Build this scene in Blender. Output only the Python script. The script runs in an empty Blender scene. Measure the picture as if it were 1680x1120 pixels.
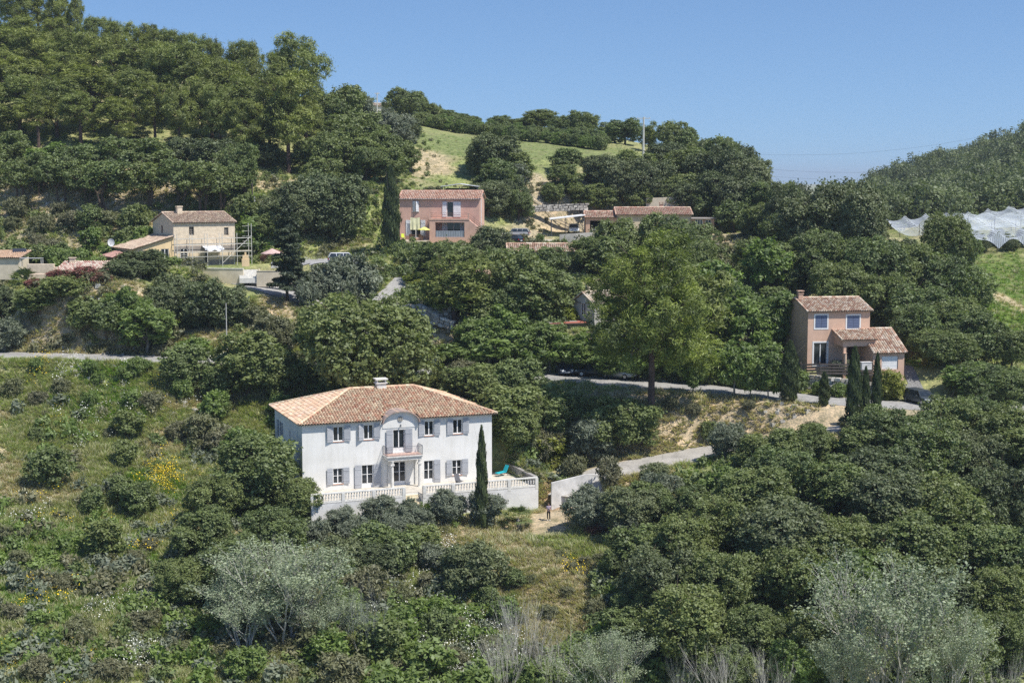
import bpy, math, random
import numpy as np
from math import radians, sin, cos, tan, pi, sqrt, atan2
from mathutils import Vector, Matrix
SC = bpy.context.scene
COL = SC.collection
# ------------------------------------------------------------------ camera, sky, sun
F = 2400.0                      # focal length in pixels of the 1680 px wide photograph
PITCH = math.atan(260.0 / F)
CH = 50.0                       # camera height over world zero
cam_d = bpy.data.cameras.new('camera'); cam = bpy.data.objects.new('camera', cam_d); COL.objects.link(cam)
cam_d.sensor_width = 36.0; cam_d.lens = 36.0 * F / 1680.0
cam.location = (0, 0, CH); cam.rotation_euler = (pi/2 - PITCH, 0, 0)
cam_d.clip_start = 1.0; cam_d.clip_end = 30000.0
SC.camera = cam
SUN_EL = radians(58); SUN_AZ = radians(-33)      # azimuth counted from +X, counter-clockwise
W = bpy.data.worlds.new('World'); SC.world = W; W.use_nodes = True
nt = W.node_tree; nt.nodes.clear()
wo = nt.nodes.new('ShaderNodeOutputWorld'); bg = nt.nodes.new('ShaderNodeBackground'); sk = nt.nodes.new('ShaderNodeTexSky')
sk.sky_type = 'NISHITA'; sk.sun_disc = False; sk.sun_elevation = SUN_EL; sk.sun_rotation = pi/2 - SUN_AZ
sk.altitude = 300; sk.air_density = 1.0; sk.dust_density = 0.35; sk.ozone_density = 2.2
bg.inputs['Strength'].default_value = 0.093
tcw = nt.nodes.new('ShaderNodeTexCoord'); va = nt.nodes.new('ShaderNodeVectorMath'); va.operation = 'ADD'; va.inputs[1].default_value = (0, 0, .085)
nt.links.new(tcw.outputs['Generated'], va.inputs[0]); vn = nt.nodes.new('ShaderNodeVectorMath'); vn.operation = 'NORMALIZE'; nt.links.new(va.outputs[0], vn.inputs[0]); nt.links.new(vn.outputs[0], sk.inputs[0])
sm = nt.nodes.new('ShaderNodeMix'); sm.data_type = 'RGBA'; sm.blend_type = 'MULTIPLY'; sm.inputs[0].default_value = 1.0; sm.inputs[7].default_value = (.88, 1.06, 1.27, 1)
nt.links.new(sk.outputs[0], sm.inputs[6]); nt.links.new(sm.outputs[2], bg.inputs[0]); nt.links.new(bg.outputs[0], wo.inputs[0])
sl = bpy.data.lights.new('sun', 'SUN'); sun = bpy.data.objects.new('sun', sl); COL.objects.link(sun)
sl.energy = 5.0; sl.angle = radians(0.53); sl.color = (1.0, 0.955, 0.88)
sdir = Vector((cos(SUN_EL)*cos(SUN_AZ), cos(SUN_EL)*sin(SUN_AZ), sin(SUN_EL)))
sun.rotation_euler = sdir.to_track_quat('Z', 'Y').to_euler(); sun.location = (60, -60, 160)
SC.view_settings.view_transform = 'Standard'; SC.view_settings.look = 'None'
SC.view_settings.exposure = 0.20; SC.view_settings.gamma = 1.0; SC.view_settings.use_curve_mapping = False
SC.cycles.use_denoising = False; SC.cycles.max_bounces = 6; SC.cycles.diffuse_bounces = 3; SC.cycles.glossy_bounces = 2
SC.cycles.transmission_bounces = 3; SC.cycles.transparent_max_bounces = 10; SC.cycles.volume_bounces = 0

# ------------------------------------------------------------------ helpers: projection
def P(px, py, Y):
    "world point seen at pixel px,py at depth Y"
    dx = (px - 840.0) / F; dv = (560.0 - py) / F
    dy = cos(PITCH) + dv * sin(PITCH); dz = -sin(PITCH) + dv * cos(PITCH)
    k = Y / dy
    return Vector((dx * k, Y, CH + dz * k))
def pix(p):
    d = Vector(p) - Vector((0, 0, CH))
    fz = d.y * cos(PITCH) - d.z * sin(PITCH); uz = d.y * sin(PITCH) + d.z * cos(PITCH)
    return 840 + F * d.x / fz, 560 - F * uz / fz
rnd = random.Random(7)
# ------------------------------------------------------------------ helpers: noise
def _hash(ix, iy, s):
    h = (ix.astype(np.int64) * 374761393 + iy.astype(np.int64) * 668265263 + s * 974711) & 0x7fffffff
    h = ((h ^ (h >> 13)) * 1274126177) & 0x7fffffff
    return ((h ^ (h >> 16)) & 0xffff) / 65535.0
def vnoise(x, y, s=0):
    ix = np.floor(x); iy = np.floor(y); fx = x - ix; fy = y - iy
    fx = fx*fx*(3-2*fx); fy = fy*fy*(3-2*fy)
    a = _hash(ix, iy, s); b = _hash(ix+1, iy, s); c = _hash(ix, iy+1, s); d = _hash(ix+1, iy+1, s)
    return (a*(1-fx)+b*fx)*(1-fy) + (c*(1-fx)+d*fx)*fy
def fbm(x, y, s=0, o=4):
    r = 0; a = 0.5
    for k in range(o):
        r = r + a * vnoise(x, y, s + k); x = x*2.03+7.1; y = y*2.03+3.7; a *= .5
    return r
# ------------------------------------------------------------------ terrain control points (pixel, pixel, depth)
CP = [(-60,1120,104),(0,1120,104),(0,950,122),(0,850,136),(0,700,156),(0,610,168),(0,560,177),(0,480,192),(0,420,202),(0,330,222),(0,280,232),(0,200,250),(0,76,300),
(-120,600,172),(-120,850,136),(-120,330,222),(-120,100,290),
(100,1110,106),(100,850,138),(100,700,157),(100,550,178),(100,340,218),(100,300,225),(120,110,290),
(200,1000,119),(200,850,139),(200,700,158),(200,555,178),(150,480,183),(280,500,184),(230,340,216),(230,260,236),(200,150,272),(300,164,265),
(330,436,191),(200,440,193),(400,436,192),(300,395,200),(380,370,205),(380,300,222),(400,230,248),
(300,1120,108),(300,900,132),(300,760,150),(300,650,163),(420,780,148),(380,690,163),(420,640,166),
(470,290,235),(480,215,256),(560,217,260),(600,270,245),(600,330,225),(560,400,208),(480,420,196),(540,428,196),(430,470,185),(480,500,181),(540,440,192),(450,530,179),(400,570,177),
(640,480,190),(600,520,184),(620,440,198),(640,400,212),
(680,300,240),(700,280,250),(700,210,300),(640,190,330),(618,183,420),(590,184,420),(650,184,420),(560,190,400),(618,196,370),(570,196,350),(720,174,420),(720,397,221),(655,392,223),(790,397,224),(720,320,233),
(850,300,247),(850,235,290),(1000,245,290),(980,300,252),(900,330,243),(980,382,236),(860,386,236),(1150,381,237),(1050,384,236),(900,400,228),(940,420,212),(800,420,212),
(900,215,330),(1000,225,330),(1100,250,310),(1150,290,275),(1250,330,300),(1300,345,240),(1200,340,245),(1330,372,240),(1400,385,240),(1300,378,300),(1400,405,300),(1250,362,380),(1150,325,380),(1050,290,380),(1460,400,262),(1200,390,230),(1200,450,210),(1180,500,190),
(830,450,200),(780,470,192),(720,500,184),(740,540,178),(900,540,176),(975,538,177),(1000,560,176),(900,590,173),(820,590,174),(1100,570,176),
(1400,430,200),(1320,430,200),(1550,440,200),(1650,425,228),(1540,380,262),(1640,380,262),(1780,425,228),(1640,560,188),(1640,480,208),(1760,560,188),(1400,600,166),(1330,601,166),(1470,606,163),(1440,560,178),(1560,620,162),(1240,608,167),(1260,560,175),
(1510,650,157.5),(1640,650,158),(1700,650,158),
(1100,660,159),(1250,690,154.5),(1400,700,152),(1000,650,161),(900,650,162),(800,650,163),(1100,745,150),(1250,740,147),(930,800,147),(1000,770,150),(1160,738,153),(900,740,151),(830,760,150),
(900,856,140.5),(884,850,143),(895,845,144),(925,838,144),(850,858,141),(850,880,137),(700,872,138),(560,862,139),(900,930,131),(900,1000,125),(900,1120,116),(600,1120,112),(600,980,124),(760,930,131),(1000,853,141),(1050,820,143),
(1200,850,134),(1300,900,130),(1300,1120,110),(1100,1000,122),(1640,1120,110),(1640,900,132),(1640,760,145),(1500,800,141),(1450,720,149),(1800,900,132),(1800,1120,110)]
ROADP = [(-140,578,173),(-60,580,172.5),(20,582,172),(150,585,172),(300,590,172),(450,597,172),(600,603,172),(720,608,171.5),(900,617,169.5),(1000,625,167.5),(1100,632,165.5),(1200,640,163.5),(1300,650,160.5),(1400,659,158.5),(1480,664,157),(1600,668,156),(1800,672,156)]
DRIVEP = [(938,815,146.2),(952,800,147.6),(985,778,149),(1050,762,151),(1110,750,152),(1170,738,153),(1260,722,152.5),(1340,705,152.5),(1400,690,153),(1440,676,154.5)]
DRIVE2P = [(928,775,153.5),(975,770,152.8),(1040,763,151.6)]
LANEP = [(385,461,188),(430,470,185.5),(480,485,182.5),(520,500,180.5),(560,520,179)]
LANE2P = [(665,455,197),(650,470,193),(635,486,189.5),(615,505,186),(595,530,181.5),(575,560,178),(570,590,174)]
LANE3P = [(800,388,229),(860,391,231),(910,394,231),(960,391,232),(1010,389,233)]
def YL(c):
    return (c[0], c[1], c[2]+8) if (c[0] < 615 and 375 <= c[1] <= 525 and c[2] < 212) else c
CP = [YL(c) for c in CP]; LANEP = [YL(c) for c in LANEP]
pts = []
for c in CP + ROADP + DRIVEP + LANEP + LANE2P + LANE3P:
    p = P(*c); pts.append((p.x, p.y, p.z))
# the far side: a wooded hill on the right, the valley and low hills on the horizon (world coordinates, z relative to camera)
for x, y, z in [(105,350,-6.5),(122,352,-6.5),(160,350,-3),(220,350,4),(300,360,14),(80,360,-10),(60,400,-24),(0,420,-2),(-130,400,32),(-220,380,45),(-220,300,28),(-160,200,-4),(-130,120,-34),(0,500,-25),
    (150,450,-1),(122,450,-9),(100,450,-24),(70,450,-28),(200,450,9),(300,450,22),(145,600,-5),(165,600,2),(190,600,10),(212,600,17),(260,620,29),(330,640,44),(122,600,-20),(95,600,-32),(60,600,-34),(-100,600,0),(-250,600,30),(450,650,55),(450,420,30),(300,300,4),(260,220,-12),(180,150,-24),(140,90,-36),(0,90,-41),(-100,90,-40),(0,60,-43),(-100,60,-42),(100,60,-43)]:
    pts.append((x, y, CH + z))
pts = np.array(pts)
S = 60.0
A2 = pts[:, :2] / S
def _U(r2):
    return 0.5 * r2 * np.log(r2 + 1e-9)
NPT = len(A2); n = NPT
K = _U(((A2[:, None] - A2[None]) ** 2).sum(-1)) + np.eye(n) * 0.004
Q = np.hstack([np.ones((n, 1)), A2])
M = np.zeros((n+3, n+3)); M[:n, :n] = K; M[:n, n:] = Q; M[n:, :n] = Q.T
sol = np.linalg.solve(M, np.concatenate([pts[:, 2], [0, 0, 0]]))
def tps(x, y):
    X = np.stack([x, y], -1).reshape(-1, 2) / S
    out = np.empty(len(X))
    for i in range(0, len(X), 20000):
        q = X[i:i+20000]
        r2 = ((q[:, None] - A2[None]) ** 2).sum(-1)
        out[i:i+20000] = _U(r2) @ sol[:NPT] + sol[NPT] + q @ sol[NPT+1:]
    return out.reshape(np.shape(x))
def sstep(a, b, x):
    t = np.clip((x - a) / (b - a), 0, 1); return t*t*(3-2*t)
# --- paths: polylines resampled, terrain is levelled across them
def resample(pl, step=1.0):
    out = []
    P4 = [pl[0]] + pl + [pl[-1]]
    for i in range(1, len(P4) - 2):
        a, b, c, d = P4[i-1:i+3]
        k = max(2, int((c - b).length / step))
        for j in range(k):
            t = j / k
            out.append(0.5 * ((2*b) + (c-a)*t + (2*a-5*b+4*c-d)*t*t + (3*b-3*c+d-a)*t*t*t))
    out.append(pl[-1].copy())
    return out
PATHS = {}
for nm, pl, wd in [('road', ROADP, 2.9), ('driveway', DRIVEP, 2.7), ('apron', DRIVE2P, 2.0), ('lane', LANEP, 2.3), ('track', LANE2P, 1.5), ('upper_road', LANE3P, 2.3)]:
    PATHS[nm] = (resample([P(*q) for q in pl]), wd)
# --- level pads under buildings: (px, py, Y, radius) at the level of that point
PADS = [(330,436,198.5,8),(360,436,200,8),(720,397,221,8),(980,382,236,8),(1050,383,238,8),(1130,382,238,7),(1390,601,167,8),(1455,606,165,5),(540,428,204,5.5),(430,470,193,4),(150,460,184.5,6),(965,538,178,5),(1515,645,158.5,4)]
def shape_ground(x, y, z):
    for px_, py_, Y_, r in PADS:
        p = P(px_, py_, Y_); d = np.hypot(x-p.x, y-p.y); w = 1 - sstep(r, r+5, d)
        z = z*(1-w) + p.z*w
    for (path, wd) in [PATHS[k] for k in ('apron', 'driveway', 'track', 'lane', 'upper_road', 'road')]:
        pa = np.array([(q.x, q.y, q.z) for q in path])
        m = (x > pa[:, 0].min()-8) & (x < pa[:, 0].max()+8) & (y > pa[:, 1].min()-8) & (y < pa[:, 1].max()+8)
        if not m.any(): continue
        xx = x[m]; yy = y[m]; best = np.full(len(xx), 1e9); zz = np.zeros(len(xx))
        for i in range(len(pa)-1):
            a = pa[i]; b = pa[i+1]; d = b - a; L2 = d[0]**2+d[1]**2+1e-9
            t = np.clip(((xx-a[0])*d[0]+(yy-a[1])*d[1])/L2, 0, 1)
            ds = (xx-a[0]-t*d[0])**2+(yy-a[1]-t*d[1])**2
            k = ds < best; best[k] = ds[k]; zz[k] = a[2]+t[k]*d[2]
        dd = np.sqrt(best); w = 1 - sstep(wd+0.5, wd+(2.4 if wd == 2.7 else 4.0), dd)
        z[m] = z[m]*(1-w) + (zz - 0.09)*w
    return z
def ground(x, y):
    x = np.asarray(x, float); y = np.asarray(y, float)
    z = tps(x, y)
    near = 1 - sstep(420, 640, y)
    far = sstep(615, 760, y)
    z = z*(1-far) + (CH - 30)*far
    hz = sstep(2500, 7000, y)
    z = z + hz * (10 + 26*fbm(x/900.0, y/1400.0, 11))
    z = z + (fbm(x/6.0, y/6.0, 3) - .47) * 1.1 + (fbm(x/1.7, y/1.7, 5) - .47)*.35*near
    # rock-strewn steps on the hillsides
    return shape_ground(x, y, z)
# villa pad and slope are defined by its own platform
VA = radians(21); VO = P(497, 808, 143)
GX0, GX1, GY0, GY1 = -230, 290, 60, 460
gx = np.arange(GX0, GX1+1, 1.0); gy = np.arange(GY0, GY1+1, 1.0)
GXX, GYY = np.meshgrid(gx, gy)
GZ = ground(GXX, GYY)
def villa_level(x, y, z):
    lx = (x-VO.x)*cos(VA)+(y-VO.y)*sin(VA); ly = -(x-VO.x)*sin(VA)+(y-VO.y)*cos(VA)
    # lower ground before the right half of the terrace
    dx = np.maximum(np.maximum(14-lx, lx-24.5), 0); dy = np.maximum(np.maximum(-8.5-ly, ly+4.6), 0)
    w = 1 - sstep(0.0, 3.0, np.hypot(dx, dy)); z = z*(1-w) + np.minimum(z, VO.z-2.55)*w
    dx = np.maximum(np.maximum(0.5-lx, lx-19.8), 0); dy = np.maximum(np.maximum(-3.2-ly, ly-12.5), 0)
    w = 1 - sstep(0.0, 2.6, np.hypot(dx, dy)); z = z*(1-w) + (VO.z-.35)*w
    dx = np.maximum(np.maximum(18-lx, lx-22.8), 0); dy = np.maximum(np.maximum(-4.2-ly, ly-3.4), 0)
    w = 1 - sstep(0.0, 1.2, np.hypot(dx, dy)); return z*(1-w) + np.minimum(z, VO.z-.35)*w
GZ = villa_level(GXX, GYY, GZ)
def H(x, y):
    "ground height, bilinear in the 1 m grid"
    x = np.asarray(x, float); y = np.asarray(y, float)
    fx = np.clip(x-GX0, 0, len(gx)-1.001); fy = np.clip(y-GY0, 0, len(gy)-1.001)
    ix = fx.astype(int); iy = fy.astype(int); fx = fx-ix; fy = fy-iy
    return (GZ[iy, ix]*(1-fx)+GZ[iy, ix+1]*fx)*(1-fy)+(GZ[iy+1, ix]*(1-fx)+GZ[iy+1, ix+1]*fx)*fy
def Hf(x, y): return float(H(x, y))
def cast(px, py, y0=70, y1=458):
    "arrays of pixels -> ground points"
    px = np.asarray(px, float); py = np.asarray(py, float)
    dx = (px-840)/F; dv = (560-py)/F
    dy = cos(PITCH)+dv*sin(PITCH); dz = (-sin(PITCH)+dv*cos(PITCH))/dy; dx = dx/dy
    Y = np.full(px.shape, float(y0)); hit = np.zeros(px.shape, bool)
    for k in range(int((y1-y0)/1.0)):
        z = CH + dz*Y; g = H(dx*Y, Y)
        hit |= (z <= g)
        Y = np.where(hit, Y, Y+1.0)
    lo = Y-1.0; hi = Y.copy()
    for k in range(7):
        m = (lo+hi)/2; below = (CH+dz*m) <= H(dx*m, m); hi = np.where(below, m, hi); lo = np.where(below, lo, m)
    Y = np.where(hit, hi, Y)
    return dx*Y, Y, hit
def G(px, py):
    x, y, h = cast(np.array([px]), np.array([py])); return Vector((float(x[0]), float(y[0]), Hf(x[0], y[0])))
def path_dist(x, y, nm):
    pa, wd = PATHS[nm]; pa = np.array([(q.x, q.y) for q in pa])
    b = np.full(np.shape(x), 1e9)
    for i in range(0, len(pa), 2): b = np.minimum(b, np.hypot(x-pa[i, 0], y-pa[i, 1]))
    return b - wd
# ------------------------------------------------------------------ materials
MATS = {}
def new_mat(name):
    m = bpy.data.materials.new(name); m.use_nodes = True; nt = m.node_tree; nt.nodes.clear()
    o = nt.nodes.new('ShaderNodeOutputMaterial'); return m, nt, o
def N(nt, t, **kw):
    n = nt.nodes.new('ShaderNode' + t)
    for k, v in kw.items():
        if k in n.inputs: n.inputs[k].default_value = v
        else: setattr(n, k, v)
    return n
def mixc(nt, fac, a, b, bt='MIX'):
    n = nt.nodes.new('ShaderNodeMix'); n.data_type = 'RGBA'; n.blend_type = bt
    for s, v in ((0, fac), (6, a), (7, b)):
        if isinstance(v, (int, float)): n.inputs[s].default_value = v
        elif isinstance(v, tuple): n.inputs[s].default_value = (*v, 1) if len(v) == 3 else v
        else: nt.links.new(v, n.inputs[s])
    return n.outputs[2]
def ramp(nt, fac, stops):
    r = nt.nodes.new('ShaderNodeValToRGB'); cr = r.color_ramp
    while len(cr.elements) < len(stops): cr.elements.new(0.5)
    for e, (p, c) in zip(cr.elements, stops):
        e.position = p; e.color = (*c, 1) if len(c) == 3 else c
    nt.links.new(fac, r.inputs[0]); return r.outputs[0]
def simple(name, col, rough=.85, var=.12, scale=1.2, metal=0, spec=.3, bump=0, bscale=20, col2=None):
    "procedural surface: colour broken up by two noises, optional bump"
    if name in MATS: return MATS[name]
    m, nt, o = new_mat(name)
    b = N(nt, 'BsdfPrincipled', Roughness=rough, Metallic=metal); b.inputs['Specular IOR Level'].default_value = spec
    tc = N(nt, 'TexCoord'); n1 = N(nt, 'TexNoise', Scale=scale, Detail=6.0, Roughness=.65); nt.links.new(tc.outputs['Object'], n1.inputs[0])
    c2 = col2 or tuple(max(0, c*(1-2.2*var)) for c in col)
    c1 = tuple(min(1, c*(1+var*.6)) for c in col)
    nt.links.new(ramp(nt, n1.outputs[0], [(.3, c2), (.62, c1)]), b.inputs['Base Color'])
    if bump:
        n2 = N(nt, 'TexNoise', Scale=bscale, Detail=4.0); nt.links.new(tc.outputs['Object'], n2.inputs[0])
        bp = N(nt, 'Bump', Strength=bump, Distance=.03); nt.links.new(n2.outputs[0], bp.inputs['Height']); nt.links.new(bp.outputs[0], b.inputs['Normal'])
    nt.links.new(b.outputs[0], o.inputs[0]); MATS[name] = m; return m
def attr_mat(name, rough=.8, attr='tint', var=.25, scale=3, gain=1.0, spec=.25):
    "surface whose colour is stored piece by piece (tiles, stones)"
    if name in MATS: return MATS[name]
    m, nt, o = new_mat(name)
    b = N(nt, 'BsdfPrincipled', Roughness=rough); b.inputs['Specular IOR Level'].default_value = spec
    a = N(nt, 'Attribute', attribute_name=attr)
    tc = N(nt, 'TexCoord'); n1 = N(nt, 'TexNoise', Scale=float(scale), Detail=5.0); nt.links.new(tc.outputs['Object'], n1.inputs[0])
    f = ramp(nt, n1.outputs[0], [(.3, (1-var,)*3), (.65, (1+var*.3,)*3)])
    nt.links.new(mixc(nt, 1.0, a.outputs['Color'], f, 'MULTIPLY'), b.inputs['Base Color'])
    nt.links.new(b.outputs[0], o.inputs[0]); MATS[name] = m; return m
def leaf_mat(name, dark, light, trans=.35, alt=None, rough=.6, gloss=.05):
    "leaf: diffuse + light through the blade, tone varies clump by clump and tree by tree"
    if name in MATS: return MATS[name]
    m, nt, o = new_mat(name)
    a = N(nt, 'Attribute', attribute_name='tint'); oi = N(nt, 'ObjectInfo')
    c = mixc(nt, a.outputs['Fac'], dark, light)
    if alt:
        r = ramp(nt, oi.outputs['Random'], [(.2, (0, 0, 0)), (.9, (1, 1, 1))]); bw = N(nt, 'Math', operation='MULTIPLY'); bw.inputs[1].default_value = .75
        nt.links.new(r, bw.inputs[0]); c = mixc(nt, bw.outputs[0], c, mixc(nt, a.outputs['Fac'], tuple(q*.8 for q in alt), alt))
    d = N(nt, 'BsdfDiffuse', Roughness=.5); t = N(nt, 'BsdfTranslucent'); g = N(nt, 'BsdfGlossy', Roughness=rough)
    nt.links.new(c, d.inputs[0])
    tcol = mixc(nt, 1.0, c, (1.1, 1.25, .55), 'MULTIPLY'); nt.links.new(tcol, t.inputs[0])
    mx = N(nt, 'MixShader', Fac=trans); nt.links.new(d.outputs[0], mx.inputs[1]); nt.links.new(t.outputs[0], mx.inputs[2])
    m2 = N(nt, 'MixShader', Fac=gloss); nt.links.new(mx.outputs[0], m2.inputs[1]); nt.links.new(g.outputs[0], m2.inputs[2])
    g.inputs[0].default_value = (.8, .85, .8, 1)
    nt.links.new(m2.outputs[0], o.inputs[0]); MATS[name] = m; return m
def glass(name='window_glass', col=(.02, .025, .03)):
    if name in MATS: return MATS[name]
    m, nt, o = new_mat(name); b = N(nt, 'BsdfPrincipled', Roughness=.08); b.inputs['Specular IOR Level'].default_value = .6
    tc = N(nt, 'TexCoord'); n1 = N(nt, 'TexNoise', Scale=1.3); nt.links.new(tc.outputs['Object'], n1.inputs[0])
    nt.links.new(ramp(nt, n1.outputs[0], [(.35, tuple(c*.5 for c in col)), (.7, tuple(c*1.7 for c in col))]), b.inputs['Base Color'])
    nt.links.new(b.outputs[0], o.inputs[0]); MATS[name] = m; return m
# ------------------------------------------------------------------ mesh helpers
def tag(o, label=None, cat=None, group=None, kind=None):
    if label: o['label'] = label
    if cat: o['category'] = cat
    if group: o['group'] = group
    if kind: o['kind'] = kind
    return o
def empty(name, loc, rz=0, label=None, cat=None, group=None):
    o = bpy.data.objects.new(name, None); COL.objects.link(o); o.location = loc; o.rotation_euler = (0, 0, rz)
    o.empty_display_size = .5
    return tag(o, label, cat, group)
class MB:
    def __init__(s): s.v = []; s.f = []; s.t = []; s.cur = None
    def pt(s, p): s.v.append(tuple(p)); return len(s.v)-1
    def face(s, ps):
        i = len(s.v); s.v += [tuple(p) for p in ps]; s.f.append(tuple(range(i, i+len(ps)))); s.t.append(s.cur)
    def box(s, a, b, fn=None):
        (x0, y0, z0), (x1, y1, z1) = a, b
        c = [(x0,y0,z0),(x1,y0,z0),(x1,y1,z0),(x0,y1,z0),(x0,y0,z1),(x1,y0,z1),(x1,y1,z1),(x0,y1,z1)]
        if fn: c = [fn(*q) for q in c]
        s.hexa(c)
    def hexa(s, c):
        i = len(s.v); s.v += [tuple(q) for q in c]
        for f in ((0,3,2,1),(4,5,6,7),(0,1,5,4),(1,2,6,5),(2,3,7,6),(3,0,4,7)): s.f.append(tuple(i+k for k in f)); s.t.append(s.cur)
    def tube(s, p, q, r0, r1=None, n=6, cap=True):
        r1 = r0 if r1 is None else r1; p = Vector(p); q = Vector(q); d = (q-p)
        if d.length < 1e-6: return
        d.normalize(); a = d.orthogonal().normalized(); b = d.cross(a); i = len(s.v)
        for c, r in ((p, r0), (q, r1)):
            for k in range(n):
                t = 2*pi*k/n; s.v.append(tuple(c + a*cos(t)*r + b*sin(t)*r))
        for k in range(n): s.f.append((i+k, i+(k+1)%n, i+n+(k+1)%n, i+n+k)); s.t.append(s.cur)
        if cap: s.f.append(tuple(range(i, i+n))[::-1]); s.t.append(s.cur); s.f.append(tuple(range(i+n, i+2*n))); s.t.append(s.cur)
    def lathe(s, c, prof, n=10):
        "prof: (radius, height)"
        c = Vector(c); i = len(s.v)
        for r, h in prof:
            for k in range(n): t = 2*pi*k/n; s.v.append((c.x+r*cos(t), c.y+r*sin(t), c.z+h))
        for j in range(len(prof)-1):
            for k in range(n): s.f.append((i+j*n+k, i+j*n+(k+1)%n, i+(j+1)*n+(k+1)%n, i+(j+1)*n+k)); s.t.append(s.cur)
        s.f.append(tuple(i+k for k in range(n))[::-1]); s.t.append(s.cur)
        s.f.append(tuple(i+(len(prof)-1)*n+k for k in range(n))); s.t.append(s.cur)
    def build(s, name, mat, parent=None, smooth=False, bevel=0, fix=True):
        me = bpy.data.meshes.new(name); me.from_pydata(s.v, [], s.f)
        if any(t is not None for t in s.t):
            at = me.color_attributes.new('tint', 'FLOAT_COLOR', 'CORNER'); arr = []
            for f, t in zip(s.f, s.t): arr += list((*(t or (.5, .5, .5)), 1.0)) * len(f)
            at.data.foreach_set('color', arr)
        me.materials.append(mat)
        if smooth: me.polygons.foreach_set('use_smooth', [True]*len(me.polygons))
        me.update(); o = bpy.data.objects.new(name, me); COL.objects.link(o)
        if parent: o.parent = parent
        if bevel:
            md = o.modifiers.new('bevel', 'BEVEL'); md.width = bevel; md.segments = 2; md.limit_method = 'ANGLE'
        return o
def np_mesh(name, verts, nper, tint=None, mat=None, tris=False, smooth=False):
    "mesh of separate faces with nper vertices each"
    me = bpy.data.meshes.new(name); nv = len(verts); nf = nv//nper
    me.vertices.add(nv); me.vertices.foreach_set('co', verts.astype(np.float32).ravel())
    me.loops.add(nv); me.loops.foreach_set('vertex_index', np.arange(nv, dtype=np.int32))
    me.polygons.add(nf); me.polygons.foreach_set('loop_start', np.arange(0, nv, nper, dtype=np.int32)); me.polygons.foreach_set('loop_total', np.full(nf, nper, dtype=np.int32))
    if tint is not None:
        if tint.ndim == 1:
            a = me.attributes.new('tint', 'FLOAT', 'FACE'); a.data.foreach_set('value', tint.astype(np.float32))
        else:
            a = me.attributes.new('tint', 'FLOAT_COLOR', 'FACE'); a.data.foreach_set('color', np.hstack([tint, np.ones((nf, 1))]).astype(np.float32).ravel())
    me.update(); me.validate()
    if mat: me.materials.append(mat)
    return me
# ------------------------------------------------------------------ ground sheet
# own-colour zones of the ground: (px, py, radius in m, kind)  kinds: dry straw, lush grass, orange soil, bare pale soil, scrub
ZONES = [(905,850,3.2,'dry'),(890,870,4,'dry'),(930,880,4,'dry'),(1030,700,7,'dry'),(1090,720,6,'dry'),(100,660,5,'dry'),(330,640,5,'dry'),(170,760,6,'dry'),(60,790,6,'dry'),(300,760,5,'dry'),(60,870,6,'green'),(220,760,6,'green'),(180,640,7,'green'),(330,860,5,'dry'),(860,930,6,'dry'),(800,880,7,'dry'),(120,560,8,'dry'),(180,290,14,'dry'),(60,380,10,'green'),(300,380,8,'green'),(1150,690,9,'dry'),(1060,670,6,'dry'),(1250,685,9,'dry'),(1200,720,7,'dry'),(1350,675,7,'dry'),(1330,700,7,'dry'),(960,850,6,'dry'),(850,890,8,'dry'),(940,905,6,'green'),(900,850,5,'dry'),(780,880,5,'dry'),(900,960,7,'dry'),(900,1030,6,'dry'),(940,830,4,'bare'),(905,822,3,'soil2'),
(20,690,6,'dry'),(40,730,5,'dry'),(270,730,5,'dry'),(210,850,6,'dry'),(250,880,6,'dry'),(285,660,3,'bare'),(60,640,7,'scrub'),(130,700,8,'green'),(150,900,9,'lush'),(60,930,9,'lush'),(110,960,8,'lush'),(300,790,8,'green'),(240,820,6,'green'),(140,590,10,'green'),
(200,560,8,'bare'),(60,566,8,'bare'),(130,566,8,'bare'),(290,562,7,'bare'),(450,520,5,'dry'),(470,500,4,'dry'),(430,545,5,'dry'),(720,575,4,'dry'),(715,560,4,'dry'),(740,535,4,'dry'),(560,395,6,'dry'),(580,385,5,'dry'),(590,340,8,'green'),(600,360,8,'green'),
(605,282,5,'soil'),(620,290,5,'soil'),(670,292,6,'dry'),(780,285,6,'dry'),(740,260,25,'lush2'),(880,240,25,'lush2'),(700,240,20,'lush2'),(760,285,8,'green'),(680,265,8,'dry'),
(900,330,8,'bare'),(950,325,8,'bare'),(1080,325,8,'bare'),(880,390,6,'bare'),(900,375,5,'dry'),(1250,400,9,'lush2'),(1230,430,8,'green'),(1200,400,7,'dry'),(1650,460,16,'lush'),(1650,520,14,'lush'),(1700,500,20,'lush'),(1650,490,5,'dry'),(1640,560,10,'lush'),
(150,330,14,'bare'),(230,320,10,'bare'),(60,320,14,'bare'),(300,330,10,'dry'),(420,300,10,'dry'),(100,290,12,'dry'),(430,370,12,'green'),(400,350,8,'lush2'),(350,441,5,'lush2'),(1450,680,4,'bare'),(1100,610,5,'bare'),(980,602,6,'dry'),(1160,740,3,'bare'),(1050,810,5,'dry')]
KC = {'dry': (.47,.385,.28), 'green': (.28,.32,.13), 'lush': (.12,.175,.045), 'lush2': (.185,.225,.095), 'soil': (.46,.21,.09), 'soil2': (.34,.22,.14), 'bare': (.44,.37,.28), 'scrub': (.24,.22,.13)}
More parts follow.
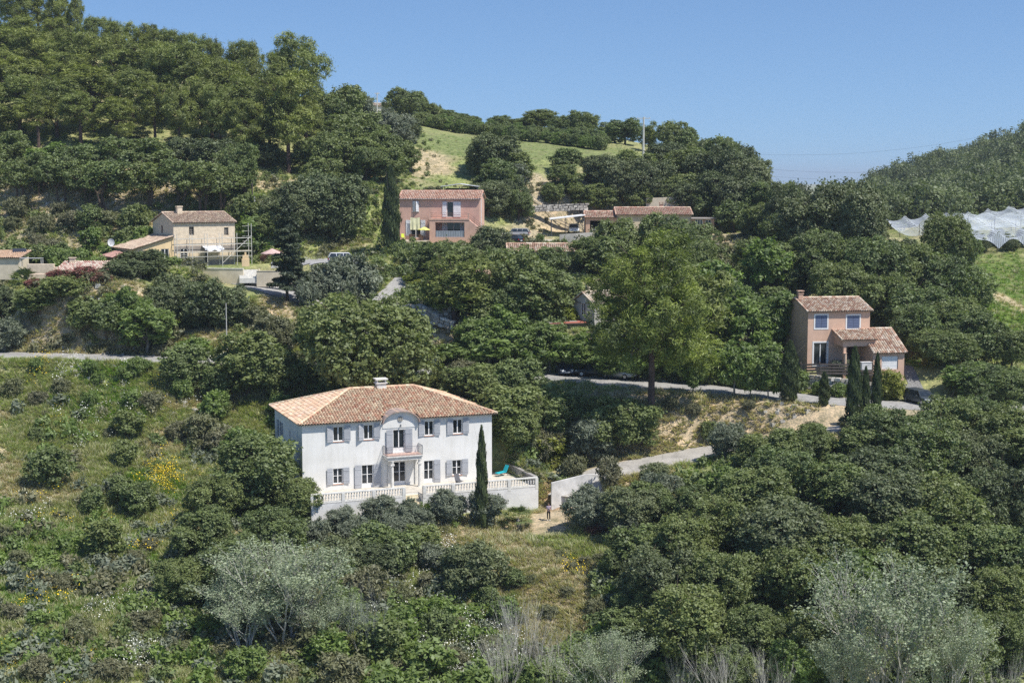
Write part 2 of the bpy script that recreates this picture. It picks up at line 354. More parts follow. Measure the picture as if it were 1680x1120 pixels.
def zone_color(X, Y):
    base = np.array([.31,.32,.155])
    n1 = fbm(X/9, Y/9, 21); n2 = fbm(X/3.1, Y/3.1, 22)
    C = np.ones(X.shape+(3,))*base
    d = sstep(.42, .62, n1)[..., None]; C = C*(1-d*.75) + np.array([.45,.395,.25])*d*.75
    g = sstep(.48, .62, n2)[..., None]; C = C*(1-g*.6)+np.array([.21,.265,.09])*g*.6
    for px_, py_, r, k in ZONES:
        p = G(px_, py_); dd = np.hypot(X-p.x, Y-p.y) + (n2-.45)*r*1.3
        w = ((1-sstep(r*.55, r*1.25, dd))*.9)[..., None]
        C = C*(1-w)+np.array(KC[k])*w
    # dark litter under the woods
    f = sstep(-160, -120, X)*0
    return C
def dist_rows():
    ys = list(np.arange(66, 345, 0.62)); y = ys[-1]
    while y < 9500: y += max(.7, (y-330)*.045); ys.append(y)
    return np.array(ys)
ys = dist_rows(); us = np.linspace(-.62, .62, 470)
YY, UU = np.meshgrid(ys, us, indexing='ij'); XX = UU*YY
inside = (XX > GX0+1) & (XX < GX1-1) & (YY < GY1-1)
ZZ = np.where(inside, H(XX, YY), 0.0); out = ~inside
zz = ground(XX[out], YY[out]); ZZ[out] = zz
nr, nc = XX.shape
me = bpy.data.meshes.new('ground'); me.vertices.add(nr*nc); me.vertices.foreach_set('co', np.stack([XX, YY, ZZ], -1).astype(np.float32).ravel())
i0 = (np.arange(nr-1)[:, None]*nc+np.arange(nc-1)[None]).ravel()
quads = np.stack([i0, i0+1, i0+nc+1, i0+nc], -1).astype(np.int32)
me.loops.add(quads.size); me.loops.foreach_set('vertex_index', quads.ravel()); me.polygons.add(len(quads))
me.polygons.foreach_set('loop_start', np.arange(0, quads.size, 4, dtype=np.int32)); me.polygons.foreach_set('loop_total', np.full(len(quads), 4, dtype=np.int32))
me.polygons.foreach_set('use_smooth', np.ones(len(quads), bool))
ZC = zone_color(XX, YY); at = me.color_attributes.new('tint', 'FLOAT_COLOR', 'POINT')
at.data.foreach_set('color', np.concatenate([ZC, np.ones(ZC.shape[:2]+(1,))], -1).astype(np.float32).ravel()); me.update(); 
gm, gnt, go = new_mat('ground_earth')
b = N(gnt, 'BsdfPrincipled', Roughness=.95); b.inputs['Specular IOR Level'].default_value = .1
a = N(gnt, 'Attribute', attribute_name='tint'); tc = N(gnt, 'TexCoord')
n1 = N(gnt, 'TexNoise', Scale=1.1, Detail=8.0, Roughness=.75); n2 = N(gnt, 'TexNoise', Scale=4.5, Detail=6.0, Roughness=.7); n3 = N(gnt, 'TexNoise', Scale=.45, Detail=5.0)
for q in (n1, n2, n3): gnt.links.new(tc.outputs['Object'], q.inputs[0])
c = mixc(gnt, 1.0, a.outputs['Color'], ramp(gnt, n1.outputs[0], [(.33, (.5,.55,.45)), (.5, (.95,.95,.9)), (.66, (1.45,1.35,1.25))]), 'MULTIPLY')
c = mixc(gnt, 1.0, c, ramp(gnt, n2.outputs[0], [(.34, (.5,.55,.5)), (.5, (1,1,1)), (.68, (1.5,1.4,1.2))]), 'MULTIPLY')
c = mixc(gnt, ramp(gnt, n3.outputs[0], [(.5, (0,0,0)), (.7, (.55,.55,.55))]), c, (.22,.19,.11))
gnt.links.new(c, b.inputs['Base Color'])
bp = N(gnt, 'Bump', Strength=.7, Distance=.12); gnt.links.new(n2.outputs[0], bp.inputs['Height']); gnt.links.new(bp.outputs[0], b.inputs['Normal'])
gnt.links.new(b.outputs[0], go.inputs[0]); me.materials.append(gm)
gob = bpy.data.objects.new('ground', me); COL.objects.link(gob); tag(gob, kind='structure')
# ------------------------------------------------------------------ roads
def asphalt(name, col, crack=True):
    m, nt, o = new_mat(name); b = N(nt, 'BsdfPrincipled', Roughness=.9); b.inputs['Specular IOR Level'].default_value = .2
    tc = N(nt, 'TexCoord'); n1 = N(nt, 'TexNoise', Scale=.5, Detail=8.0, Roughness=.7); n2 = N(nt, 'TexNoise', Scale=9.0, Detail=4.0)
    vo = N(nt, 'TexVoronoi', Scale=.33, feature='DISTANCE_TO_EDGE')
    for q in (n1, n2, vo): nt.links.new(tc.outputs['Object'], q.inputs[0])
    c = ramp(nt, n1.outputs[0], [(.35, tuple(q*.72 for q in col)), (.5, col), (.65, tuple(q*1.2 for q in col))])
    c = mixc(nt, .25, c, ramp(nt, n2.outputs[0], [(.4, (.1,.1,.1)), (.6, (.7,.68,.62))]))
    if crack: c = mixc(nt, ramp(nt, vo.outputs['Distance'], [(0, (.55,.55,.55)), (.02, (0,0,0))]), c, tuple(q*.5 for q in col))
    nt.links.new(c, b.inputs['Base Color']); nt.links.new(b.outputs[0], o.inputs[0]); return m
def ribbon(name, key, mat, extra=0):
    path, wd = PATHS[key]; mb = MB(); L = []
    for i, p in enumerate(path):
        a = path[max(0, i-1)]; c = path[min(len(path)-1, i+1)]; d = Vector((c.x-a.x, c.y-a.y, 0)).normalized(); nrm = Vector((-d.y, d.x, 0))
        w = wd + .25*(vnoise(np.array([i*.3]), np.array([1.0]), 4)[0]-.5) + extra
        row = []
        for t in (-1, -.5, 0, .5, 1):
            q = p+nrm*w*t; row.append(mb.pt((q.x, q.y, p.z - .012*abs(t)*wd - .0*t)))
        L.append(row)
    for r0, r1 in zip(L, L[1:]):
        for k in range(4): mb.f.append((r0[k], r0[k+1], r1[k+1], r1[k])); mb.t.append(None)
    # kerb edge going into the earth
    for k in (0, 4):
        for r0, r1 in zip(L, L[1:]):
            a, c = mb.v[r0[k]], mb.v[r1[k]]; mb.face([a, c, (c[0], c[1], c[2]-.4), (a[0], a[1], a[2]-.4)])
    return tag(mb.build(name, mat, smooth=False), kind='structure')
ribbon('road', 'road', asphalt('road_asphalt', (.30,.29,.275)))
ribbon('driveway', 'driveway', asphalt('driveway_concrete', (.40,.37,.33)))
ribbon('driveway', 'apron', asphalt('apron_concrete', (.40,.37,.33)))
ribbon('lane', 'lane', asphalt('lane_asphalt', (.30,.295,.29)))
ribbon('track', 'track', asphalt('track_concrete', (.33,.32,.30)))
ribbon('upper_road', 'upper_road', asphalt('upper_gravel', (.50,.46,.39), False))
def drape(name, poly, mat, off=.07, step=.7, z=None):
    "a paved area: polygon of pixels laid over the ground"
    pp = [G(*q) for q in poly]; xs = [p.x for p in pp]; yy = [p.y for p in pp]
    def ins(x, y):
        c = False; j = len(pp)-1
        for i in range(len(pp)):
            a, b2 = pp[i], pp[j]
            if (a.y > y) != (b2.y > y) and x < (b2.x-a.x)*(y-a.y)/(b2.y-a.y)+a.x: c = not c
            j = i
        return c
    mb = MB(); x = min(xs)
    while x < max(xs):
        y = min(yy)
        while y < max(yy):
            if ins(x+step/2, y+step/2):
                q = [(x, y), (x+step, y), (x+step, y+step), (x, y+step)]
                mb.face([(a_, b_, (z if z is not None else Hf(a_, b_))+off) for a_, b_ in q])
            y += step
        x += step
    return tag(mb.build(name, mat), kind='structure')
YARD = asphalt('yard_asphalt', (.33,.325,.32))
drape('parking', [(378,462),(400,453),(470,455),(505,470),(500,490),(440,484)], YARD, off=.1)
drape('parking', [(488,436),(500,421),(575,421),(592,432),(560,440)], YARD, off=.1)
drape('driveway', [(1478,600),(1490,600),(1550,668),(1500,668)], asphalt('garage_drive', (.14,.14,.145), False), off=.05)
# ------------------------------------------------------------------ foliage generators
def unit(v): return v/np.maximum(np.linalg.norm(v, axis=-1, keepdims=True), 1e-9)
def leaves(rg, C, Nrm, size, aspect=1.7, jit=.9, size_var=.35):
    "quads at C facing roughly Nrm"
    n = len(C); nn = unit(Nrm + rg.normal(size=(n, 3))*jit)
    a = unit(np.cross(nn, rg.normal(size=(n, 3)))); b = np.cross(nn, a)
    s = (size*(1+size_var*rg.normal(size=(n, 1))).clip(.4, 2.0))
    L = a*s*aspect*.5; Wd = b*s*.5
    return np.stack([C-L, C+Wd-L*.1, C+L, C-Wd-L*.1], 1).reshape(-1, 3)
def crown(seed, w, h, base=.18, nl=12, lobe=.38, cr=.62, lpc=26, leaf=.2, dens=1.0, flat=.95, shape='round', jit=.9, aspect=1.6, gap=0.0):
    "crown of leaf clumps grouped on limbs' lobes; returns verts, tint, lobe centres"
    rg = np.random.default_rng(seed); R = w/2; zb = h*base; ch = h-zb; cz = zb+ch*.5
    lobes = []
    for i in range(nl):
        t = (i+.5)/nl; z = -0.85+1.75*t
        ph = i*2.39996+rg.uniform(-.4, .4)
        if shape == 'egg': rr = .80*sqrt(max(.03, 1-((z+.4)/1.42)**2)) if z > -.4 else .70
        elif shape == 'cone': rr = (1-t)*.8+.05
        elif shape == 'umbrella': rr = .75*sqrt(max(0, 1-abs(z-.3)**2/1.7))
        else: rr = .68*sqrt(max(0.05, 1-z*z*.85))
        rr *= rg.uniform(.5, 1.15); z += rg.uniform(-.14, .14)
        lr = lobe*R*rg.uniform(.62, 1.45)*(1.0 if shape != 'cone' else (1.15-.7*t))
        lobes.append((np.array([rr*R*cos(ph), rr*R*sin(ph), cz+z*(ch*.5-lr*.55)]), lr))
    lobes.append((np.array([0, 0, cz+ch*.12]), lobe*R*1.25))
    lc = np.array([l[0] for l in lobes]); lr = np.array([l[1] for l in lobes])
    V = []; T = []
    for li, (c, r) in enumerate(lobes):
        nclump = max(3, int(dens*4*pi*r*r/(cr*cr*1.5)))
        d = unit(rg.normal(size=(nclump, 3))); d[:, 2] += .18; d = unit(d)
        pc = c+d*r*np.array([1, 1, flat])*rg.uniform(.72, 1.12, (nclump, 1))
        # drop clumps buried in neighbouring lobes
        dist = (np.linalg.norm((pc[:, None]-lc[None])/np.array([1, 1, flat]), axis=-1)/lr[None]); dist[:, li] = 9
        keep = (dist.min(1) > .62) | (rg.random(nclump) < .12); keep &= rg.random(nclump) > gap
        keep &= pc[:, 2] > zb*.6
        pc = pc[keep]; d = d[keep]
        k = len(pc)
        if not k: continue
        m = rg.integers(int(lpc*.6), int(lpc*1.4)+1, k); idx = np.repeat(np.arange(k), m); tot = len(idx)
        rad = cr*rg.uniform(.55, 1.25, k)
        off = rg.normal(size=(tot, 3))*.5*rad[idx][:, None]*np.array([1, 1, .72])
        C = pc[idx]+off
        Nn = d[idx]*.8+np.array([0, 0, .55])+off*.4
        V.append(leaves(rg, C, Nn, leaf, aspect, jit))
        ct = rg.beta(2, 2, k)*.8+rg.uniform(-.1, .3); T.append(np.clip(ct[idx]+rg.normal(size=tot)*.16, 0, 1))
    return np.concatenate(V), np.concatenate(T), lc
def trunk_mesh(name, h, r, limbs, mat, seed=0, zt=None, stems=1, n=7):
    rg = random.Random(seed); mb = MB()
    zt = zt or h*.35
    for s in range(stems):
        bx = rg.uniform(-.12, .12)*h*(stems > 1); by = rg.uniform(-.12, .12)*h*(stems > 1)
        p = Vector((bx*.4, by*.4, -.6)); rr = r*1.25; top = Vector((bx, by, zt))
        for k in range(4):
            q = Vector((bx*(.4+.6*(k+1)/4)+rg.uniform(-.05, .05)*r*6, by*(.4+.6*(k+1)/4)+rg.uniform(-.05, .05)*r*6, -.6+(zt+.6)*(k+1)/4))
            mb.tube(p, q, rr, rr*.88, n); p = q; rr *= .88
        sub = limbs[s::stems]
        for c in sub:
            c = Vector(c); mid = p.lerp(c, .5)+Vector((rg.uniform(-.1, .1), rg.uniform(-.1, .1), .06))*(c-p).length
            mb.tube(p, mid, rr*.6, rr*.36, 5); mb.tube(mid, c, rr*.36, rr*.12, 5)
            for j in range(3):
                e = c+Vector((rg.uniform(-1, 1), rg.uniform(-1, 1), rg.uniform(0, 1)))*(c-p).length*.35
                mb.tube(mid.lerp(c, rg.uniform(.2, .9)), e, rr*.2, rr*.05, 4)
    o = mb.build(name, mat); me = o.data; bpy.data.objects.remove(o); return me
BARK = simple('bark_brown', (.14,.105,.08), .95, .25, 3); BARKG = simple('bark_grey', (.27,.25,.22), .95, .25, 3); BARKP = simple('bark_pale', (.46,.44,.40), .9, .2, 3)
BARKPINE = simple('bark_pine', (.13,.09,.075), .95, .3, 2)
LM = {
 'oak': leaf_mat('leaf_oak', (.070,.100,.032), (.245,.305,.100), .26, (.235,.270,.080)),
 'oakd': leaf_mat('leaf_holm_oak', (.052,.070,.030), (.185,.225,.090), .2, (.220,.245,.110)),
 'fresh': leaf_mat('leaf_fresh', (.085,.130,.028), (.27,.37,.08), .34, (.22,.29,.08)),
 'pine': leaf_mat('needle_pine', (.075,.095,.022), (.35,.385,.080), .25, (.23,.275,.075)),
 'pineb': leaf_mat('needle_bright_pine', (.075,.105,.020), (.36,.42,.075), .28),
 'conifer': leaf_mat('needle_dark', (.030,.045,.022), (.095,.120,.052), .18),
 'cypress': leaf_mat('needle_cypress', (.038,.058,.022), (.125,.160,.055), .18),
 'olive': leaf_mat('leaf_olive', (.110,.130,.080), (.27,.30,.205), .2, (.21,.235,.16)),
 'silver': leaf_mat('leaf_silver', (.140,.175,.100), (.43,.48,.31), .25),
 'scrub': leaf_mat('leaf_scrub', (.120,.118,.060), (.27,.255,.145), .25, (.20,.215,.09)),
 'yellow': leaf_mat('leaf_yellowgreen', (.13,.17,.02), (.33,.38,.06), .35, (.33,.33,.05)),
 'redbush': leaf_mat('leaf_and_red_bloom', (.060,.085,.030), (.36,.085,.09), .25),
 'far': leaf_mat('leaf_far', (.055,.078,.030), (.205,.245,.090), .22),
 'palm': leaf_mat('leaf_palm', (.085,.115,.035), (.24,.28,.11), .25)}
PROTO = {}
def proto(key, cm, tm, w, h): PROTO.setdefault(key, []).append((cm, tm, w, h))
def mk(sp, key, n, w, h, mat, bark=BARK, r=.18, zt=None, stems=1, **kw):
    for i in range(n):
        v, t, lc = crown(hash_(key)+i*17, w*(1+.1*((i*7) % 3-1)), h, **kw)
        ww = np.percentile(np.hypot(v[:, 0], v[:, 1]), 96)*2*.97; hh = np.percentile(v[:, 2], 99.3)
        cm = np_mesh('crown', v, 4, t, LM[mat])
        proto(key, cm, trunk_mesh('trunk', h, r, lc, bark, i, zt or h*.3, stems), ww, hh)
def hash_(s): return sum((i+1)*ord(c) for i, c in enumerate(s))
mk('oak', 'oakL', 5, 9.0, 8.2, 'oak', r=.26, nl=22, lobe=.27, cr=.50, lpc=30, leaf=.16, base=.12, dens=1.15, gap=.16, flat=1.1)
mk('oak', 'oakM', 6, 5.6, 5.6, 'oak', r=.17, nl=15, lobe=.31, cr=.40, lpc=28, leaf=.145, base=.11, dens=1.15, gap=.16, flat=1.1)
mk('oak', 'oakS', 4, 3.0, 3.2, 'oak', r=.07, nl=9, lobe=.40, cr=.30, lpc=26, leaf=.12, base=.04, stems=4, gap=.12)
mk('oak', 'holmL', 3, 7.5, 6.8, 'oakd', r=.24, nl=19, lobe=.30, cr=.46, lpc=32, leaf=.14, base=.10, dens=1.1, gap=.08)
mk('oak', 'holmM', 3, 4.6, 4.8, 'oakd', r=.15, nl=11, lobe=.38, cr=.38, lpc=30, leaf=.13, base=.08, dens=1.1)
mk('oak', 'openM', 4, 5.6, 6.4, 'oak', BARK, r=.15, nl=11, lobe=.32, cr=.42, lpc=22, leaf=.15, base=.34, gap=.3, zt=2.2, stems=2)
mk('fresh', 'freshM', 4, 5.4, 6.4, 'fresh', BARKG, r=.14, nl=12, lobe=.34, cr=.44, lpc=26, leaf=.17, base=.2, gap=.25, aspect=2.3, shape='egg')
mk('fresh', 'freshS', 4, 2.7, 2.6, 'fresh', BARKG, r=.05, nl=8, lobe=.40, cr=.32, lpc=24, leaf=.13, base=.02, stems=3, gap=.15)
mk('pine', 'pineL', 6, 6.6, 12.0, 'pine', BARKPINE, r=.24, nl=18, lobe=.28, cr=.6, lpc=55, leaf=.08, base=.32, flat=1.1, aspect=4.5, gap=.16, zt=7.0, jit=.8, shape='egg')
mk('pine', 'pineB', 1, 11.0, 15.0, 'pineb', BARKPINE, r=.25, nl=36, lobe=.23, cr=.6, lpc=95, leaf=.062, base=.2, flat=1.3, aspect=4.5, gap=.2, zt=9, jit=.8, shape='egg')
mk('pine', 'pineS', 3, 4.4, 7.0, 'pine', BARKPINE, r=.17, nl=13, lobe=.34, cr=.5, lpc=50, leaf=.08, base=.22, aspect=4.2, gap=.12, jit=.8)
mk('olive', 'oliveM', 4, 4.0, 3.6, 'olive', BARKG, r=.13, nl=11, lobe=.38, cr=.36, lpc=40, leaf=.075, base=.10, aspect=3.4, jit=1.0, stems=2, zt=1.0, gap=.12)
mk('olive', 'oliveS', 3, 2.1, 2.0, 'olive', BARKG, r=.05, nl=8, lobe=.40, cr=.27, lpc=34, leaf=.07, base=.03, aspect=3.0, stems=3, zt=.5, gap=.1)
mk('scrub', 'scrubS', 5, 2.3, 1.7, 'scrub', BARKG, r=.04, nl=7, lobe=.42, cr=.28, lpc=38, leaf=.07, base=.0, aspect=3.0, gap=.2, stems=4, zt=.4)
mk('yellow', 'yellowS', 2, 3.2, 2.8, 'yellow', BARKG, r=.07, nl=10, lobe=.38, cr=.34, lpc=28, leaf=.12, base=.04, stems=3, zt=.6)
mk('red', 'redS', 2, 3.6, 2.7, 'redbush', BARKG, r=.06, nl=10, lobe=.38, cr=.32, lpc=32, leaf=.10, base=.04, stems=3, zt=.6)
# columnar cypress
def cypress(seed, w, h, tilt=.3):
    rg = np.random.default_rng(seed); n = int(5200*h*w/18)+2600
    t = rg.random(n)**.9; prof = np.interp(t, [0, .06, .3, .7, .92, 1], [.45, .8, 1, .78, .35, .04])
    ph = rg.random(n)*2*pi; bump = 1+.16*np.sin(ph*3+t*23)+.12*np.sin(ph*7-t*41)
    r = w/2*prof*bump*rg.uniform(.8, 1.08, n)
    d = np.stack([np.cos(ph), np.sin(ph), np.zeros(n)], -1); C = d*r[:, None]; C[:, 2] = t*h*.97+.15
    up = unit(d*.25+np.array([0, 0, 1.0])+rg.normal(size=(n, 3))*.22); side = unit(np.cross(up, d)+rg.normal(size=(n, 3))*.5)
    s = rg.uniform(.12, .3, (n, 1))
    v = np.stack([C-up*s*.6, C+side*s*.28, C+up*s, C-side*s*.28], 1).reshape(-1, 3)
    tt = np.clip(.45+.4*np.sin(ph*3+t*23)+rg.normal(size=n)*.2, 0, 1)
    return v, tt
for i in range(3):
    v, t = cypress(50+i, 1.5, 7.0); proto('cypress', np_mesh('crown', v, 4, t, LM['cypress']), trunk_mesh('trunk', 7, .12, [(0, 0, 5.5)], BARKG, i, 1.0), 1.5, 7.0)
# dark layered conifer
def conifer(seed, w, h):
    rg = np.random.default_rng(seed); V = []; T = []; mb = []
    for k in range(95):
        t = (k+.5)/95; z = h*(.16+.8*t); L = w/2*(1-t)**.75*rg.uniform(.7, 1.1)+.12; ph = rg.random()*2*pi
        n = int(150*L)+25; u = rg.random(n)**.7; d = np.array([cos(ph), sin(ph), 0]); sd = np.array([-sin(ph), cos(ph), 0])
        wd = .42*L*(1-u*.6)
        C = d*(u*L)[:, None]+sd*(rg.normal(size=n)*wd*.5)[:, None]; C[:, 2] += z-.28*u*L+.12*(u*L)**2/max(L, .3)-rg.random(n)*.25
        V.append(leaves(rg, C, np.array([0, 0, .7])+d*.5+np.zeros((n, 3)), .15, 2.4, .7)); T.append(np.clip(rg.random()*.6+rg.normal(size=n)*.2+.15, 0, 1))
        mb.append((d[0]*L*.8, d[1]*L*.8, z-.2*L))
    return np.concatenate(V), np.concatenate(T), mb
v, t, lc = conifer(5, 5.4, 13); cm = np_mesh('crown', v, 4, t, LM['conifer'])
mb = MB(); mb.tube((0, 0, -.5), (0, 0, 12.6), .2, .04, 8)
for c in lc[::2]: mb.tube((0, 0, c[2]+.15), c, .05, .015, 4)
o = mb.build('trunk', BARK); proto('conifer', cm, o.data, 5.4, 13); bpy.data.objects.remove(o)
# silver poplar with its pale limbs showing, and leafless thickets
def branching(mb, p, d, L, r, depth, rg, tips, spread=.5, up=.25, n=3):
    q = p; k = 3
    for i in range(k):
        d = (d+Vector((rg.uniform(-1, 1), rg.uniform(-1, 1), rg.uniform(-.3, 1)*up*2))*.13).normalized(); e = q+d*L/k
        mb.tube(q, e, r*(1-.18*i), r*(1-.18*(i+1)), 5 if depth > 2 else 3, False); q = e
        if depth > 0 and i > 0:
            for j in range(n-1):
                dd = (d+Vector((rg.uniform(-1, 1), rg.uniform(-1, 1), rg.uniform(-.4, .8)))*spread).normalized()
                branching(mb, q, dd, L*rg.uniform(.55, .8), r*.5, depth-1, rg, tips, spread, up, n)
    tips.append(q)
def poplar(seed, w, h, leafs=True, stems=6, leaf=.12, lp=26, depth=3):
    rg = random.Random(seed); mb = MB(); tips = []
    for s in range(stems):
        a = 2*pi*s/stems+rg.uniform(-.4, .4); lean = rg.uniform(.15, .65)*w/h
        branching(mb, Vector((cos(a)*.25, sin(a)*.25, -.4)), Vector((cos(a)*lean, sin(a)*lean, 1)).normalized(), h*rg.uniform(.42, .6), (.09 if leafs else .05)*h/8, depth, rg, tips, .42, .45)
    o = mb.build('trunk', BARKP); tm = o.data; bpy.data.objects.remove(o)
    T = np.array([tuple(t) for t in tips]); wid = np.percentile(np.hypot(T[:, 0], T[:, 1]), 92)*2; rr = np.random.default_rng(seed)
    mxz = T[:, 2].max()
    if leafs:
        k = len(T); idx = np.repeat(np.arange(k), lp); C = T[idx]+rr.normal(size=(len(idx), 3))*.24
        m = rr.random(len(idx)) < .9; C = C[m]; idx = idx[m]
        v = leaves(rr, C, C*np.array([.1, .1, 0])+np.array([0, -.2, .5]), leaf, 1.4, 1.0); ct = rr.random(k)
        return np_mesh('crown', v, 4, np.clip(ct[idx]*.6+rr.normal(size=len(idx))*.25+.2, 0, 1), LM['silver']), tm, wid, mxz
    return None, tm, wid, mxz
for i in range(3):
    cm, tm, wid, hh = poplar(31+i, 8, 9, True, 8, .11, 24); proto('poplar', cm, tm, wid, hh)
for i in range(3):
    cm, tm, wid, hh = poplar(61+i, 4, 5, False, 7, depth=3); proto('bare', None, tm, wid, hh)
# fan palm
def palm(seed):
    rg = np.random.default_rng(seed); V = []
    for k in range(34):
        ph = k*2.4; el = rg.uniform(-.35, 1.25); d = np.array([cos(ph)*cos(el), sin(ph)*cos(el), sin(el)]); base = np.array([0, 0, 1.0]); tip = base+d*rg.uniform(.7, 1.0)
        sd = unit(np.cross(d, [0, 0, 1.0])); up = np.cross(sd, d)
        for j in range(15):
            a = (j-7)/7*1.25; dd = d*cos(a)+sd*sin(a); L = rg.uniform(.55, .8); e = tip+dd*L+np.array([0, 0, -.18]); wv = np.cross(dd, up)*.035
            V.append([tip, tip+dd*L*.5+wv, e, tip+dd*L*.5-wv])
    V = np.array(V).reshape(-1, 3); return V
v = palm(3); rg = np.random.default_rng(1); cm = np_mesh('crown', v, 4, rg.random(len(v)//4), LM['palm'])
proto('palm', cm, trunk_mesh('trunk', 1.5, .2, [(0, 0, 1.1)], BARKG, 2, .9), 2.6, 2.5)
TREES = []
NAMES = {'oakL': ('oak_tree', 'tree'), 'oakM': ('oak_tree', 'tree'), 'oakS': ('oak_bush', 'bush'), 'holmL': ('holm_oak', 'tree'), 'holmM': ('holm_oak', 'tree'), 'openM': ('open_oak', 'tree'),
 'freshM': ('leafy_tree', 'tree'), 'freshS': ('leafy_bush', 'bush'), 'pineL': ('pine_tree', 'tree'), 'pineB': ('pine_tree', 'tree'), 'pineS': ('pine_tree', 'tree'), 'oliveM': ('olive_tree', 'tree'), 'oliveS': ('grey_bush', 'bush'),
 'scrubS': ('dry_bush', 'bush'), 'yellowS': ('flowering_bush', 'bush'), 'redS': ('red_flowering_bush', 'bush'), 'farT': ('far_tree', 'tree'), 'cypress': ('cypress_tree', 'tree'), 'conifer': ('conifer_tree', 'tree'), 'poplar': ('poplar_tree', 'tree'), 'bare': ('leafless_thicket', 'bush'), 'palm': ('fan_palm', 'palm')}
def cat_small(k): return NAMES[k][1] == 'bush'
def tree(key, px_, top, Y, wpx, label=None, base=None):
    "stands on the ground at column px, depth Y; top = pixel row of its tip, wpx = crown width in pixels"
    q = P(px_, top, Y); gz = Hf(q.x, q.y); h = q.z-gz; w = wpx*Y/F
    if base is not None: pass
    h = max(h, .5*w)
    if key not in ('cypress', 'conifer', 'pineL', 'pineS', 'pineB', 'poplar', 'bare'): h = min(h, w*(1.15 if cat_small(key) else 1.45))
    cm, tm, pw, ph = PROTO[key][rnd.randrange(len(PROTO[key]))]
    nm, cat = NAMES[key]
    r = empty(nm, (q.x, q.y, gz-.1), rnd.uniform(0, 2*pi)); r['category'] = cat
    s = w/pw*1.03; sz = h/ph
    r.scale = (s, s*rnd.uniform(.92, 1.08), sz)
    if tm: t = bpy.data.objects.new('trunk', tm); COL.objects.link(t); t.parent = r
    if cm: c = bpy.data.objects.new('crown', cm); COL.objects.link(c); c.parent = r
    TREES.append((r, key, px_, top, Y, wpx, h, w, label)); return r
# ------------------------------------------------------------------ building helpers
TILE = attr_mat('roof_tile', .85, var=.3, scale=2.5)
class House:
    def __init__(s, px_, py_, Y, deg, name, label, cat='house', z=None):
        s.O = P(px_, py_, Y); s.a = radians(deg); s.c = cos(s.a); s.s = sin(s.a)
        if z is not None: s.O.z = z
        s.root = empty(name, s.O, s.a, label, cat)
    def u(s, px_, v=0):
        k = (px_-840)/F   # x = k*Y (pitch is small for upright lines)
        # exact enough: include pitch through depth along the axis
        x0 = s.O.x - v*s.s; y0 = s.O.y + v*s.c
        # pix x depends on forward depth fz = y cosP - z sinP
        u = 0.0
        for _ in range(12):
            x = x0+u*s.c; y = y0+u*s.s; ppx, _q = pix((x, y, s.O.z+2)); u += (px_-ppx)/F*y/(s.c-k*s.s)
        return u
    def w(s, px_, py_, v=0):
        u = s.u(px_, v); x = s.O.x+u*s.c-v*s.s; y = s.O.y+u*s.s+v*s.c
        return P(px_, py_, y).z - s.O.z
    def front(s, v0=0.0): return lambda a, w, d: (a, v0+d, w)
    def left(s, u0=0.0): return lambda a, w, d: (u0+d, a, w)
    def right(s, u0): return lambda a, w, d: (u0-d, a, w)
    def back(s, v0): return lambda a, w, d: (a, v0-d, w)
    def world(s, p): return s.O + Vector((p[0]*s.c-p[1]*s.s, p[0]*s.s+p[1]*s.c, p[2]))
def wall(mb, fn, s0, s1, w0, w1, holes=(), rev=.2, top=None):
    "flat wall with real openings and their reveals; top(s) gives a sloping head"
    xs = sorted(set([s0, s1]+[q for h in holes for q in h[:2]])); zs = sorted(set([w0, w1]+[q for h in holes for q in h[2:4]]))
    for i in range(len(xs)-1):
        for j in range(len(zs)-1):
            cx = (xs[i]+xs[i+1])/2; cz = (zs[j]+zs[j+1])/2
            if any(h[0] < cx < h[1] and h[2] < cz < h[3] for h in holes): continue
            mb.face([fn(xs[i], zs[j], 0), fn(xs[i+1], zs[j], 0), fn(xs[i+1], zs[j+1], 0), fn(xs[i], zs[j+1], 0)])
    for a, b, c, d in [h[:4] for h in holes]:
        for q in (((a, c), (b, c)), ((b, c), (b, d)), ((b, d), (a, d)), ((a, d), (a, c))):
            (p, r), (t, y) = q; mb.face([fn(p, r, 0), fn(t, y, 0), fn(t, y, rev), fn(p, r, rev)])
def window(root, fn, h, frame, rev=.16, leavesn=2, bars=1, panel=0, sill=None, name='window', glassm=None, t=.07, mull=.05):
    a, b, c, d = h; mb = MB(); d0, d1 = rev-.05, rev+.01
    for q in ((a, c, a+t, d), (b-t, c, b, d), (a+t, d-t, b-t, d), (a+t, c, b-t, c+t)):
        mb.box((q[0], q[1], d0), (q[2], q[3], d1), fn)
    c2 = c+t
    if panel: mb.box((a+t, c+t, d0+.015), (b-t, c+t+panel, d1), fn); c2 += panel
    for k in range(1, leavesn):
        x = a+(b-a)*k/leavesn; mb.box((x-mull, c2, d0-.01), (x+mull, d-t, d1-.01), fn)
    for k in range(bars):
        z = c2+(d-t-c2)*(k+1)/(bars+1)
        for j in range(leavesn):
            x0 = a+(b-a)*j/leavesn+(mull if j else t); x1 = a+(b-a)*(j+1)/leavesn-(mull if j < leavesn-1 else t)
            mb.box((x0, z-.02, d0+.005), (x1, z+.02, d1-.005), fn)
    o = mb.build(name, frame, root)
    g = MB(); g.face([fn(a, c, rev+.02), fn(b, c, rev+.02), fn(b, d, rev+.02), fn(a, d, rev+.02)]); g.build('pane', glassm or glass(), o)
    if sill:
        m = MB(); m.box((a-.06, c-.07, -.07), (b+.06, c-.002, rev), fn); m.build('sill', sill, o)
    return o
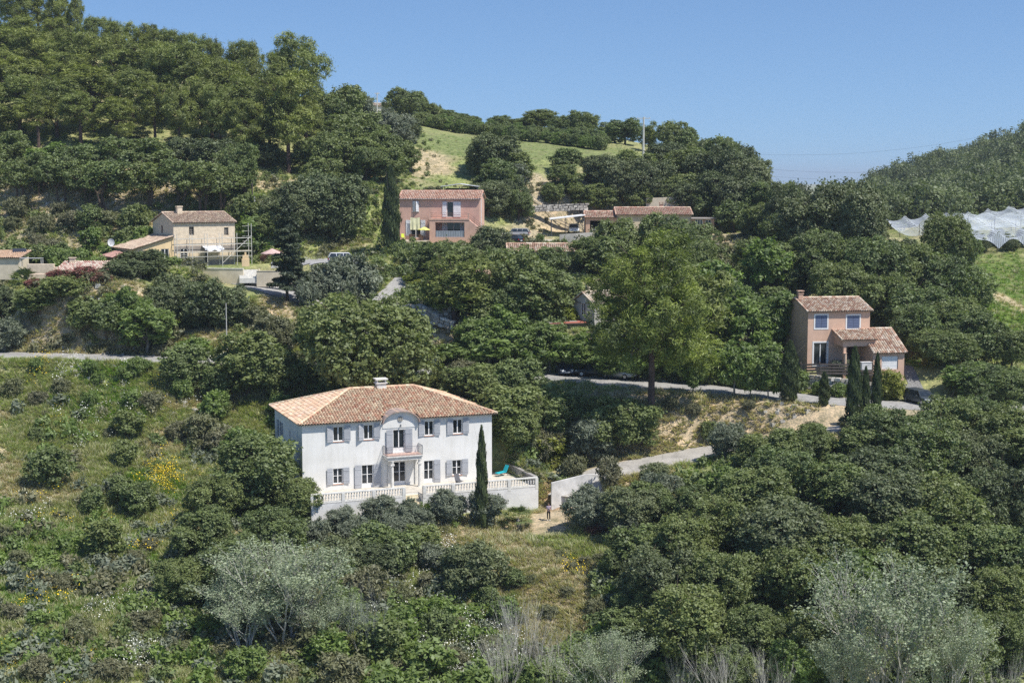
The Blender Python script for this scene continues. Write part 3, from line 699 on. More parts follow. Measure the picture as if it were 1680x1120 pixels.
def shutter(root, fn, a, b, c, d, mat, ang=0, hinge=None, label=None):
    mb = MB(); n = 3
    def g(s, w, dd):
        if hinge is None: return fn(s, w, dd)
        r = s-hinge; return fn(hinge+r*cos(ang), w, dd-abs(r)*sin(ang))
    mb.box((a, c, -.075), (b, d, -.03), g)
    for k in range(2): z = c+(d-c)*(.18+.64*k); mb.box((a+.03, z-.05, -.098), (b-.03, z+.05, -.077), g)
    for k in range(1, 5): x = a+(b-a)*k/5; mb.box((x-.006, c+.02, -.0855), (x+.006, d-.02, -.0765), g)
    o = mb.build('shutter', mat, root)
    if label: o['label'] = label
    return o
def roof_plane(mb, p0, U, V, width, f1, pal, rg, f0=None, sp=.28, tile=.40, amp=.07, thick=.1):
    p0 = Vector(p0); U = Vector(U).normalized(); V = Vector(V).normalized(); Nn = U.cross(V)
    if Nn.z < 0: Nn = -Nn
    n = max(1, round(width/sp)); sp = width/n
    prof = [(0, -.5), (.2, .0), (.34, .9), (.5, 1.15), (.66, .9), (.8, .0), (1, -.5)]
    for i in range(n):
        uc = (i+.5)*sp; v1 = f1(uc); v0 = f0(uc) if f0 else 0
        if v1-v0 < .05: continue
        # underside board
        mb.cur = (.30, .22, .16); a = p0+U*(i*sp); b = a+U*sp
        va, vb = (f1(i*sp+1e-4), f1((i+1)*sp-1e-4)); ua, ub = ((f0(i*sp+1e-4), f0((i+1)*sp-1e-4)) if f0 else (0, 0))
        q = [a+V*ua-Nn*thick, b+V*ub-Nn*thick, b+V*vb-Nn*thick, a+V*va-Nn*thick]; mb.face(q)
        mb.face([a+V*ua-Nn*thick, b+V*ub-Nn*thick, b+V*ub-Nn*.015, a+V*ua-Nn*.015])
        v = v0; k = 0; off = rg.uniform(0, .04)
        while v < v1-.02:
            e = min(v1, v+tile); c = rg.choice(pal); g = rg.uniform(.84, 1.1); mb.cur = tuple(min(1, x*g) for x in c)
            lift0 = .035+rg.uniform(0, .012); r0 = []; r1 = []
            # lower edge stands on the tile below; upper end tucked under the next
            for (s_, hh) in prof:
                r0.append(p0+U*((i+s_)*sp)+V*(v-.03)+Nn*(hh*amp+lift0)); r1.append(p0+U*((i+s_)*sp)+V*e+Nn*(hh*amp*.85))
            ib = len(mb.v); mb.v += [tuple(x) for x in r0]+[tuple(x) for x in r1]; L = len(prof)
            chn_shade = tuple(x*.5 for x in mb.cur)  # shadow of the tile channels put into the colour: side strips darkened
            for j in range(L-1): mb.f.append((ib+j, ib+j+1, ib+L+j+1, ib+L+j)); mb.t.append(chn_shade if j in (0, L-2) else mb.cur)
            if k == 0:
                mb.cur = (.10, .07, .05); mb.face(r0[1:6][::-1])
            v = e; k += 1
    mb.cur = None
def ridge(mb, a, b, pal, rg, r=.13):
    a = Vector(a); b = Vector(b); n = max(1, int((b-a).length/.4))
    for k in range(n):
        mb.cur = rg.choice(pal); p = a.lerp(b, k/n); q = a.lerp(b, (k+1.06)/n); mb.tube(p, q, r*1.05, r*.9, 8)
    mb.cur = None
def gable_roof(root, u0, u1, v0, v1, we, pitch, pal, seed, ov=.35, ovs=.2, axis='u', name='roof', sp=.28):
    "ridge along u; eaves at v0 and v1, wall-head height we"
    rg = random.Random(seed); mb = MB(); half = (v1-v0)/2; vm = (v0+v1)/2; t = pitch; L = (half+ov)*sqrt(1+t*t)
    z0 = we-ov*t+.12; zr = z0+(half+ov)*t
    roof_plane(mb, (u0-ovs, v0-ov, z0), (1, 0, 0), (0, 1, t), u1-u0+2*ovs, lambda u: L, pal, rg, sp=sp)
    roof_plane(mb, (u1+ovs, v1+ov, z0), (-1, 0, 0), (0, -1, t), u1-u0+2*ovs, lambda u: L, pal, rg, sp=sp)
    ridge(mb, (u0-ovs, vm, zr+.03), (u1+ovs, vm, zr+.03), pal, rg)
    for uu in (u0-ovs, u1+ovs):
        ridge(mb, (uu, v0-ov, z0+.04), (uu, vm, zr+.04), pal, rg, .09); ridge(mb, (uu, v1+ov, z0+.04), (uu, vm, zr+.04), pal, rg, .09)
    o = mb.build(name, TILE, root); return o, zr
def gable_tri(mb, u, v0, v1, we, pitch):
    vm = (v0+v1)/2; mb.face([(u, v0, we), (u, v1, we), (u, vm, we+(v1-v0)/2*pitch)])
def chimney(parent, u, v, z0, z1, sx, sy, mat, cap=None):
    mb = MB(); mb.box((u-sx, v-sy, z0), (u+sx, v+sy, z1)); mb.box((u-sx-.06, v-sy-.06, z1), (u+sx+.06, v+sy+.06, z1+.08))
    for dx in (-1, 1): mb.box((u+dx*sx-.06*(dx > 0), v-sy, z1+.08), (u+dx*sx+.06*(dx < 0), v+sy, z1+.3))
    mb.box((u-sx-.1, v-sy-.1, z1+.3), (u+sx+.1, v+sy+.1, z1+.38))
    return mb.build('chimney', mat, parent)
PAL_V = [(.72,.53,.35), (.76,.61,.42), (.63,.39,.26), (.57,.30,.20), (.68,.46,.31), (.74,.57,.40), (.65,.41,.28), (.68,.50,.35)]
PAL_S = [(.62,.48,.36), (.55,.42,.32), (.50,.36,.26), (.66,.54,.40), (.46,.34,.27)]
PAL_P = [(.60,.36,.27), (.66,.44,.34), (.55,.30,.22), (.70,.50,.40), (.58,.38,.30)]
PAL_R = [(.62,.46,.34), (.70,.56,.42), (.52,.33,.23), (.48,.30,.22), (.74,.62,.50)]
PAL_L = [(.66,.48,.40), (.52,.30,.25), (.74,.62,.52), (.68,.52,.44), (.48,.26,.22), (.76,.66,.56)]
def streaked(name, col):
    "rendered wall with faint rain streaks running down it"
    m, nt, o = new_mat(name); b = N(nt, 'BsdfPrincipled', Roughness=.9); b.inputs['Specular IOR Level'].default_value = .2; tc = N(nt, 'TexCoord')
    mp = N(nt, 'Mapping'); mp.inputs['Scale'].default_value = (2.6, 2.6, .22); n1 = N(nt, 'TexNoise', Scale=1.0, Detail=6.0, Roughness=.6); n2 = N(nt, 'TexNoise', Scale=.5, Detail=5.0); n3 = N(nt, 'TexNoise', Scale=11.0, Detail=3.0)
    nt.links.new(tc.outputs['Object'], mp.inputs[0]); nt.links.new(mp.outputs[0], n1.inputs[0]); nt.links.new(tc.outputs['Object'], n2.inputs[0]); nt.links.new(tc.outputs['Object'], n3.inputs[0])
    c1 = mixc(nt, 1.0, col, ramp(nt, n1.outputs[0], [(.3, (.92,.915,.90)), (.52, (1,1,1))]), 'MULTIPLY'); c1 = mixc(nt, 1.0, c1, ramp(nt, n2.outputs[0], [(.35, (.91,.905,.89)), (.6, (1,1,1))]), 'MULTIPLY')
    nt.links.new(c1, b.inputs['Base Color']); bp = N(nt, 'Bump', Strength=.3, Distance=.03); nt.links.new(n3.outputs[0], bp.inputs['Height']); nt.links.new(bp.outputs[0], b.inputs['Normal']); nt.links.new(b.outputs[0], o.inputs[0]); return m
WHITE = streaked('white_render', (.78,.765,.73)); _w = simple('white_render_plain', (.80,.79,.765), .9, .06, .35, bump=.25, bscale=9); GREYSH = simple('grey_shutter_paint', (.42,.43,.45), .7, .06, 2)
TRIM = simple('white_paint', (.80,.79,.77), .6, .04, 2); TERRA = simple('terracotta', (.52,.27,.18), .85, .15, 2); STONEW = simple('cast_stone', (.70,.68,.63), .9, .10, 3, bump=.3)
IRON = simple('grey_iron', (.10,.11,.13), .5, .1, 3); CREAM = simple('cream_render', (.66,.58,.44), .9, .1, .8)
# ------------------------------------------------------------------ the white villa
V = House(497, 808, 143, 21, 'villa', 'large white two-storey villa with grey shutters and hipped tile roof')
V.root.location.z = V.O.z
WL = V.u(807); WH = 6.85; WD = 13.0; fr = V.front(); R = V.root
def vh(a, b, c, d, vv=0):
    "window read off the photograph: left, right, top, bottom pixel"
    m = (a+b)/2; return (V.u(a), V.u(b), V.w(m, d), V.w(m, c))
up = [vh(547.5,564.5,698,722), vh(597.5,613.5,696,720), vh(697,712,691,715), vh(743.5,759,689,712)]
z1 = sum(h[2] for h in up)/4; z2 = sum(h[3] for h in up)/4; up = [(h[0], h[1], z1, z2) for h in up]
lo = [vh(546.5,562.5,766,791), vh(742,757.5,756,780.5)]; z1 = sum(h[2] for h in lo)/2; z2 = sum(h[3] for h in lo)/2; lo = [(h[0], h[1], z1, z2) for h in lo]
dr = [vh(593.5,612.5,763,802), vh(695.5,711.5,757,795)]; dr = [(h[0], h[1], .06, 2.35) for h in dr]
cd = (V.u(645.5), V.u(666), .06, 2.45); bd = (V.u(645.5), V.u(664.5), 3.45, 5.75)
sidew = [(9.6, 11.0, 4.0, 5.6), (5.3, 5.8, 4.4, 5.4)]
mb = MB(); wall(mb, fr, 0, WL, -.4, WH, up+lo+dr+[cd, bd], .22); wall(mb, V.left(), 0, WD, -.4, WH, sidew, .2)
wall(mb, V.right(WL), 0, WD, -.4, WH); wall(mb, V.back(WD), 0, WL, -.4, WH)
wv = mb.build('wall', WHITE, R)
for h in up: window(R, fr, h, TRIM, .2, 2, 0, sill=TERRA)
for h in lo: window(R, fr, h, TRIM, .2, 2, 1, sill=TERRA)
for h in dr: window(R, fr, h, TRIM, .2, 2, 1, panel=.32, name='glazed_door')
window(R, fr, cd, TRIM, .2, 2, 1, panel=.3, name='glazed_door'); window(R, fr, bd, TRIM, .2, 2, 0, panel=.35, name='balcony_door')
for h in sidew: window(R, V.left(), h, TRIM, .15, 2 if h[1]-h[0] > 1 else 1, 0)
def shut(h, l=True, r=True, dl=.0, drr=.0, w=None):
    w = w or (h[1]-h[0])*.98/2+.12
    if l: shutter(R, fr, h[0]-.04-w, h[0]-.04, h[2]-.02, h[3]+.05, GREYSH, dl, h[0]-.04)
    if r: shutter(R, fr, h[1]+.04, h[1]+.04+w, h[2]-.02, h[3]+.05, GREYSH, drr, h[1]+.04)
for i, h in enumerate(up): shut(h, dl=[.25, .45, .1, .1][i], drr=.12)
for h in lo: shut(h, dl=.12, drr=.12)
shut(dr[0], dl=.1, drr=.2); shut(dr[1], l=False, drr=.12); shut(bd, dl=.15, drr=.15, w=.72)
sh = MB(); sh.box((9.5-1.6, 4.0, -.07), (9.5-.9, 5.6, -.02), V.left()); sh.box((11.05, 4.0, -.07), (11.7, 5.6, -.02), V.left()); 
for a_ in ((8.9, 9.55), (11.05, 11.7)): shutter(R, V.left(), a_[0], a_[1], 3.98, 5.62, GREYSH)
# roof: four tiled slopes, hips and ridge
ov = .45; T = .335; W2 = WL+2*ov; D2 = WD+2*ov; k = sqrt(1+T*T); ze = WH+.05-.02; rg = random.Random(3); mb = MB()
fF = lambda u: min(u, W2-u, D2/2)*k; fS = lambda u: min(u, D2-u)*k
pu0, pu1 = V.u(628), V.u(686.5); pc = (pu0+pu1)/2; pr = (pu1-pu0)/2; zs = 6.45; rise = 1.15
def f_arch(u):
    x = abs(u-ov-pc); return 0 if x > pr+.1 else max(.9, (zs+rise*sqrt(max(0, 1-(x/(pr+.1))**2))-ze)/T*k-.15)
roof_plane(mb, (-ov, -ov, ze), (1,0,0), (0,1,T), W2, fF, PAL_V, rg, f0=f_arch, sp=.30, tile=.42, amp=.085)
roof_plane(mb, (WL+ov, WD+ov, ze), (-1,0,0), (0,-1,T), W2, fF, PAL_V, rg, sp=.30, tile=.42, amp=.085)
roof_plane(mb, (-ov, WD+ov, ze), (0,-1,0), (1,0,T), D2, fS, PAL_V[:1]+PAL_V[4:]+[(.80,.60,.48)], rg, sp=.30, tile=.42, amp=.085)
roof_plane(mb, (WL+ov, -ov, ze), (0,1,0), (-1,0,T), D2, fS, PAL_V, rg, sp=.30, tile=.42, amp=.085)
zr = ze+D2/2*T; A = (-ov+D2/2, WD/2, zr+.06); B = (WL+ov-D2/2, WD/2, zr+.06)
RP = [(.72,.54,.36), (.66,.44,.30), (.76,.62,.44)]
ridge(mb, A, B, RP, rg, .15)
for c_, e_ in (((-ov, -ov, ze+.08), A), ((-ov, WD+ov, ze+.08), A), ((WL+ov, -ov, ze+.08), B), ((WL+ov, WD+ov, ze+.08), B)): ridge(mb, c_, e_, RP, rg, .13)
roof = mb.build('roof', TILE, R)
cu = V.u(626, 6.5)
ch = MB(); ch.box((cu-.5, 6.2, zr-.3), (cu+.5, 7.0, zr+.45)); ch.box((cu-.62, 6.08, zr+.45), (cu+.62, 7.12, zr+.55))
for dx in (-.5, .38): ch.box((cu+dx, 6.2, zr+.55), (cu+dx+.12, 7.0, zr+.85))
ch.box((cu-.66, 6.04, zr+.85), (cu+.66, 7.16, zr+.97)); ch.build('chimney', STONEW, roof)
# arched gable over the balcony
mb = MB()
arc = [(pc+pr*cos(pi-pi*i/24), zs+rise*sin(pi*i/24)) for i in range(25)]
poly = [(pu0, WH-1.9)]+[(x, z) for x, z in arc]+[(pu1, WH-1.9)]
for (x0, za), (x1, zb) in zip(arc, arc[1:]):
    mb.face([(x0, -.05, zs-.02), (x1, -.05, zs-.02), (x1, -.05, zb), (x0, -.05, za)])
mb.box((pu0, -.05, 5.95), (pu1, -.003, zs-.021))
for xx in (pu0+.001, pu1-.001): mb.face([(xx, -.049, WH-.9), (xx, 1.6, WH-.9), (xx, 1.6, zs+.2), (xx, -.049, zs+.01)])
mb.build('arched_gable', WHITE, R)
mb = MB(); rg = random.Random(8)
for (x0, za), (x1, zb) in zip(arc, arc[1:]):
    mb.cur = rg.choice([(.34,.27,.24), (.42,.30,.25), (.50,.36,.28)])
    n0 = Vector((x0-pc, 0, (za-zs)*pr/rise)).normalized()*.11; n1_ = Vector((x1-pc, 0, (zb-zs)*pr/rise)).normalized()*.11
    mb.hexa([(x0, -.45, za), (x1, -.45, zb), (x1, 2.6, zb), (x0, 2.6, za), (x0+n0.x, -.45, za+n0.z), (x1+n1_.x, -.45, zb+n1_.z), (x1+n1_.x, 2.6, zb+n1_.z), (x0+n0.x, 2.6, za+n0.z)])
mb.build('arch_tiles', TILE, R)
mb = MB(); c0 = Vector((V.u(657), -.055, 6.85))
for i in range(16):
    a0, a1 = 2*pi*i/16, 2*pi*(i+1)/16
    for r0, r1, dp in ((.0, .13, .07), (.18, .27, .08)):
        mb.hexa([(c0.x+r0*cos(a0), c0.y, c0.z+r0*sin(a0)), (c0.x+r1*cos(a0), c0.y, c0.z+r1*sin(a0)), (c0.x+r1*cos(a1), c0.y, c0.z+r1*sin(a1)), (c0.x+r0*cos(a1), c0.y, c0.z+r0*sin(a1)),
                 (c0.x+r0*cos(a0), c0.y-dp, c0.z+r0*sin(a0)), (c0.x+r1*cos(a0), c0.y-dp, c0.z+r1*sin(a0)), (c0.x+r1*cos(a1), c0.y-dp, c0.z+r1*sin(a1)), (c0.x+r0*cos(a1), c0.y-dp, c0.z+r0*sin(a1))])
mb.build('round_ornament', simple('weathered_stone', (.36,.33,.29), .9, .2, 8), R)
mb = MB(); x = V.u(657); mb.box((x-.02, -.25, 6.25), (x+.02, -.05, 6.3)); mb.lathe((x, -.25, 6.02), [(.03, 0), (.07, .03), (.06, .2), (.09, .22), (.01, .3)], 6); mb.build('wall_lantern', IRON, R)
# balcony on columns
b0, b1, bz = V.u(628.5), V.u(686), 3.28; bv = -1.55
mb = MB(); mb.box((b0, bv, bz-.18), (b1, -.003, bz)); mb.box((b0+.08, bv+.08, bz-.42), (b1-.08, -.004, bz-.181)); mb.box((b0-.07, bv-.07, bz-.07), (b1+.07, -.005, bz+.03))
bal = mb.build('balcony', STONEW, R)
mb = MB(); mb.box((b0+.02, bv+.02, bz+.031), (b1-.02, -.01, bz+.06)); mb.build('balcony_floor', simple('terracotta_tiles', (.58,.40,.33), .8, .15, 6), R)
mb = MB(); zt = bz+.98
def rail_line(p, q, n):
    mb.tube((*p, zt), (*q, zt), .022, n=4); mb.tube((*p, bz+.12), (*q, bz+.12), .014, n=4)
    for i in range(n+1): t = i/n; x = p[0]+(q[0]-p[0])*t; y = p[1]+(q[1]-p[1])*t; mb.tube((x, y, bz+.06), (x, y, zt), .011 if 0 < i < n else .022, n=4)
rail_line((b0, -.06), (b0, bv), 10); rail_line((b0, bv), (b1, bv), 26); rail_line((b1, bv), (b1, -.06), 10)
mb.build('railing', IRON, bal)
for px_ in (643.5, 688.5):
    x = V.u(px_, bv+.25) ; x = min(max(x, b0+.2), b1-.2)
    mb = MB(); mb.box((x-.2, bv+.06, -.02), (x+.2, bv+.46, .1)); mb.lathe((x, bv+.26, .1), [(.17, 0), (.165, .6), (.145, 2.25)], 14); mb.box((x-.2, bv+.06, 2.35), (x+.2, bv+.46, 2.5)); mb.lathe((x, bv+.26, 2.5), [(.15, 0), (.22, .36)], 10)
    mb.build('column', STONEW, R)
    mb = MB(); mb.box((x-.12, -.16, -.02), (x+.12, -.004, 2.86)); mb.build('pilaster', STONEW, R)
# ------------------------------------------------------------------ terrace with balustrade
Tt = empty('terrace', V.O, V.a, 'raised white terrace with stone balustrade round the villa', 'terrace')
tv = -5.3; tu0 = -.4; tu1 = 23.1; s0 = V.u(663, tv)+.15; s1 = V.u(694, tv)
mb = MB()
mb.box((tu0, tv, -3.4), (s0, -.01, -.05)); mb.box((s1, tv, -3.6), (tu1, -.01, -.05)); mb.box((s0, tv+1.6, -3.4), (s1, -.01, -.052)); mb.box((WL+.01, -.01, -3.0), (tu1, 2.9, -.053))
mb.build('wall', simple('white_block_render', (.73,.715,.69), .95, .07, .9, bump=.5, bscale=4), Tt)
mb = MB(); mb.box((tu0+.02, tv+.02, -.049), (s0-.02, -.02, .02)); mb.box((s1+.02, tv+.02, -.049), (tu1-.02, -.021, .02)); mb.box((WL+.02, -.019, -.049), (tu1-.02, 2.88, .019)); mb.box((s0-.01, tv+1.62, -.049), (s1+.01, -.022, .018))
mb.build('floor', simple('sandstone_paving', (.58,.53,.45), .9, .12, 1.5), Tt)
for k in range(9):
    mb = MB(); z = -.05-.17*(k+1); v = tv+1.6-.3*(k+1); mb.box((s0+.02, v, z-.6), (s1-.02, v+.32, z)); mb.build('step', simple('pale_step', (.66,.58,.42), .9, .12, 3), Tt)
def baluster_mesh():
    mb = MB(); mb.lathe((0, 0, 0), [(.07, 0), (.07, .06), (.045, .08), (.085, .2), (.08, .27), (.035, .43), (.05, .48), (.065, .5), (.065, .56)], 8)
    o = mb.build('baluster', STONEW, smooth=True); me = o.data; bpy.data.objects.remove(o); return me
BAL = baluster_mesh(); nb = 0
def balustrade(p, q, post_every=3.0):
    global nb
    p = Vector((*p, 0)); q = Vector((*q, 0)); L = (q-p).length; d = (q-p)/L; nrm = Vector((-d.y, d.x, 0)); rz = atan2(d.y, d.x)
    mb = MB()
    def bx(s, e, w, z0, z1):
        c = [p+d*s-nrm*w, p+d*e-nrm*w, p+d*e+nrm*w, p+d*s+nrm*w]; mb.hexa([(*x.xy, z0) for x in c]+[(*x.xy, z1) for x in c])
    bx(-.12, L+.12, .13, .80, .90); bx(-.1, L+.1, .10, .9, .93); mb.build('handrail', STONEW, Tt)
    mb = MB(); bx(0, L, .11, .021, .14); bx(-.02, L+.02, .14, -.12, .0205); mb.build('plinth', STONEW, Tt)
    n = max(1, round(L/post_every))
    for i in range(n+1):
        mb = MB(); s = L*i/n; bx(s-.16, s+.16, .155, -.3, .798); mb.build('post', STONEW, Tt)
        if i < n:
            m = int((L/n-.34)/.27)
            for j in range(m):
                s2 = s+.17+(L/n-.34)*(j+.5)/m; o = bpy.data.objects.new('baluster', BAL); COL.objects.link(o); o.parent = Tt; x = p+d*s2; o.location = (x.x, x.y, .22); o.location.z = .225; nb += 1
balustrade((tu0+.1, tv+.14), (s0-.16, tv+.14)); balustrade((s1+.16, tv+.14), (tu1-.16, tv+.14))
mb = MB(); mb.box((tu1-.3, tv+.3, -.048), (tu1-.02, 2.86, .86)); mb.box((tu1-.36, tv+.3, .861), (tu1+.04, 2.92, .94)); mb.build('side_wall', simple('grey_blockwork', (.36,.34,.32), .95, .15, 3, bump=.4), Tt)
# ------------------------------------------------------------------ pink house
PINK = simple('pink_render', (.66,.42,.33), .92, .08, .7, bump=.3, bscale=8); PINKD = simple('pink_trim', (.66,.45,.36), .9, .08, 1)
p = PH = House(656, 393, 221, -5, 'pink_house', 'pink two-storey house with balcony and outside stair'); R = p.root; fr = p.front()
pw = p.u(786.5); pd = 7.0; we = p.w(656, 326.5)
def ph(h, a, b, c, d): return (h.u(a), h.u(b), h.w((a+b)/2, d), h.w((a+b)/2, c))
h1 = ph(p, 677, 687.5, 330, 347); h2 = ph(p, 733, 744, 331, 356); h3 = ph(p, 733.5, 755, 364, 389); h4 = ph(p, 674, 690, 361, 390)
mb = MB(); wall(mb, fr, 0, pw, -1.5, we, [h1, h2, h3, h4], .2); wall(mb, p.left(), 0, pd, -1.5, we); wall(mb, p.right(pw), 0, pd, -1.5, we); wall(mb, p.back(pd), 0, pw, -1.5, we)
for uu in (0, pw): gable_tri(mb, uu, 0, pd, we, .30)
mb.build('wall', PINK, R); rf, zr = gable_roof(R, 0, pw, 0, pd, we, .30, PAL_P, 11, sp=.26)
SHW = simple('white_shutter', (.78,.78,.78), .6, .05, 2)
window(R, fr, h1, TRIM, .15, sill=SHW); window(R, fr, h2, TRIM, .15, 1, 0, name='balcony_door'); window(R, fr, h3, TRIM, .15, 2, 0); window(R, fr, h4, TRIM, .15)
m_ = (h1[0]+h1[1])/2
shutter(R, fr, h1[0]+.02, m_-.01, h1[2], h1[3], SHW, .5, h1[0]); shutter(R, fr, m_+.01, h1[1]-.02, h1[2], h1[3], SHW, .5, h1[1])
a_ = p.u(726); shutter(R, fr, a_, h2[0]-.02, h2[2], h2[3], SHW); shutter(R, fr, h2[1]+.02, p.u(756), h2[2], h2[3], SHW)
shutter(R, fr, p.u(666), h4[0]-.02, h4[2]+.3, h4[3], SHW); shutter(R, fr, h4[1]+.02, p.u(698), h4[2]+.3, h4[3], SHW)
shutter(R, fr, h3[0]-.75, h3[0]-.02, h3[2]+.2, h3[3], SHW); shutter(R, fr, h3[1]+.02, h3[1]+.7, h3[2]+.2, h3[3], SHW)
# loggia block in front with balcony on top
c0, c1 = p.u(704.5, -2.4), p.u(769.5, -2.4); bv = -2.4; zf = p.w(730, 361, -2.4); zo = p.w(730, 389, -2.4); o0, o1 = p.u(714, bv), p.u(762, bv)
mb = MB(); wall(mb, p.front(bv), c0, c1, -2.2, zf, [(o0, o1, zo-.0, zf-.35)], .25); wall(mb, p.left(c0), bv, -.005, -2.2, zf); wall(mb, p.right(c1), bv, -.005, -2.2, zf)
mb.face([(c0, bv, zf), (c1, bv, zf), (c1, -.005, zf), (c0, -.005, zf)]); mb.face([(c0, bv, zo-.02), (c1, bv, zo-.02), (c1, -.005, zo-.02), (c0, -.005, zo-.02)])
mb.box((c0-.05, bv-.06, zf+.001), (c1+.05, bv+.18, zf+.22)); mb.box((c0-.05, bv+.181, zf+.001), (c0+.15, -.005, zf+.22)); mb.box((c0-.03, bv-.04, zf+.221), (c0+.2, bv+.2, zf+1.0)); mb.box((c1-.2, bv-.04, zf+.221), (c1+.03, bv+.2, zf+1.05))
mb.build('loggia', PINK, R)
mb = MB()
for z in (.45, .70, 1.0): mb.tube((c0+.1, bv+.0, zf+z), (c1-.1, bv+.0, zf+z), .04, n=4); mb.tube((c0+.1, bv+.05, zf+z), (c0+.1, -.1, zf+z), .04, n=4)
mb.build('railing', simple('brown_metal', (.30,.19,.15), .6, .1, 3), R)
mb = MB(); mb.box((o0+.05, bv+.08, zo), (o1-.05, bv+.12, zo+.95)); 
for k in range(12): x = o0+(o1-o0)*(k+.5)/12; mb.box((x-.02, bv+.05, zo), (x+.02, bv+.079, zo+.95))
mb.build('loggia_panel', simple('blue_grey_panel', (.30,.33,.38), .5, .1, 2), R)
# stair on the right
mb = MB(); e1 = c1+2.35; zt = zf; zb = p.w(795, 383, bv)
mb.hexa([(c1+.01, bv, -2.4), (e1, bv, -2.4), (e1, bv+1.0, -2.4), (c1+.01, bv+1.0, -2.4), (c1+.01, bv, zt), (e1, bv, zb+.1), (e1, bv+1.0, zb+.1), (c1+.01, bv+1.0, zt)])
mb.box((e1+.001, bv-.03, -2.4), (e1+.4, bv+1.0, zb+.9))
mb.build('stair', PINK, R)
mb = MB()
for z in (.3, .6, .95): mb.tube((c1, bv+.03, zt+z), (e1, bv+.03, zb+.1+z), .025, n=4)
for k in range(4): t = k/3; mb.tube((c1+(e1-c1)*t, bv+.03, zt+(zb-zt)*t), (c1+(e1-c1)*t, bv+.03, zt+(zb-zt)*t+1.0), .03, n=4)
mb.build('stair_railing', simple('brown_metal', (.30,.19,.15)), R)
mb = MB(); mb.box((-1.2, -6.2, -2.2), (c0-.01, -.01, -.02)); mb.build('patio', simple('pale_paving', (.52,.45,.35), .9, .15, 1), R)
mb = MB(); mb.tube((pw+.28, .1, 0), (pw+.28, .1, we), .05, n=6); mb.tube((-.2, -.3, we-.0), (pw+.2, -.3, we-.0), .06, n=6); mb.build('gutter', TRIM, R)
mb = MB(); mb.tube((pw+.2, .3, we+.1), (pw+.5, .3, we+.9), .02, n=4)
for k in range(4): mb.tube((pw+.15+.1*k, .0, we+.5+.1*k), (pw+.45+.1*k, .6, we+.45+.1*k), .012, n=3)
mb.build('antenna', TRIM, rf)
def at_house(h, px_, v, z=0): return h.world((h.u(px_, v), v, z))
# towel, umbrella, table, chairs
YEL = simple('yellow_cloth', (.75,.72,.22), .8, .06, 3)
t = MB(); a0, a1 = p.u(673.5, -.3), p.u(689, -.3); zt_, zb_ = p.w(681, 356.5, -.3), p.w(681, 377, -.3)
for i in range(12):
    for j in range(6):
        g = lambda i, j: (a0+(a1-a0)*i/12, -.35+.07*sin(i*1.1)*(j/6)-.02*j, zt_+(zb_-zt_)*j/6-.1*sin(pi*i/12)*(1-j/6))
        t.face([g(i, j), g(i+1, j), g(i+1, j+1), g(i, j+1)])
o = t.build('hanging_cloth', simple('pale_yellow_cloth', (.80,.78,.50), .8, .1, 2)); o.location = p.O; o.rotation_euler = (0, 0, p.a)
tag(o, 'pale yellow cloth hung over a ground-floor door of the pink house', 'cloth')
def umbrella(loc, r, h, mat, label, n=8):
    root = empty('parasol', loc, .2, label, 'parasol'); mb = MB(); zt = h
    for i in range(n):
        a0, a1 = 2*pi*i/n, 2*pi*(i+1)/n; p0 = Vector((r*cos(a0), r*sin(a0), zt-.42*r)); p1 = Vector((r*cos(a1), r*sin(a1), zt-.42*r)); m_ = (p0+p1)/2*.95; m_.z = zt-.40*r
        mb.face([(0, 0, zt), p0, m_]); mb.face([(0, 0, zt), m_, p1]); mb.face([p0, m_, m_-Vector((0, 0, .1)), p0-Vector((0, 0, .1))]); mb.face([m_, p1, p1-Vector((0, 0, .1)), m_-Vector((0, 0, .1))])
    mb.build('canopy', mat, root); mb = MB(); mb.tube((0, 0, 0), (0, 0, zt+.1), .03); mb.lathe((0, 0, 0), [(.25, 0), (.25, .08), (.06, .12)], 10); mb.build('pole', IRON, root)
umbrella(at_house(p, 696, -2.2), 1.0, 2.0, YEL, 'yellow parasol on the patio of the pink house')
def table(loc, rz, L, Wd, h, mat, label, legm=None, group=None):
    r = empty('table', loc, rz, label, 'table', group); mb = MB(); mb.box((-L/2, -Wd/2, h-.05), (L/2, Wd/2, h)); mb.build('tabletop', mat, r)
    for a in (-1, 1):
        for b in (-1, 1): mb = MB(); mb.box((a*(L/2-.08)-.03, b*(Wd/2-.08)-.03, 0), (a*(L/2-.08)+.03, b*(Wd/2-.08)+.03, h-.051)); mb.build('leg', legm or mat, r)
def chair(loc, rz, mat, label, name='garden_chair', group=None):
    r = empty(name, loc, rz, label, 'chair', group); mb = MB(); mb.box((-.24, -.24, .41), (.24, .24, .46)); mb.build('seat', mat, r)
    mb = MB(); mb.hexa([(-.24, .2, .47), (.24, .2, .47), (.24, .25, .47), (-.24, .25, .47), (-.22, .3, .95), (.22, .3, .95), (.22, .34, .95), (-.22, .34, .95)]); mb.build('backrest', mat, r)
    for a in (-.2, .2):
        for b in (-.2, .2): mb = MB(); mb.tube((a, b, 0), (a, b, .409), .025, n=5); mb.build('leg', mat, r)
WOOD = simple('brown_wood', (.20,.12,.07), .8, .2, 4)
table(at_house(p, 684, -2.4), p.a, 1.8, .9, .75, WOOD, 'brown wooden table on the patio of the pink house')
chair(at_house(p, 661.5, -2.2), p.a+.5, simple('lime_plastic', (.62,.72,.06), .5, .05, 2), 'lime yellow plastic chair at the end of the pink house patio')
chair(at_house(p, 674, -3.0), p.a+pi, WOOD, 'brown wooden chair nearer the lime chair at the patio table')
chair(at_house(p, 690, -3.1), p.a+pi-.2, WOOD, 'brown wooden chair nearer the parasol at the patio table')
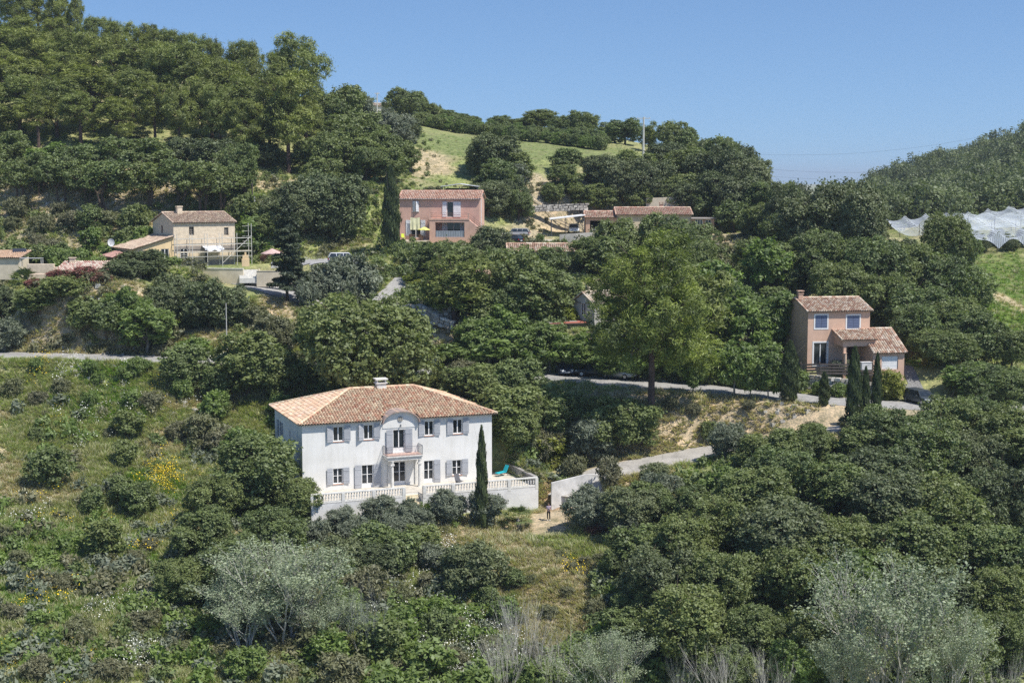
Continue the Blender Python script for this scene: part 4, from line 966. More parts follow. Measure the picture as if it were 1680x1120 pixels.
# gazebo behind the pink house
q = P(756, 312, 236); g = empty('gazebo', q, p.a, 'open shelter with white canopy behind the pink house roof', 'shelter'); mb = MB()
for s in (-1, 1): mb.hexa([(0, -1.8, .95), (s*3.0, -1.8, .55), (s*3.0, 1.8, .55), (0, 1.8, .95), (0, -1.8, 1.05), (s*3.0, -1.8, .65), (s*3.0, 1.8, .65), (0, 1.8, 1.05)])
mb.build('roof', simple('white_canvas', (.80,.81,.83), .7, .05, 2), g)
for a in (-2.8, 0, 2.8):
    for b in (-1.6, 1.6): mb = MB(); mb.tube((a, b, -3.0), (a, b, .56), .07); mb.build('post', IRON, g)
mb = MB(); mb.box((-2.7, 1.7, -3), (2.7, 1.75, .3)); mb.build('back_panel', simple('dark_boards', (.07,.045,.04), .8, .2, 3), g)
# ------------------------------------------------------------------ stone house under scaffold
STN = simple('stone_wall_tan', (.66,.55,.41), .95, .22, 2.2, bump=.6, bscale=6, col2=(.52,.43,.32)); OCH = simple('ochre_render', (.76,.58,.34), .9, .08, .8); DGR = simple('grey_patch_render', (.33,.29,.25), .95, .15, 2)
s = SH = House(286, 435.5, 199, 33, 'stone_house', 'tan stone house with scaffold along its front and ochre side wing'); R = s.root; fr = s.front(); O_ = s
sw = s.u(386); sd = 8.2; we = s.w(286, 366)
g1 = ph(s, 311, 319, 372, 386); g2 = ph(s, 368.5, 375.5, 373, 386); g3 = ph(s, 295.5, 308, 408, 432); g4 = ph(s, 334, 341.5, 408, 431)
g1, g2 = [(h[0], h[1], 4.0 if False else h[2], h[3]) for h in (g1, g2)]
gl = [(4.2, 4.9, s.w(286, 384), s.w(286, 371.5))]
mb = MB(); wall(mb, fr, 0, sw, -1, we, [g1, g2, g3, g4], .3); wall(mb, s.left(), 0, sd, -1, we, gl, .25); wall(mb, s.right(sw), 0, sd, -1, we); wall(mb, s.back(sd), 0, sw, -1, we)
for uu in (0, sw): gable_tri(mb, uu, 0, sd, we, .30)
mb.build('wall', STN, R); rf, zr = gable_roof(R, 0, sw, 0, sd, we, .30, PAL_S, 21, ov=.3, ovs=.12, sp=.24)
# stone house ground-floor band of grey render, stands 2 cm proud
mb = MB(); zz = 2.6; segs = [(0.02, g3[0]), (g3[1], g4[0]), (g4[1], sw-.02)]
for a, b in segs:
    mb = MB(); mb.box((a, -.02, 1.75), (b, -.004, zz)); mb.build('grey_render', DGR, R)
    mb = MB(); mb.box((a, -.021, 0), (b, -.0045, .62)); mb.build('grey_render', DGR, R)
mb = MB()
mb.box((g3[0]-.0, -.02, g3[3]), (g3[1], -.004, zz)); mb.build('grey_render', DGR, R); mb = MB(); mb.box((g4[0], -.02, g4[3]), (g4[1], -.004, zz)); mb.build('grey_render', DGR, R)
for h in (g1, g2): window(R, fr, h, DGR, .25, 2, 2)
window(R, fr, g3, TRIM, .1, 2, 1, panel=.25, name='glazed_door'); window(R, fr, g4, DGR, .1, 1, 0, name='open_door'); window(R, s.left(), gl[0], simple('red_frame', (.28,.12,.09)), .15, 1, 1)
mb = MB(); c_ = s.u(293, sd/2); mb.box((c_-.35, sd/2-.9, zr-.9), (c_+.35, sd/2-.2, zr+.75)); mb.box((c_-.42, sd/2-.97, zr+.75), (c_+.42, sd/2-.13, zr+.9)); mb.build('chimney', STN, rf)
# side wing
au = s.u(219); za = s.w(284, 388); zb = s.w(219, 409); ad = 8.0
k1 = (s.u(226.5), s.u(249), s.w(238, 425), s.w(238, 411)); k2 = (s.u(264), s.u(277), .05, s.w(270, 405))
mb = MB(); n = 1; f2 = lambda u: zb+(za-zb)*(u-au)/(0-au)
zc = min(f2(k1[0]), 9)-.05; kk = (k1[0], k1[1], k1[2], min(k1[3], zc-.15)); top = min(zb-.02, f2(au))
wall(mb, fr, au, -.01, -1.6, max(top, kk[3]+.02), [kk, (k2[0], k2[1], k2[2], min(k2[3], top-.02))], .2)
mb.face([(au, .0, top), (-.01, .0, top), (-.01, 0, za)]); wall(mb, s.left(au), 0, ad, -1.6, zb); mb.face([(au, ad, -1.6), (-.01, ad, -1.6), (-.01, ad, za), (au, ad, zb)])
mb.build('side_wing', OCH, R); window(R, fr, kk, TRIM, .12, 2, 0); window(R, fr, (k2[0], k2[1], k2[2], min(k2[3], top-.02)), TRIM, .12, 2, 0, name='glazed_door')
mb = MB(); rg = random.Random(4); sl = (za-zb)/(-au); L = (-au+.35)*sqrt(1+sl*sl)
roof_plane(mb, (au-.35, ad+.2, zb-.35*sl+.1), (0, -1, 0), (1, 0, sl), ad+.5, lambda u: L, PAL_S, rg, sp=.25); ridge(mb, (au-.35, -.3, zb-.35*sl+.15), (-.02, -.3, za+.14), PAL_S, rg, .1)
mb.build('wing_roof', TILE, R)
# lean-to left of the wing
l0 = s.u(186, 2.0); mb = MB(); mb.face([(l0, 2, -1.6), (au-.01, 2, -1.6), (au-.01, 2, zb-.4), (l0, 2, zb-1.0)]); wall(mb, s.left(l0), 2, 6.5, -1.6, zb-1.0); mb.build('lean_to', simple('ochre_dark', (.50,.27,.14), .9, .1, 1), R)
mb = MB(); sl = .6/(au-l0); roof_plane(mb, (l0-.4, 6.6, zb-1.0-.3*sl), (0, -1, 0), (1, 0, sl), 5.0, lambda u: (au-l0+.38)*1.01, [(.50,.28,.24), (.55,.34,.28)], rg, sp=.25); mb.build('lean_to_roof', TILE, R)
# satellite dish on the wing roof
q = s.world((s.u(183, 6.0), 6.0, s.w(183, 405, 6.0))); d = empty('satellite_dish', q, s.a-.5, 'white round satellite dish on a short mast beside the ochre wing', 'satellite dish')
mb = MB()
for i in range(16):
    a0, a1 = 2*pi*i/16, 2*pi*(i+1)/16
    for r0, r1 in ((0, .3), (.3, .55)):
        g_ = lambda r, a: (r*cos(a)*.85, -.1-.35*r*r+.02, .6+r*sin(a)*1.0)
        mb.face([g_(r0, a0), g_(r1, a0), g_(r1, a1), g_(r0, a1)])
mb.build('dish', TRIM, d); mb = MB(); mb.tube((0, 0, -1.2), (0, 0, .6), .035); mb.tube((0, 0, .6), (0, -.55, .45), .02); mb.build('mast', IRON, d)
# scaffold
SCM = simple('galvanised_tube', (.62,.60,.54), .5, .15, 3); PLK = simple('scaffold_plank', (.62,.55,.42), .8, .15, 3)
sc = empty('scaffold', s.O, s.a, 'metal tube scaffold with planks against the stone house front', 'scaffold')
us_ = [-.1+ (sw+1.9)*i/5 for i in range(6)]; lv = [0.15, 1.9, 3.7]
for i, x in enumerate(us_):
    for v in (-.45, -1.5):
        h_ = 4.3 if i < 5 else 5.6; mb = MB(); mb.tube((x, v, -.6), (x, v, h_), .045, n=5); mb.build('upright', SCM, sc)
mb = MB()
for z in (1.15, 1.75, 2.8, 3.6):
    for v in (-.45, -1.5): mb.tube((us_[0], v, z), (us_[-1], v, z), .035, n=4)
for x in us_:
    for z in (1.75, 3.6): mb.tube((x, -.45, z), (x, -1.5, z), .035, n=4)
for k in range(7): z = 1.0+k*.7; mb.tube((us_[-1], -.45, z), (us_[-1], -1.5, z), .035, n=4); mb.tube((us_[-1]-.9, -.45, z), (us_[-1], -.45, z), .03, n=4)
mb.build('rails', SCM, sc); mb = MB(); mb.tube((us_[3], -1.5, .2), (us_[5], -1.5, 3.9), .04, n=5); mb.build('brace', SCM, sc)
for i in range(5):
    mb = MB(); mb.box((us_[i]+.03, -1.45, 1.80), (us_[i+1]-.03, -.5, 1.86)); mb.build('plank', PLK, sc)
mb = MB()
for i in range(14):
    x0 = s.u(331)+(s.u(362)-s.u(331))*i/14; x1 = s.u(331)+(s.u(362)-s.u(331))*(i+1)/14; f = lambda x: 2.35+.12*sin(x*5)
    mb.face([(x0, -.05, 2.55), (x1, -.05, 2.55), (x1, -1.3, f(x1)-.2), (x0, -1.3, f(x0)-.2)]); mb.face([(x0, -1.3, f(x0)-.2), (x1, -1.3, f(x1)-.2), (x1, -1.32, f(x1)-.42), (x0, -1.32, f(x0)-.42)])
o = mb.build('awning', simple('white_tarp', (.78,.79,.82), .6, .08, 4)); o.parent = R; 
# lawn in front, curved retaining wall and steps
lw = empty('garden_wall', s.O, s.a, 'cream rendered retaining wall curving round the lawn of the stone house', 'wall'); mb = MB()
arc = []
for px_, py_, v in ((282, 441, -1.6), (290, 447, -3.2), (304, 453, -4.6), (330, 457, -5.3), (360, 459, -6.0), (386, 459.5, -6.4), (399, 460, -6.6)):
    arc.append(P(px_, py_, 199-abs(v)*.9))
for a, b in zip(arc, arc[1:]):
    la, lb = (Matrix.Rotation(-s.a, 3, 'Z') @ (a-s.O)), (Matrix.Rotation(-s.a, 3, 'Z') @ (b-s.O)); nn = Vector((-(lb-la).y, (lb-la).x, 0)).normalized()*.25
    mb.hexa([(la.x, la.y, la.z-1.2), (lb.x, lb.y, lb.z-1.2), (lb.x+nn.x, lb.y+nn.y, lb.z-1.2), (la.x+nn.x, la.y+nn.y, la.z-1.2), (la.x, la.y, -.15), (lb.x, lb.y, -.15), (lb.x+nn.x, lb.y+nn.y, -.15), (la.x+nn.x, la.y+nn.y, -.15)])
mb.build('wall', CREAM, lw); mb = MB()
for a, b in zip(arc, arc[1:]):
    la, lb = (Matrix.Rotation(-s.a, 3, 'Z') @ (a-s.O)), (Matrix.Rotation(-s.a, 3, 'Z') @ (b-s.O)); nn = Vector((-(lb-la).y, (lb-la).x, 0)).normalized()
    c0_, c1_ = -.06, .34; mb.hexa([(q_.x+nn.x*c, q_.y+nn.y*c, z) for z in (-.148, -.06) for q_, c in ((la, c0_), (lb, c0_), (lb, c1_), (la, c1_))])
mb.build('coping', STONEW, lw)
st = empty('garden_steps', P(408, 458, 192.5), radians(10), 'pale concrete steps climbing from the parking to the stone house', 'steps')
for k in range(7): mb = MB(); mb.box((-1.2, .35*k, -.5), (1.2, .35*k+.36, .16*(k+1))); mb.build('step', STONEW, st)
mb = MB(); mb.box((1.3, 0, -.5), (1.5, 2.6, 1.2)); mb.build('side_wall', CREAM, st)
o = MB(); o.box((0, 0, -1.0), (4.6, .25, 1.05)); o.box((-.05, -.05, 1.051), (4.65, .3, 1.12)); o = o.build('low_wall', CREAM); o.location = P(421, 458, 192.5); o.rotation_euler = (0, 0, radians(4)); tag(o, 'low cream wall right of the garden steps by the parking', 'wall')
umbrella(P(447, 432, 197), 1.55, 2.0, simple('pink_canvas', (.60,.42,.38), .8, .1, 3), 'faded pink parasol beyond the low cream wall')
o = MB(); [o.box((.16*k, 0, 0), (.16*k+.1, .04, .8)) for k in range(16)]; o.box((0, .041, .2), (2.5, .07, .28)); o.box((0, .041, .55), (2.5, .07, .63)); o = o.build('picket_fence', TRIM); o.location = P(445, 440, 195); tag(o, 'short white picket fence under the pink parasol', 'fence')
def box_obj(name, loc, rz, boxes, mat, label, cat, bevel=0):
    mb = MB(); [mb.box(a, b) for a, b in boxes]; o = mb.build(name, mat, bevel=bevel); o.location = loc; o.rotation_euler = (0, 0, rz); tag(o, label, cat); return o
box_obj('pizza_oven', P(403, 437, 196), .2, [((-.5, -.4, 0), (.5, .4, 1.0)), ((-.4, -.3, 1.0), (.4, .3, 1.5)), ((-.12, -.12, 1.5), (.12, .12, 1.9))], OCH, 'ochre masonry oven beside the scaffold end of the stone house', 'oven', .03)
# ------------------------------------------------------------------ sheds at the left edge
t_ = TS = House(88, 459, 185, 2, 'tiled_shed', 'long low stone shed with mottled red tile roof', 'shed'); R = t_.root; tw = t_.u(219); we = t_.w(150, 452)
mb = MB(); wall(mb, t_.front(), 0, tw, -1.5, we, [(2.2, 3.2, .0, we-.25), (6.2, 7.0, .1, we-.25)], .3); wall(mb, t_.left(), 0, 4.6, -1.5, we+.9); wall(mb, t_.right(tw), 0, 4.6, -1.5, we); wall(mb, t_.back(4.6), 0, tw, -1.5, we+1.2)
mb.build('wall', STN, R); window(R, t_.front(), (2.2, 3.2, .0, we-.25), WOOD, .25, 1, 0, name='door'); window(R, t_.front(), (6.2, 7.0, .1, we-.25), WOOD, .25, 1, 0)
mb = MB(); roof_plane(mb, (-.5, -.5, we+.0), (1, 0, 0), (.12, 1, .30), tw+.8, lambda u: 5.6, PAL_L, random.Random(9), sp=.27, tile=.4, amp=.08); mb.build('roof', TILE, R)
mb = MB(); mb.box((1.0, 4.0, we+1.2), (1.7, 4.5, we+2.0)); mb.box((.9, 3.9, we+2.0), (1.8, 4.6, we+2.1)); mb.build('chimney', STN, R)
box_obj('awning', P(48, 451, 184), .0, [((0, 0, 0), (3.0, 2.4, .06)), ((.05, .05, -2), (.12, .12, -.01)), ((2.85, .05, -2), (2.92, .12, -.01))], simple('tan_canvas', (.60,.47,.35), .8, .08, 2), 'tan canvas awning left of the mottled tile shed', 'awning')
a = House(-30, 440, 192, 0, 'peach_outbuilding', 'small peach outbuilding with flat tiled roof at the photo edge', 'outbuilding'); mb = MB(); mb.box((0, 0, -1.5), (4.9, 4, 1.35)); mb.build('wall', CREAM, a.root)
mb = MB(); roof_plane(mb, (-.3, -.3, 1.4), (1, 0, 0), (0, 1, .16), 5.5, lambda u: 4.8, [(.66,.44,.30), (.70,.50,.36)], random.Random(2)); mb.build('roof', TILE, a.root)
box_obj('solar_heater', P(32, 419, 195), .2, [((-.9, 0, 0), (.9, .1, .9)), ((-.7, .3, .5), (.7, .7, .9))], simple('dark_panel', (.06,.07,.10), .35, .1, 3), 'dark solar heater above the peach outbuilding', 'solar heater', .02)
table(P(52, 437, 191), 0, 2.9, .9, 1.1, simple('grey_worktop', (.50,.50,.50), .7, .1, 2), 'long grey outdoor worktop between the shed and the outbuilding', STONEW)
o = box_obj('stone_wall', P(45, 447, 189), .05, [((0, 0, -1), (3.4, .5, 1.1)), ((3.4, .02, -1), (4.4, .5, .7))], STN, 'rubble stone wall stub behind the tan awning', 'wall', .04)
# ------------------------------------------------------------------ long house with carport
LH = simple('salmon_render', (.55,.37,.27), .92, .1, .8, bump=.3); LHC = simple('ochre_pale_render', (.60,.50,.36), .92, .1, .8)
l = LHS = House(961, 381.5, 236, 0, 'long_house', 'long low house with two tiled roofs and an open garage', z=None); R = l.root; lw_ = l.u(1013); we = l.w(985, 357)
go_ = (l.u(968), l.u(992), .02, l.w(980, 362)); mb = MB(); wall(mb, l.front(), 0, lw_, -1, we, [go_], .3); wall(mb, l.left(), 0, 5.5, -1, we); gable_tri(mb, 0, 0, 5.5, we, .30)
wall(mb, l.back(5.5), 0, lw_, -1, we); mb.build('garage_wall', LH, R); gable_roof(R, 0, lw_, 0, 5.5, we, .30, PAL_P+PAL_R, 31, name='garage_roof', sp=.27)
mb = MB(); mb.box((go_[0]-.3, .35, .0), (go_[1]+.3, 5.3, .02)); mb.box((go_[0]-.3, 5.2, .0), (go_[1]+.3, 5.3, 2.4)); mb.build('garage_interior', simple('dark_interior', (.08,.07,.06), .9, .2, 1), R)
w0 = lw_-.1; w1 = l.u(1134); we2 = l.w(1050, 352.5); hs = [(w0+1.5+2.6*k, w0+2.5+2.6*k, .9, 2.1) for k in range(4)]
mb = MB(); wall(mb, l.front(-.3), w0, w1, -1, we2, hs, .2); wall(mb, l.left(w0), -.3, 7, -1, we2); wall(mb, l.right(w1), -.3, 7, -1, we2); wall(mb, l.back(7), w0, w1, -1, we2)
for uu in (w0, w1): gable_tri(mb, uu, -.3, 7, we2, .27)
mb.build('wall', LHC, R)
for h in hs: window(R, l.front(-.3), h, TRIM, .15)
rf, zr = gable_roof(R, w0, w1, -.3, 7, we2, .27, PAL_P+PAL_R[:2], 32, sp=.28); c_ = l.u(1085, 4); chimney(rf, c_, 4.4, zr-.6, zr+.5, .3, .25, LH)
a0, a1 = w1+.01, l.u(1171); za = l.w(1150, 359); hh = [(l.u(1139.5), l.u(1152), .02, 2.15), (l.u(1156.5), l.u(1166), .8, 2.1)]
mb = MB(); wall(mb, l.front(-.6), a0, a1, -1, za, hh, .15); wall(mb, l.left(a0), -.6, -.3, -1, za); wall(mb, l.right(a1), -.6, 4, -1, za); mb.build('annex', LH, R)
mb = MB(); mb.box((a0-.1, -1.0, za), (a1+.3, 4.2, za+.15)); mb.build('flat_roof', simple('grey_felt', (.36,.33,.31), .9, .1, 2), R)
window(R, l.front(-.6), hh[0], TRIM, .1, 3, 0, panel=.5, name='glazed_door'); window(R, l.front(-.6), hh[1], TRIM, .1, 2, 0)
cp = empty('carport', l.O, l.a, 'white-roofed carport against the garage of the long house', 'carport'); mb = MB(); k0 = l.u(902, -1.2); mb.hexa([(k0, -1.5, 2.1), (-.1, -1.5, 2.75), (-.1, 3.4, 2.85), (k0, 3.4, 2.2), (k0, -1.5, 2.18), (-.1, -1.5, 2.83), (-.1, 3.4, 2.93), (k0, 3.4, 2.28)])
mb.build('roof', simple('white_sheet', (.74,.74,.72), .6, .08, 2), cp)
for x, v in ((k0+.3, -1.3), (k0+2.6, -1.3), (k0+.3, 3.2), (k0+2.6, 3.2), (-.3, -1.3)): mb = MB(); mb.tube((x, v, -.6), (x, v, 2.2 if x < k0+2 else 2.4), .05); mb.build('post', IRON, cp)
def ribbon_wall(name, pts_, h, t, mat, label, cat='wall', z_off=-.6, top=None):
    mb = MB(); pts_ = [Vector(q) for q in pts_]
    for a, b in zip(pts_, pts_[1:]):
        d = (b-a); nn = Vector((-d.y, d.x, 0)).normalized()*t; hb = h
        mb.hexa([(a.x, a.y, a.z+z_off), (b.x, b.y, b.z+z_off), (b.x+nn.x, b.y+nn.y, b.z+z_off), (a.x+nn.x, a.y+nn.y, a.z+z_off), (a.x, a.y, a.z+hb), (b.x, b.y, b.z+hb), (b.x+nn.x, b.y+nn.y, b.z+hb), (a.x+nn.x, a.y+nn.y, a.z+hb)])
    o = mb.build(name, mat); return tag(o, label, cat)
ribbon_wall('low_wall', [P(918, 392.5, 226), P(945, 391, 226), P(980, 388.5, 227), (P(1015, 387, 228))], .75, .2, simple('grey_concrete', (.52,.49,.44), .9, .12, 1), 'low grey concrete wall in front of the open garage')
# ------------------------------------------------------------------ houses in the hollow
m1 = House(834, 425, 206, 2, 'hollow_house', 'house with long tan tiled roof below the upper road'); R = m1.root; mw = m1.u(948); we = m1.w(880, 413)
mb = MB(); wall(mb, m1.front(), 0, mw, -3, we, [(2, 3, -.2, .7), (6, 7, -.2, .7)], .2); wall(mb, m1.left(), 0, 6, -3, we); wall(mb, m1.right(mw), 0, 6, -3, we); wall(mb, m1.back(6), 0, mw, -3, we)
for uu in (0, mw): gable_tri(mb, uu, 0, 6, we, .3)
mb.build('wall', simple('grey_beige_render', (.50,.46,.42), .9, .1, 1), R); gable_roof(R, 0, mw, 0, 6, we, .3, PAL_R, 41)
for h in ((2, 3, -.2, .7), (6, 7, -.2, .7)): window(R, m1.front(), h, TRIM, .15)
m2 = House(778, 462, 196, 14, 'tan_roofed_house', 'house with low tan roof among the trees below the round clipped bush'); R = m2.root; mw = m2.u(838); we = m2.w(800, 450)
mb = MB(); wall(mb, m2.front(), 0, mw, -3, we); wall(mb, m2.left(), 0, 6, -3, we); wall(mb, m2.right(mw), 0, 6, -3, we); wall(mb, m2.back(6), 0, mw, -3, we)
for uu in (0, mw): gable_tri(mb, uu, 0, 6, we, .3)
mb.build('wall', LHC, R); gable_roof(R, 0, mw, 0, 6, we, .3, [(.66,.48,.34), (.70,.54,.40)], 42)
m3 = House(975, 536, 177, 38, 'grey_gabled_house', 'grey house showing its narrow gable and small chimney beside the pine'); R = m3.root; mw = 7.5; we = m3.w(975, 500); md = 4.2
GR = simple('grey_render', (.52,.50,.47), .9, .1, 1); hg = [(1.7, 2.5, 1.2, 2.9)]
mb = MB(); wall(mb, m3.front(), 0, mw, -2, we, [(1.0, 2.2, .6, 2), (3.5, 4.7, .6, 2)], .2); wall(mb, m3.left(), 0, md, -2, we, hg, .2); wall(mb, m3.right(mw), 0, md, -2, we); wall(mb, m3.back(md), 0, mw, -2, we)
for uu in (0, mw): gable_tri(mb, uu, 0, md, we, .62)
mb.build('wall', GR, R); rf, zr = gable_roof(R, 0, mw, 0, md, we, .62, [(.66,.55,.42), (.40,.29,.22), (.74,.66,.54)], 43, ov=.2); window(R, m3.left(), hg[0], TRIM, .15, 2, 0); window(R, m3.front(), (1.0, 2.2, .6, 2), TRIM, .15); window(R, m3.front(), (3.5, 4.7, .6, 2), TRIM, .15)
chimney(rf, 1.0, md/2+.3, zr-.8, zr+.7, .22, .2, CREAM)
s3 = House(905, 543, 176, 16, 'red_roofed_shed', 'flat shed with grey and red sheet roof beside the grey gabled house', 'shed'); mb = MB(); mb.box((0, 0, -1.5), (4.4, 4.4, .9)); mb.build('wall', simple('dark_board', (.20,.18,.16), .9, .15, 2), s3.root)
mb = MB(); mb.hexa([(-.3, -.3, .85), (4.6, -.3, .85), (4.6, 4.6, 1.15), (-.3, 4.6, 1.15), (-.3, -.3, .95), (4.6, -.3, .95), (4.6, 4.6, 1.25), (-.3, 4.6, 1.25)]); mb.build('roof', simple('grey_felt_roof', (.26,.24,.23), .9, .15, 1), s3.root)
mb = MB(); [mb.box((-.31+2.0*0, -.31, .9), (4.61, -.301, 1.0))]; mb.hexa([(1.6, -.25, .957), (4.5, -.25, .957), (4.5, .5, 1.003), (1.6, .5, 1.003), (1.6, -.25, .98), (4.5, -.25, .98), (4.5, .5, 1.026), (1.6, .5, 1.026)]); mb.hexa([(3.6, .5, 1.0), (4.5, .5, 1.0), (4.5, 4.5, 1.247), (3.6, 4.5, 1.247), (3.6, .5, 1.03), (4.5, .5, 1.03), (4.5, 4.5, 1.275), (3.6, 4.5, 1.275)]); mb.build('red_roof_edge', simple('red_sheet', (.48,.17,.12), .6, .1, 2), s3.root)
s4 = House(985, 500, 196, -6, 'veranda', 'dark open veranda with thin tan roof behind the grey gabled house', 'veranda'); mb = MB(); mb.hexa([(-1, 0, 3.2), (5, 0, 2.9), (5, 3, 3.2), (-1, 3, 3.5), (-1, 0, 3.3), (5, 0, 3.0), (5, 3, 3.3), (-1, 3, 3.6)]); mb.build('roof', simple('tan_sheet', (.58,.46,.34)), s4.root)
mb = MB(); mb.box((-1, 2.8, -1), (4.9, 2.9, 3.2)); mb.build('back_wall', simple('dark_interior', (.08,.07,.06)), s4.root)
for x in (-.9, 2, 4.8): mb = MB(); mb.box((x, .1, -1), (x+.12, .22, 2.95)); mb.build('post', WOOD, s4.root)
r1 = House(604, 181, 420, 8, 'ridge_house', 'small pale house with tan roof on the far ridge'); R = r1.root; mb = MB(); mb.box((0, 0, -2), (6.0, 4.5, 1.25)); gable_tri(mb, 0, 0, 4.5, 1.25, .32); gable_tri(mb, 6.0, 0, 4.5, 1.25, .32); mb.build('wall', simple('pale_render', (.62,.58,.52), .9, .1, 1), R); gable_roof(R, 0, 6.0, 0, 4.5, 1.25, .32, [(.68,.56,.44), (.62,.50,.40)], 51, sp=.4)
# ------------------------------------------------------------------ right house with porch and garage
RH = simple('rose_render', (.66,.44,.32), .92, .08, .8, bump=.3); BLU = simple('blue_shutter', (.13,.16,.25), .5, .08, 2)
r = RHS = House(1324, 600, 166, 10, 'right_house', 'pinkish-tan two-storey house with closed blue shutters, porch and garage'); R = r.root; fr = r.front(); rw = r.u(1426); rd = 7.6; we = r.w(1324, 511)
hs = [ph(r, 1336.5, 1356, 517, 538), ph(r, 1388.5, 1409, 517.5, 538.5), ph(r, 1335, 1357, 562, 598)]; ent = ph(r, 1390, 1425, 560, 600)
mb = MB(); wall(mb, fr, 0, rw, -1.5, we, hs+[(ent[0], ent[0]+1.0, .02, 2.1)], .2); wall(mb, r.left(), 0, rd, -1.5, we); wall(mb, r.right(rw), 0, rd, -1.5, we); wall(mb, r.back(rd), 0, rw, -1.5, we)
for uu in (0, rw): gable_tri(mb, uu, 0, rd, we, .30)
mb.build('wall', RH, R); rf, zr = gable_roof(R, 0, rw, 0, rd, we, .30, PAL_R, 61, ov=.35, ovs=.2); chimney(rf, .35, rd/2-.3, zr-.9, zr+.5, .28, .28, LH)
for h in hs:
    a, b, c, d = h; mb = MB(); e = .16
    for q in ((a-e, c-e, a, d+e), (b, c-e, b+e, d+e), (a, d, b, d+e), (a, c-e, b, c)): mb.box((q[0], q[1], -.03), (q[2], q[3], -.002), fr)
    o = window(R, fr, h, TRIM, .12, 2, 0); mb.build('surround', TRIM, o)
for h in hs[:2]:
    m_ = (h[0]+h[1])/2; 
    for a, b in ((h[0]+.02, m_-.01), (m_+.01, h[1]-.02)):
        mb = MB(); mb.box((a, h[2]+.02, .0), (b, h[3]-.02, .05), fr)
        for k in range(7): z = h[2]+.1+(h[3]-h[2]-.2)*k/7; mb.box((a+.04, z, -.015), (b-.04, z+.09, -.001), fr)
        mb.build('shutter', BLU, R)
window(R, fr, (ent[0], ent[0]+1.0, .02, 2.1), WOOD, .12, 1, 0, name='entrance_door')
# porch
pv = -2.6; q0, q1 = r.u(1384, pv), r.u(1437, pv); zp = r.w(1410, 557, pv)
mb = MB(); mb.box((q0-.1, pv, zp-.75), (q1+.1, pv+.3, zp)); mb.box((q0-.1, pv+.301, zp-.75), (q0+.15, -.005, zp)); 
mb.face([(q0-.1, pv, zp), (q0-.1, -.005, zp), (q0-.1, -.005, zp+.75)])
for x in (q0, q1-.35): mb.box((x-.02, pv-.02, zp-.78), (x+.4, pv+.38, zp-.751)); mb.box((x+.02, pv+.02, -1.5), (x+.33, pv+.33, zp-.781))
mb.build('porch', RH, R)
for x in (q0+.175, q1-.175): mb = MB(); mb.lathe((x, pv-.12, -.2), [(.16, 0), (.15, 1.8), (.2, 1.9)], 12); mb.build('column', simple('tan_column', (.60,.44,.32), .9, .1, 2), R)
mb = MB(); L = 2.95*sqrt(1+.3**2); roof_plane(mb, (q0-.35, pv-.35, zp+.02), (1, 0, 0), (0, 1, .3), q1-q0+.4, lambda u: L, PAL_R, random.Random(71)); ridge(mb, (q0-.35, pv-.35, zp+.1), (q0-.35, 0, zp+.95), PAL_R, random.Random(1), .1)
mb.build('porch_roof', TILE, R)
# garage wing
gv = -4.0; e0, e1 = r.u(1433, gv), r.u(1484, gv); ze_ = r.w(1460, 577.5, gv); dg = ph(r, 1447, 1474, 583, 606); dg = (r.u(1447, gv), r.u(1474, gv), r.w(1460, 606, gv), r.w(1460, 584, gv))
zt_ = r.w(1445, 541, 0); slp = (zt_-ze_)/(-gv)
mb = MB(); wall(mb, r.front(gv), e0, e1, -2.5, ze_, [dg], .25); wall(mb, r.left(e0), gv, -.005, -2.5, ze_); wall(mb, r.right(e1), gv, 3.0, -2.5, ze_); mb.face([(e0, gv, ze_), (e0, -.005, ze_), (e0, -.005, zt_)]); mb.face([(e1, gv, ze_), (e1, 3, ze_), (e1, 0, zt_)])
mb.face([(rw, 3, -2.5), (e1, 3, -2.5), (e1, 3, ze_), (rw, 3, ze_)]); mb.build('garage_wall', RH, R)
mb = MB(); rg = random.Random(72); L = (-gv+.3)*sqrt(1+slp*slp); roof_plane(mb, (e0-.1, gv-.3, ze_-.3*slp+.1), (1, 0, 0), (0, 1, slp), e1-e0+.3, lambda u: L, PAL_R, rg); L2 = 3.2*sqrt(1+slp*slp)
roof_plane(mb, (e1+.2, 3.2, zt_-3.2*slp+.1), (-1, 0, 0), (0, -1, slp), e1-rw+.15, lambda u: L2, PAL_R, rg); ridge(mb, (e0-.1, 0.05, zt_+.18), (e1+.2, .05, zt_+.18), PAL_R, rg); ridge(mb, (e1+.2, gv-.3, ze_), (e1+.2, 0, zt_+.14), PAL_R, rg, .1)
mb.build('garage_roof', TILE, R)
mb = MB(); mb.box((dg[0]+.02, dg[2], .1), (dg[1]-.02, dg[3]-.02, .15), r.front(gv))
for k in range(4): z = dg[2]+.05+(dg[3]-dg[2]-.1)*k/4; mb.box((dg[0]+.08, z+.02, .085), (dg[1]-.08, z+(dg[3]-dg[2])/4-.05, .099), r.front(gv))
mb.build('garage_door', TRIM, R)
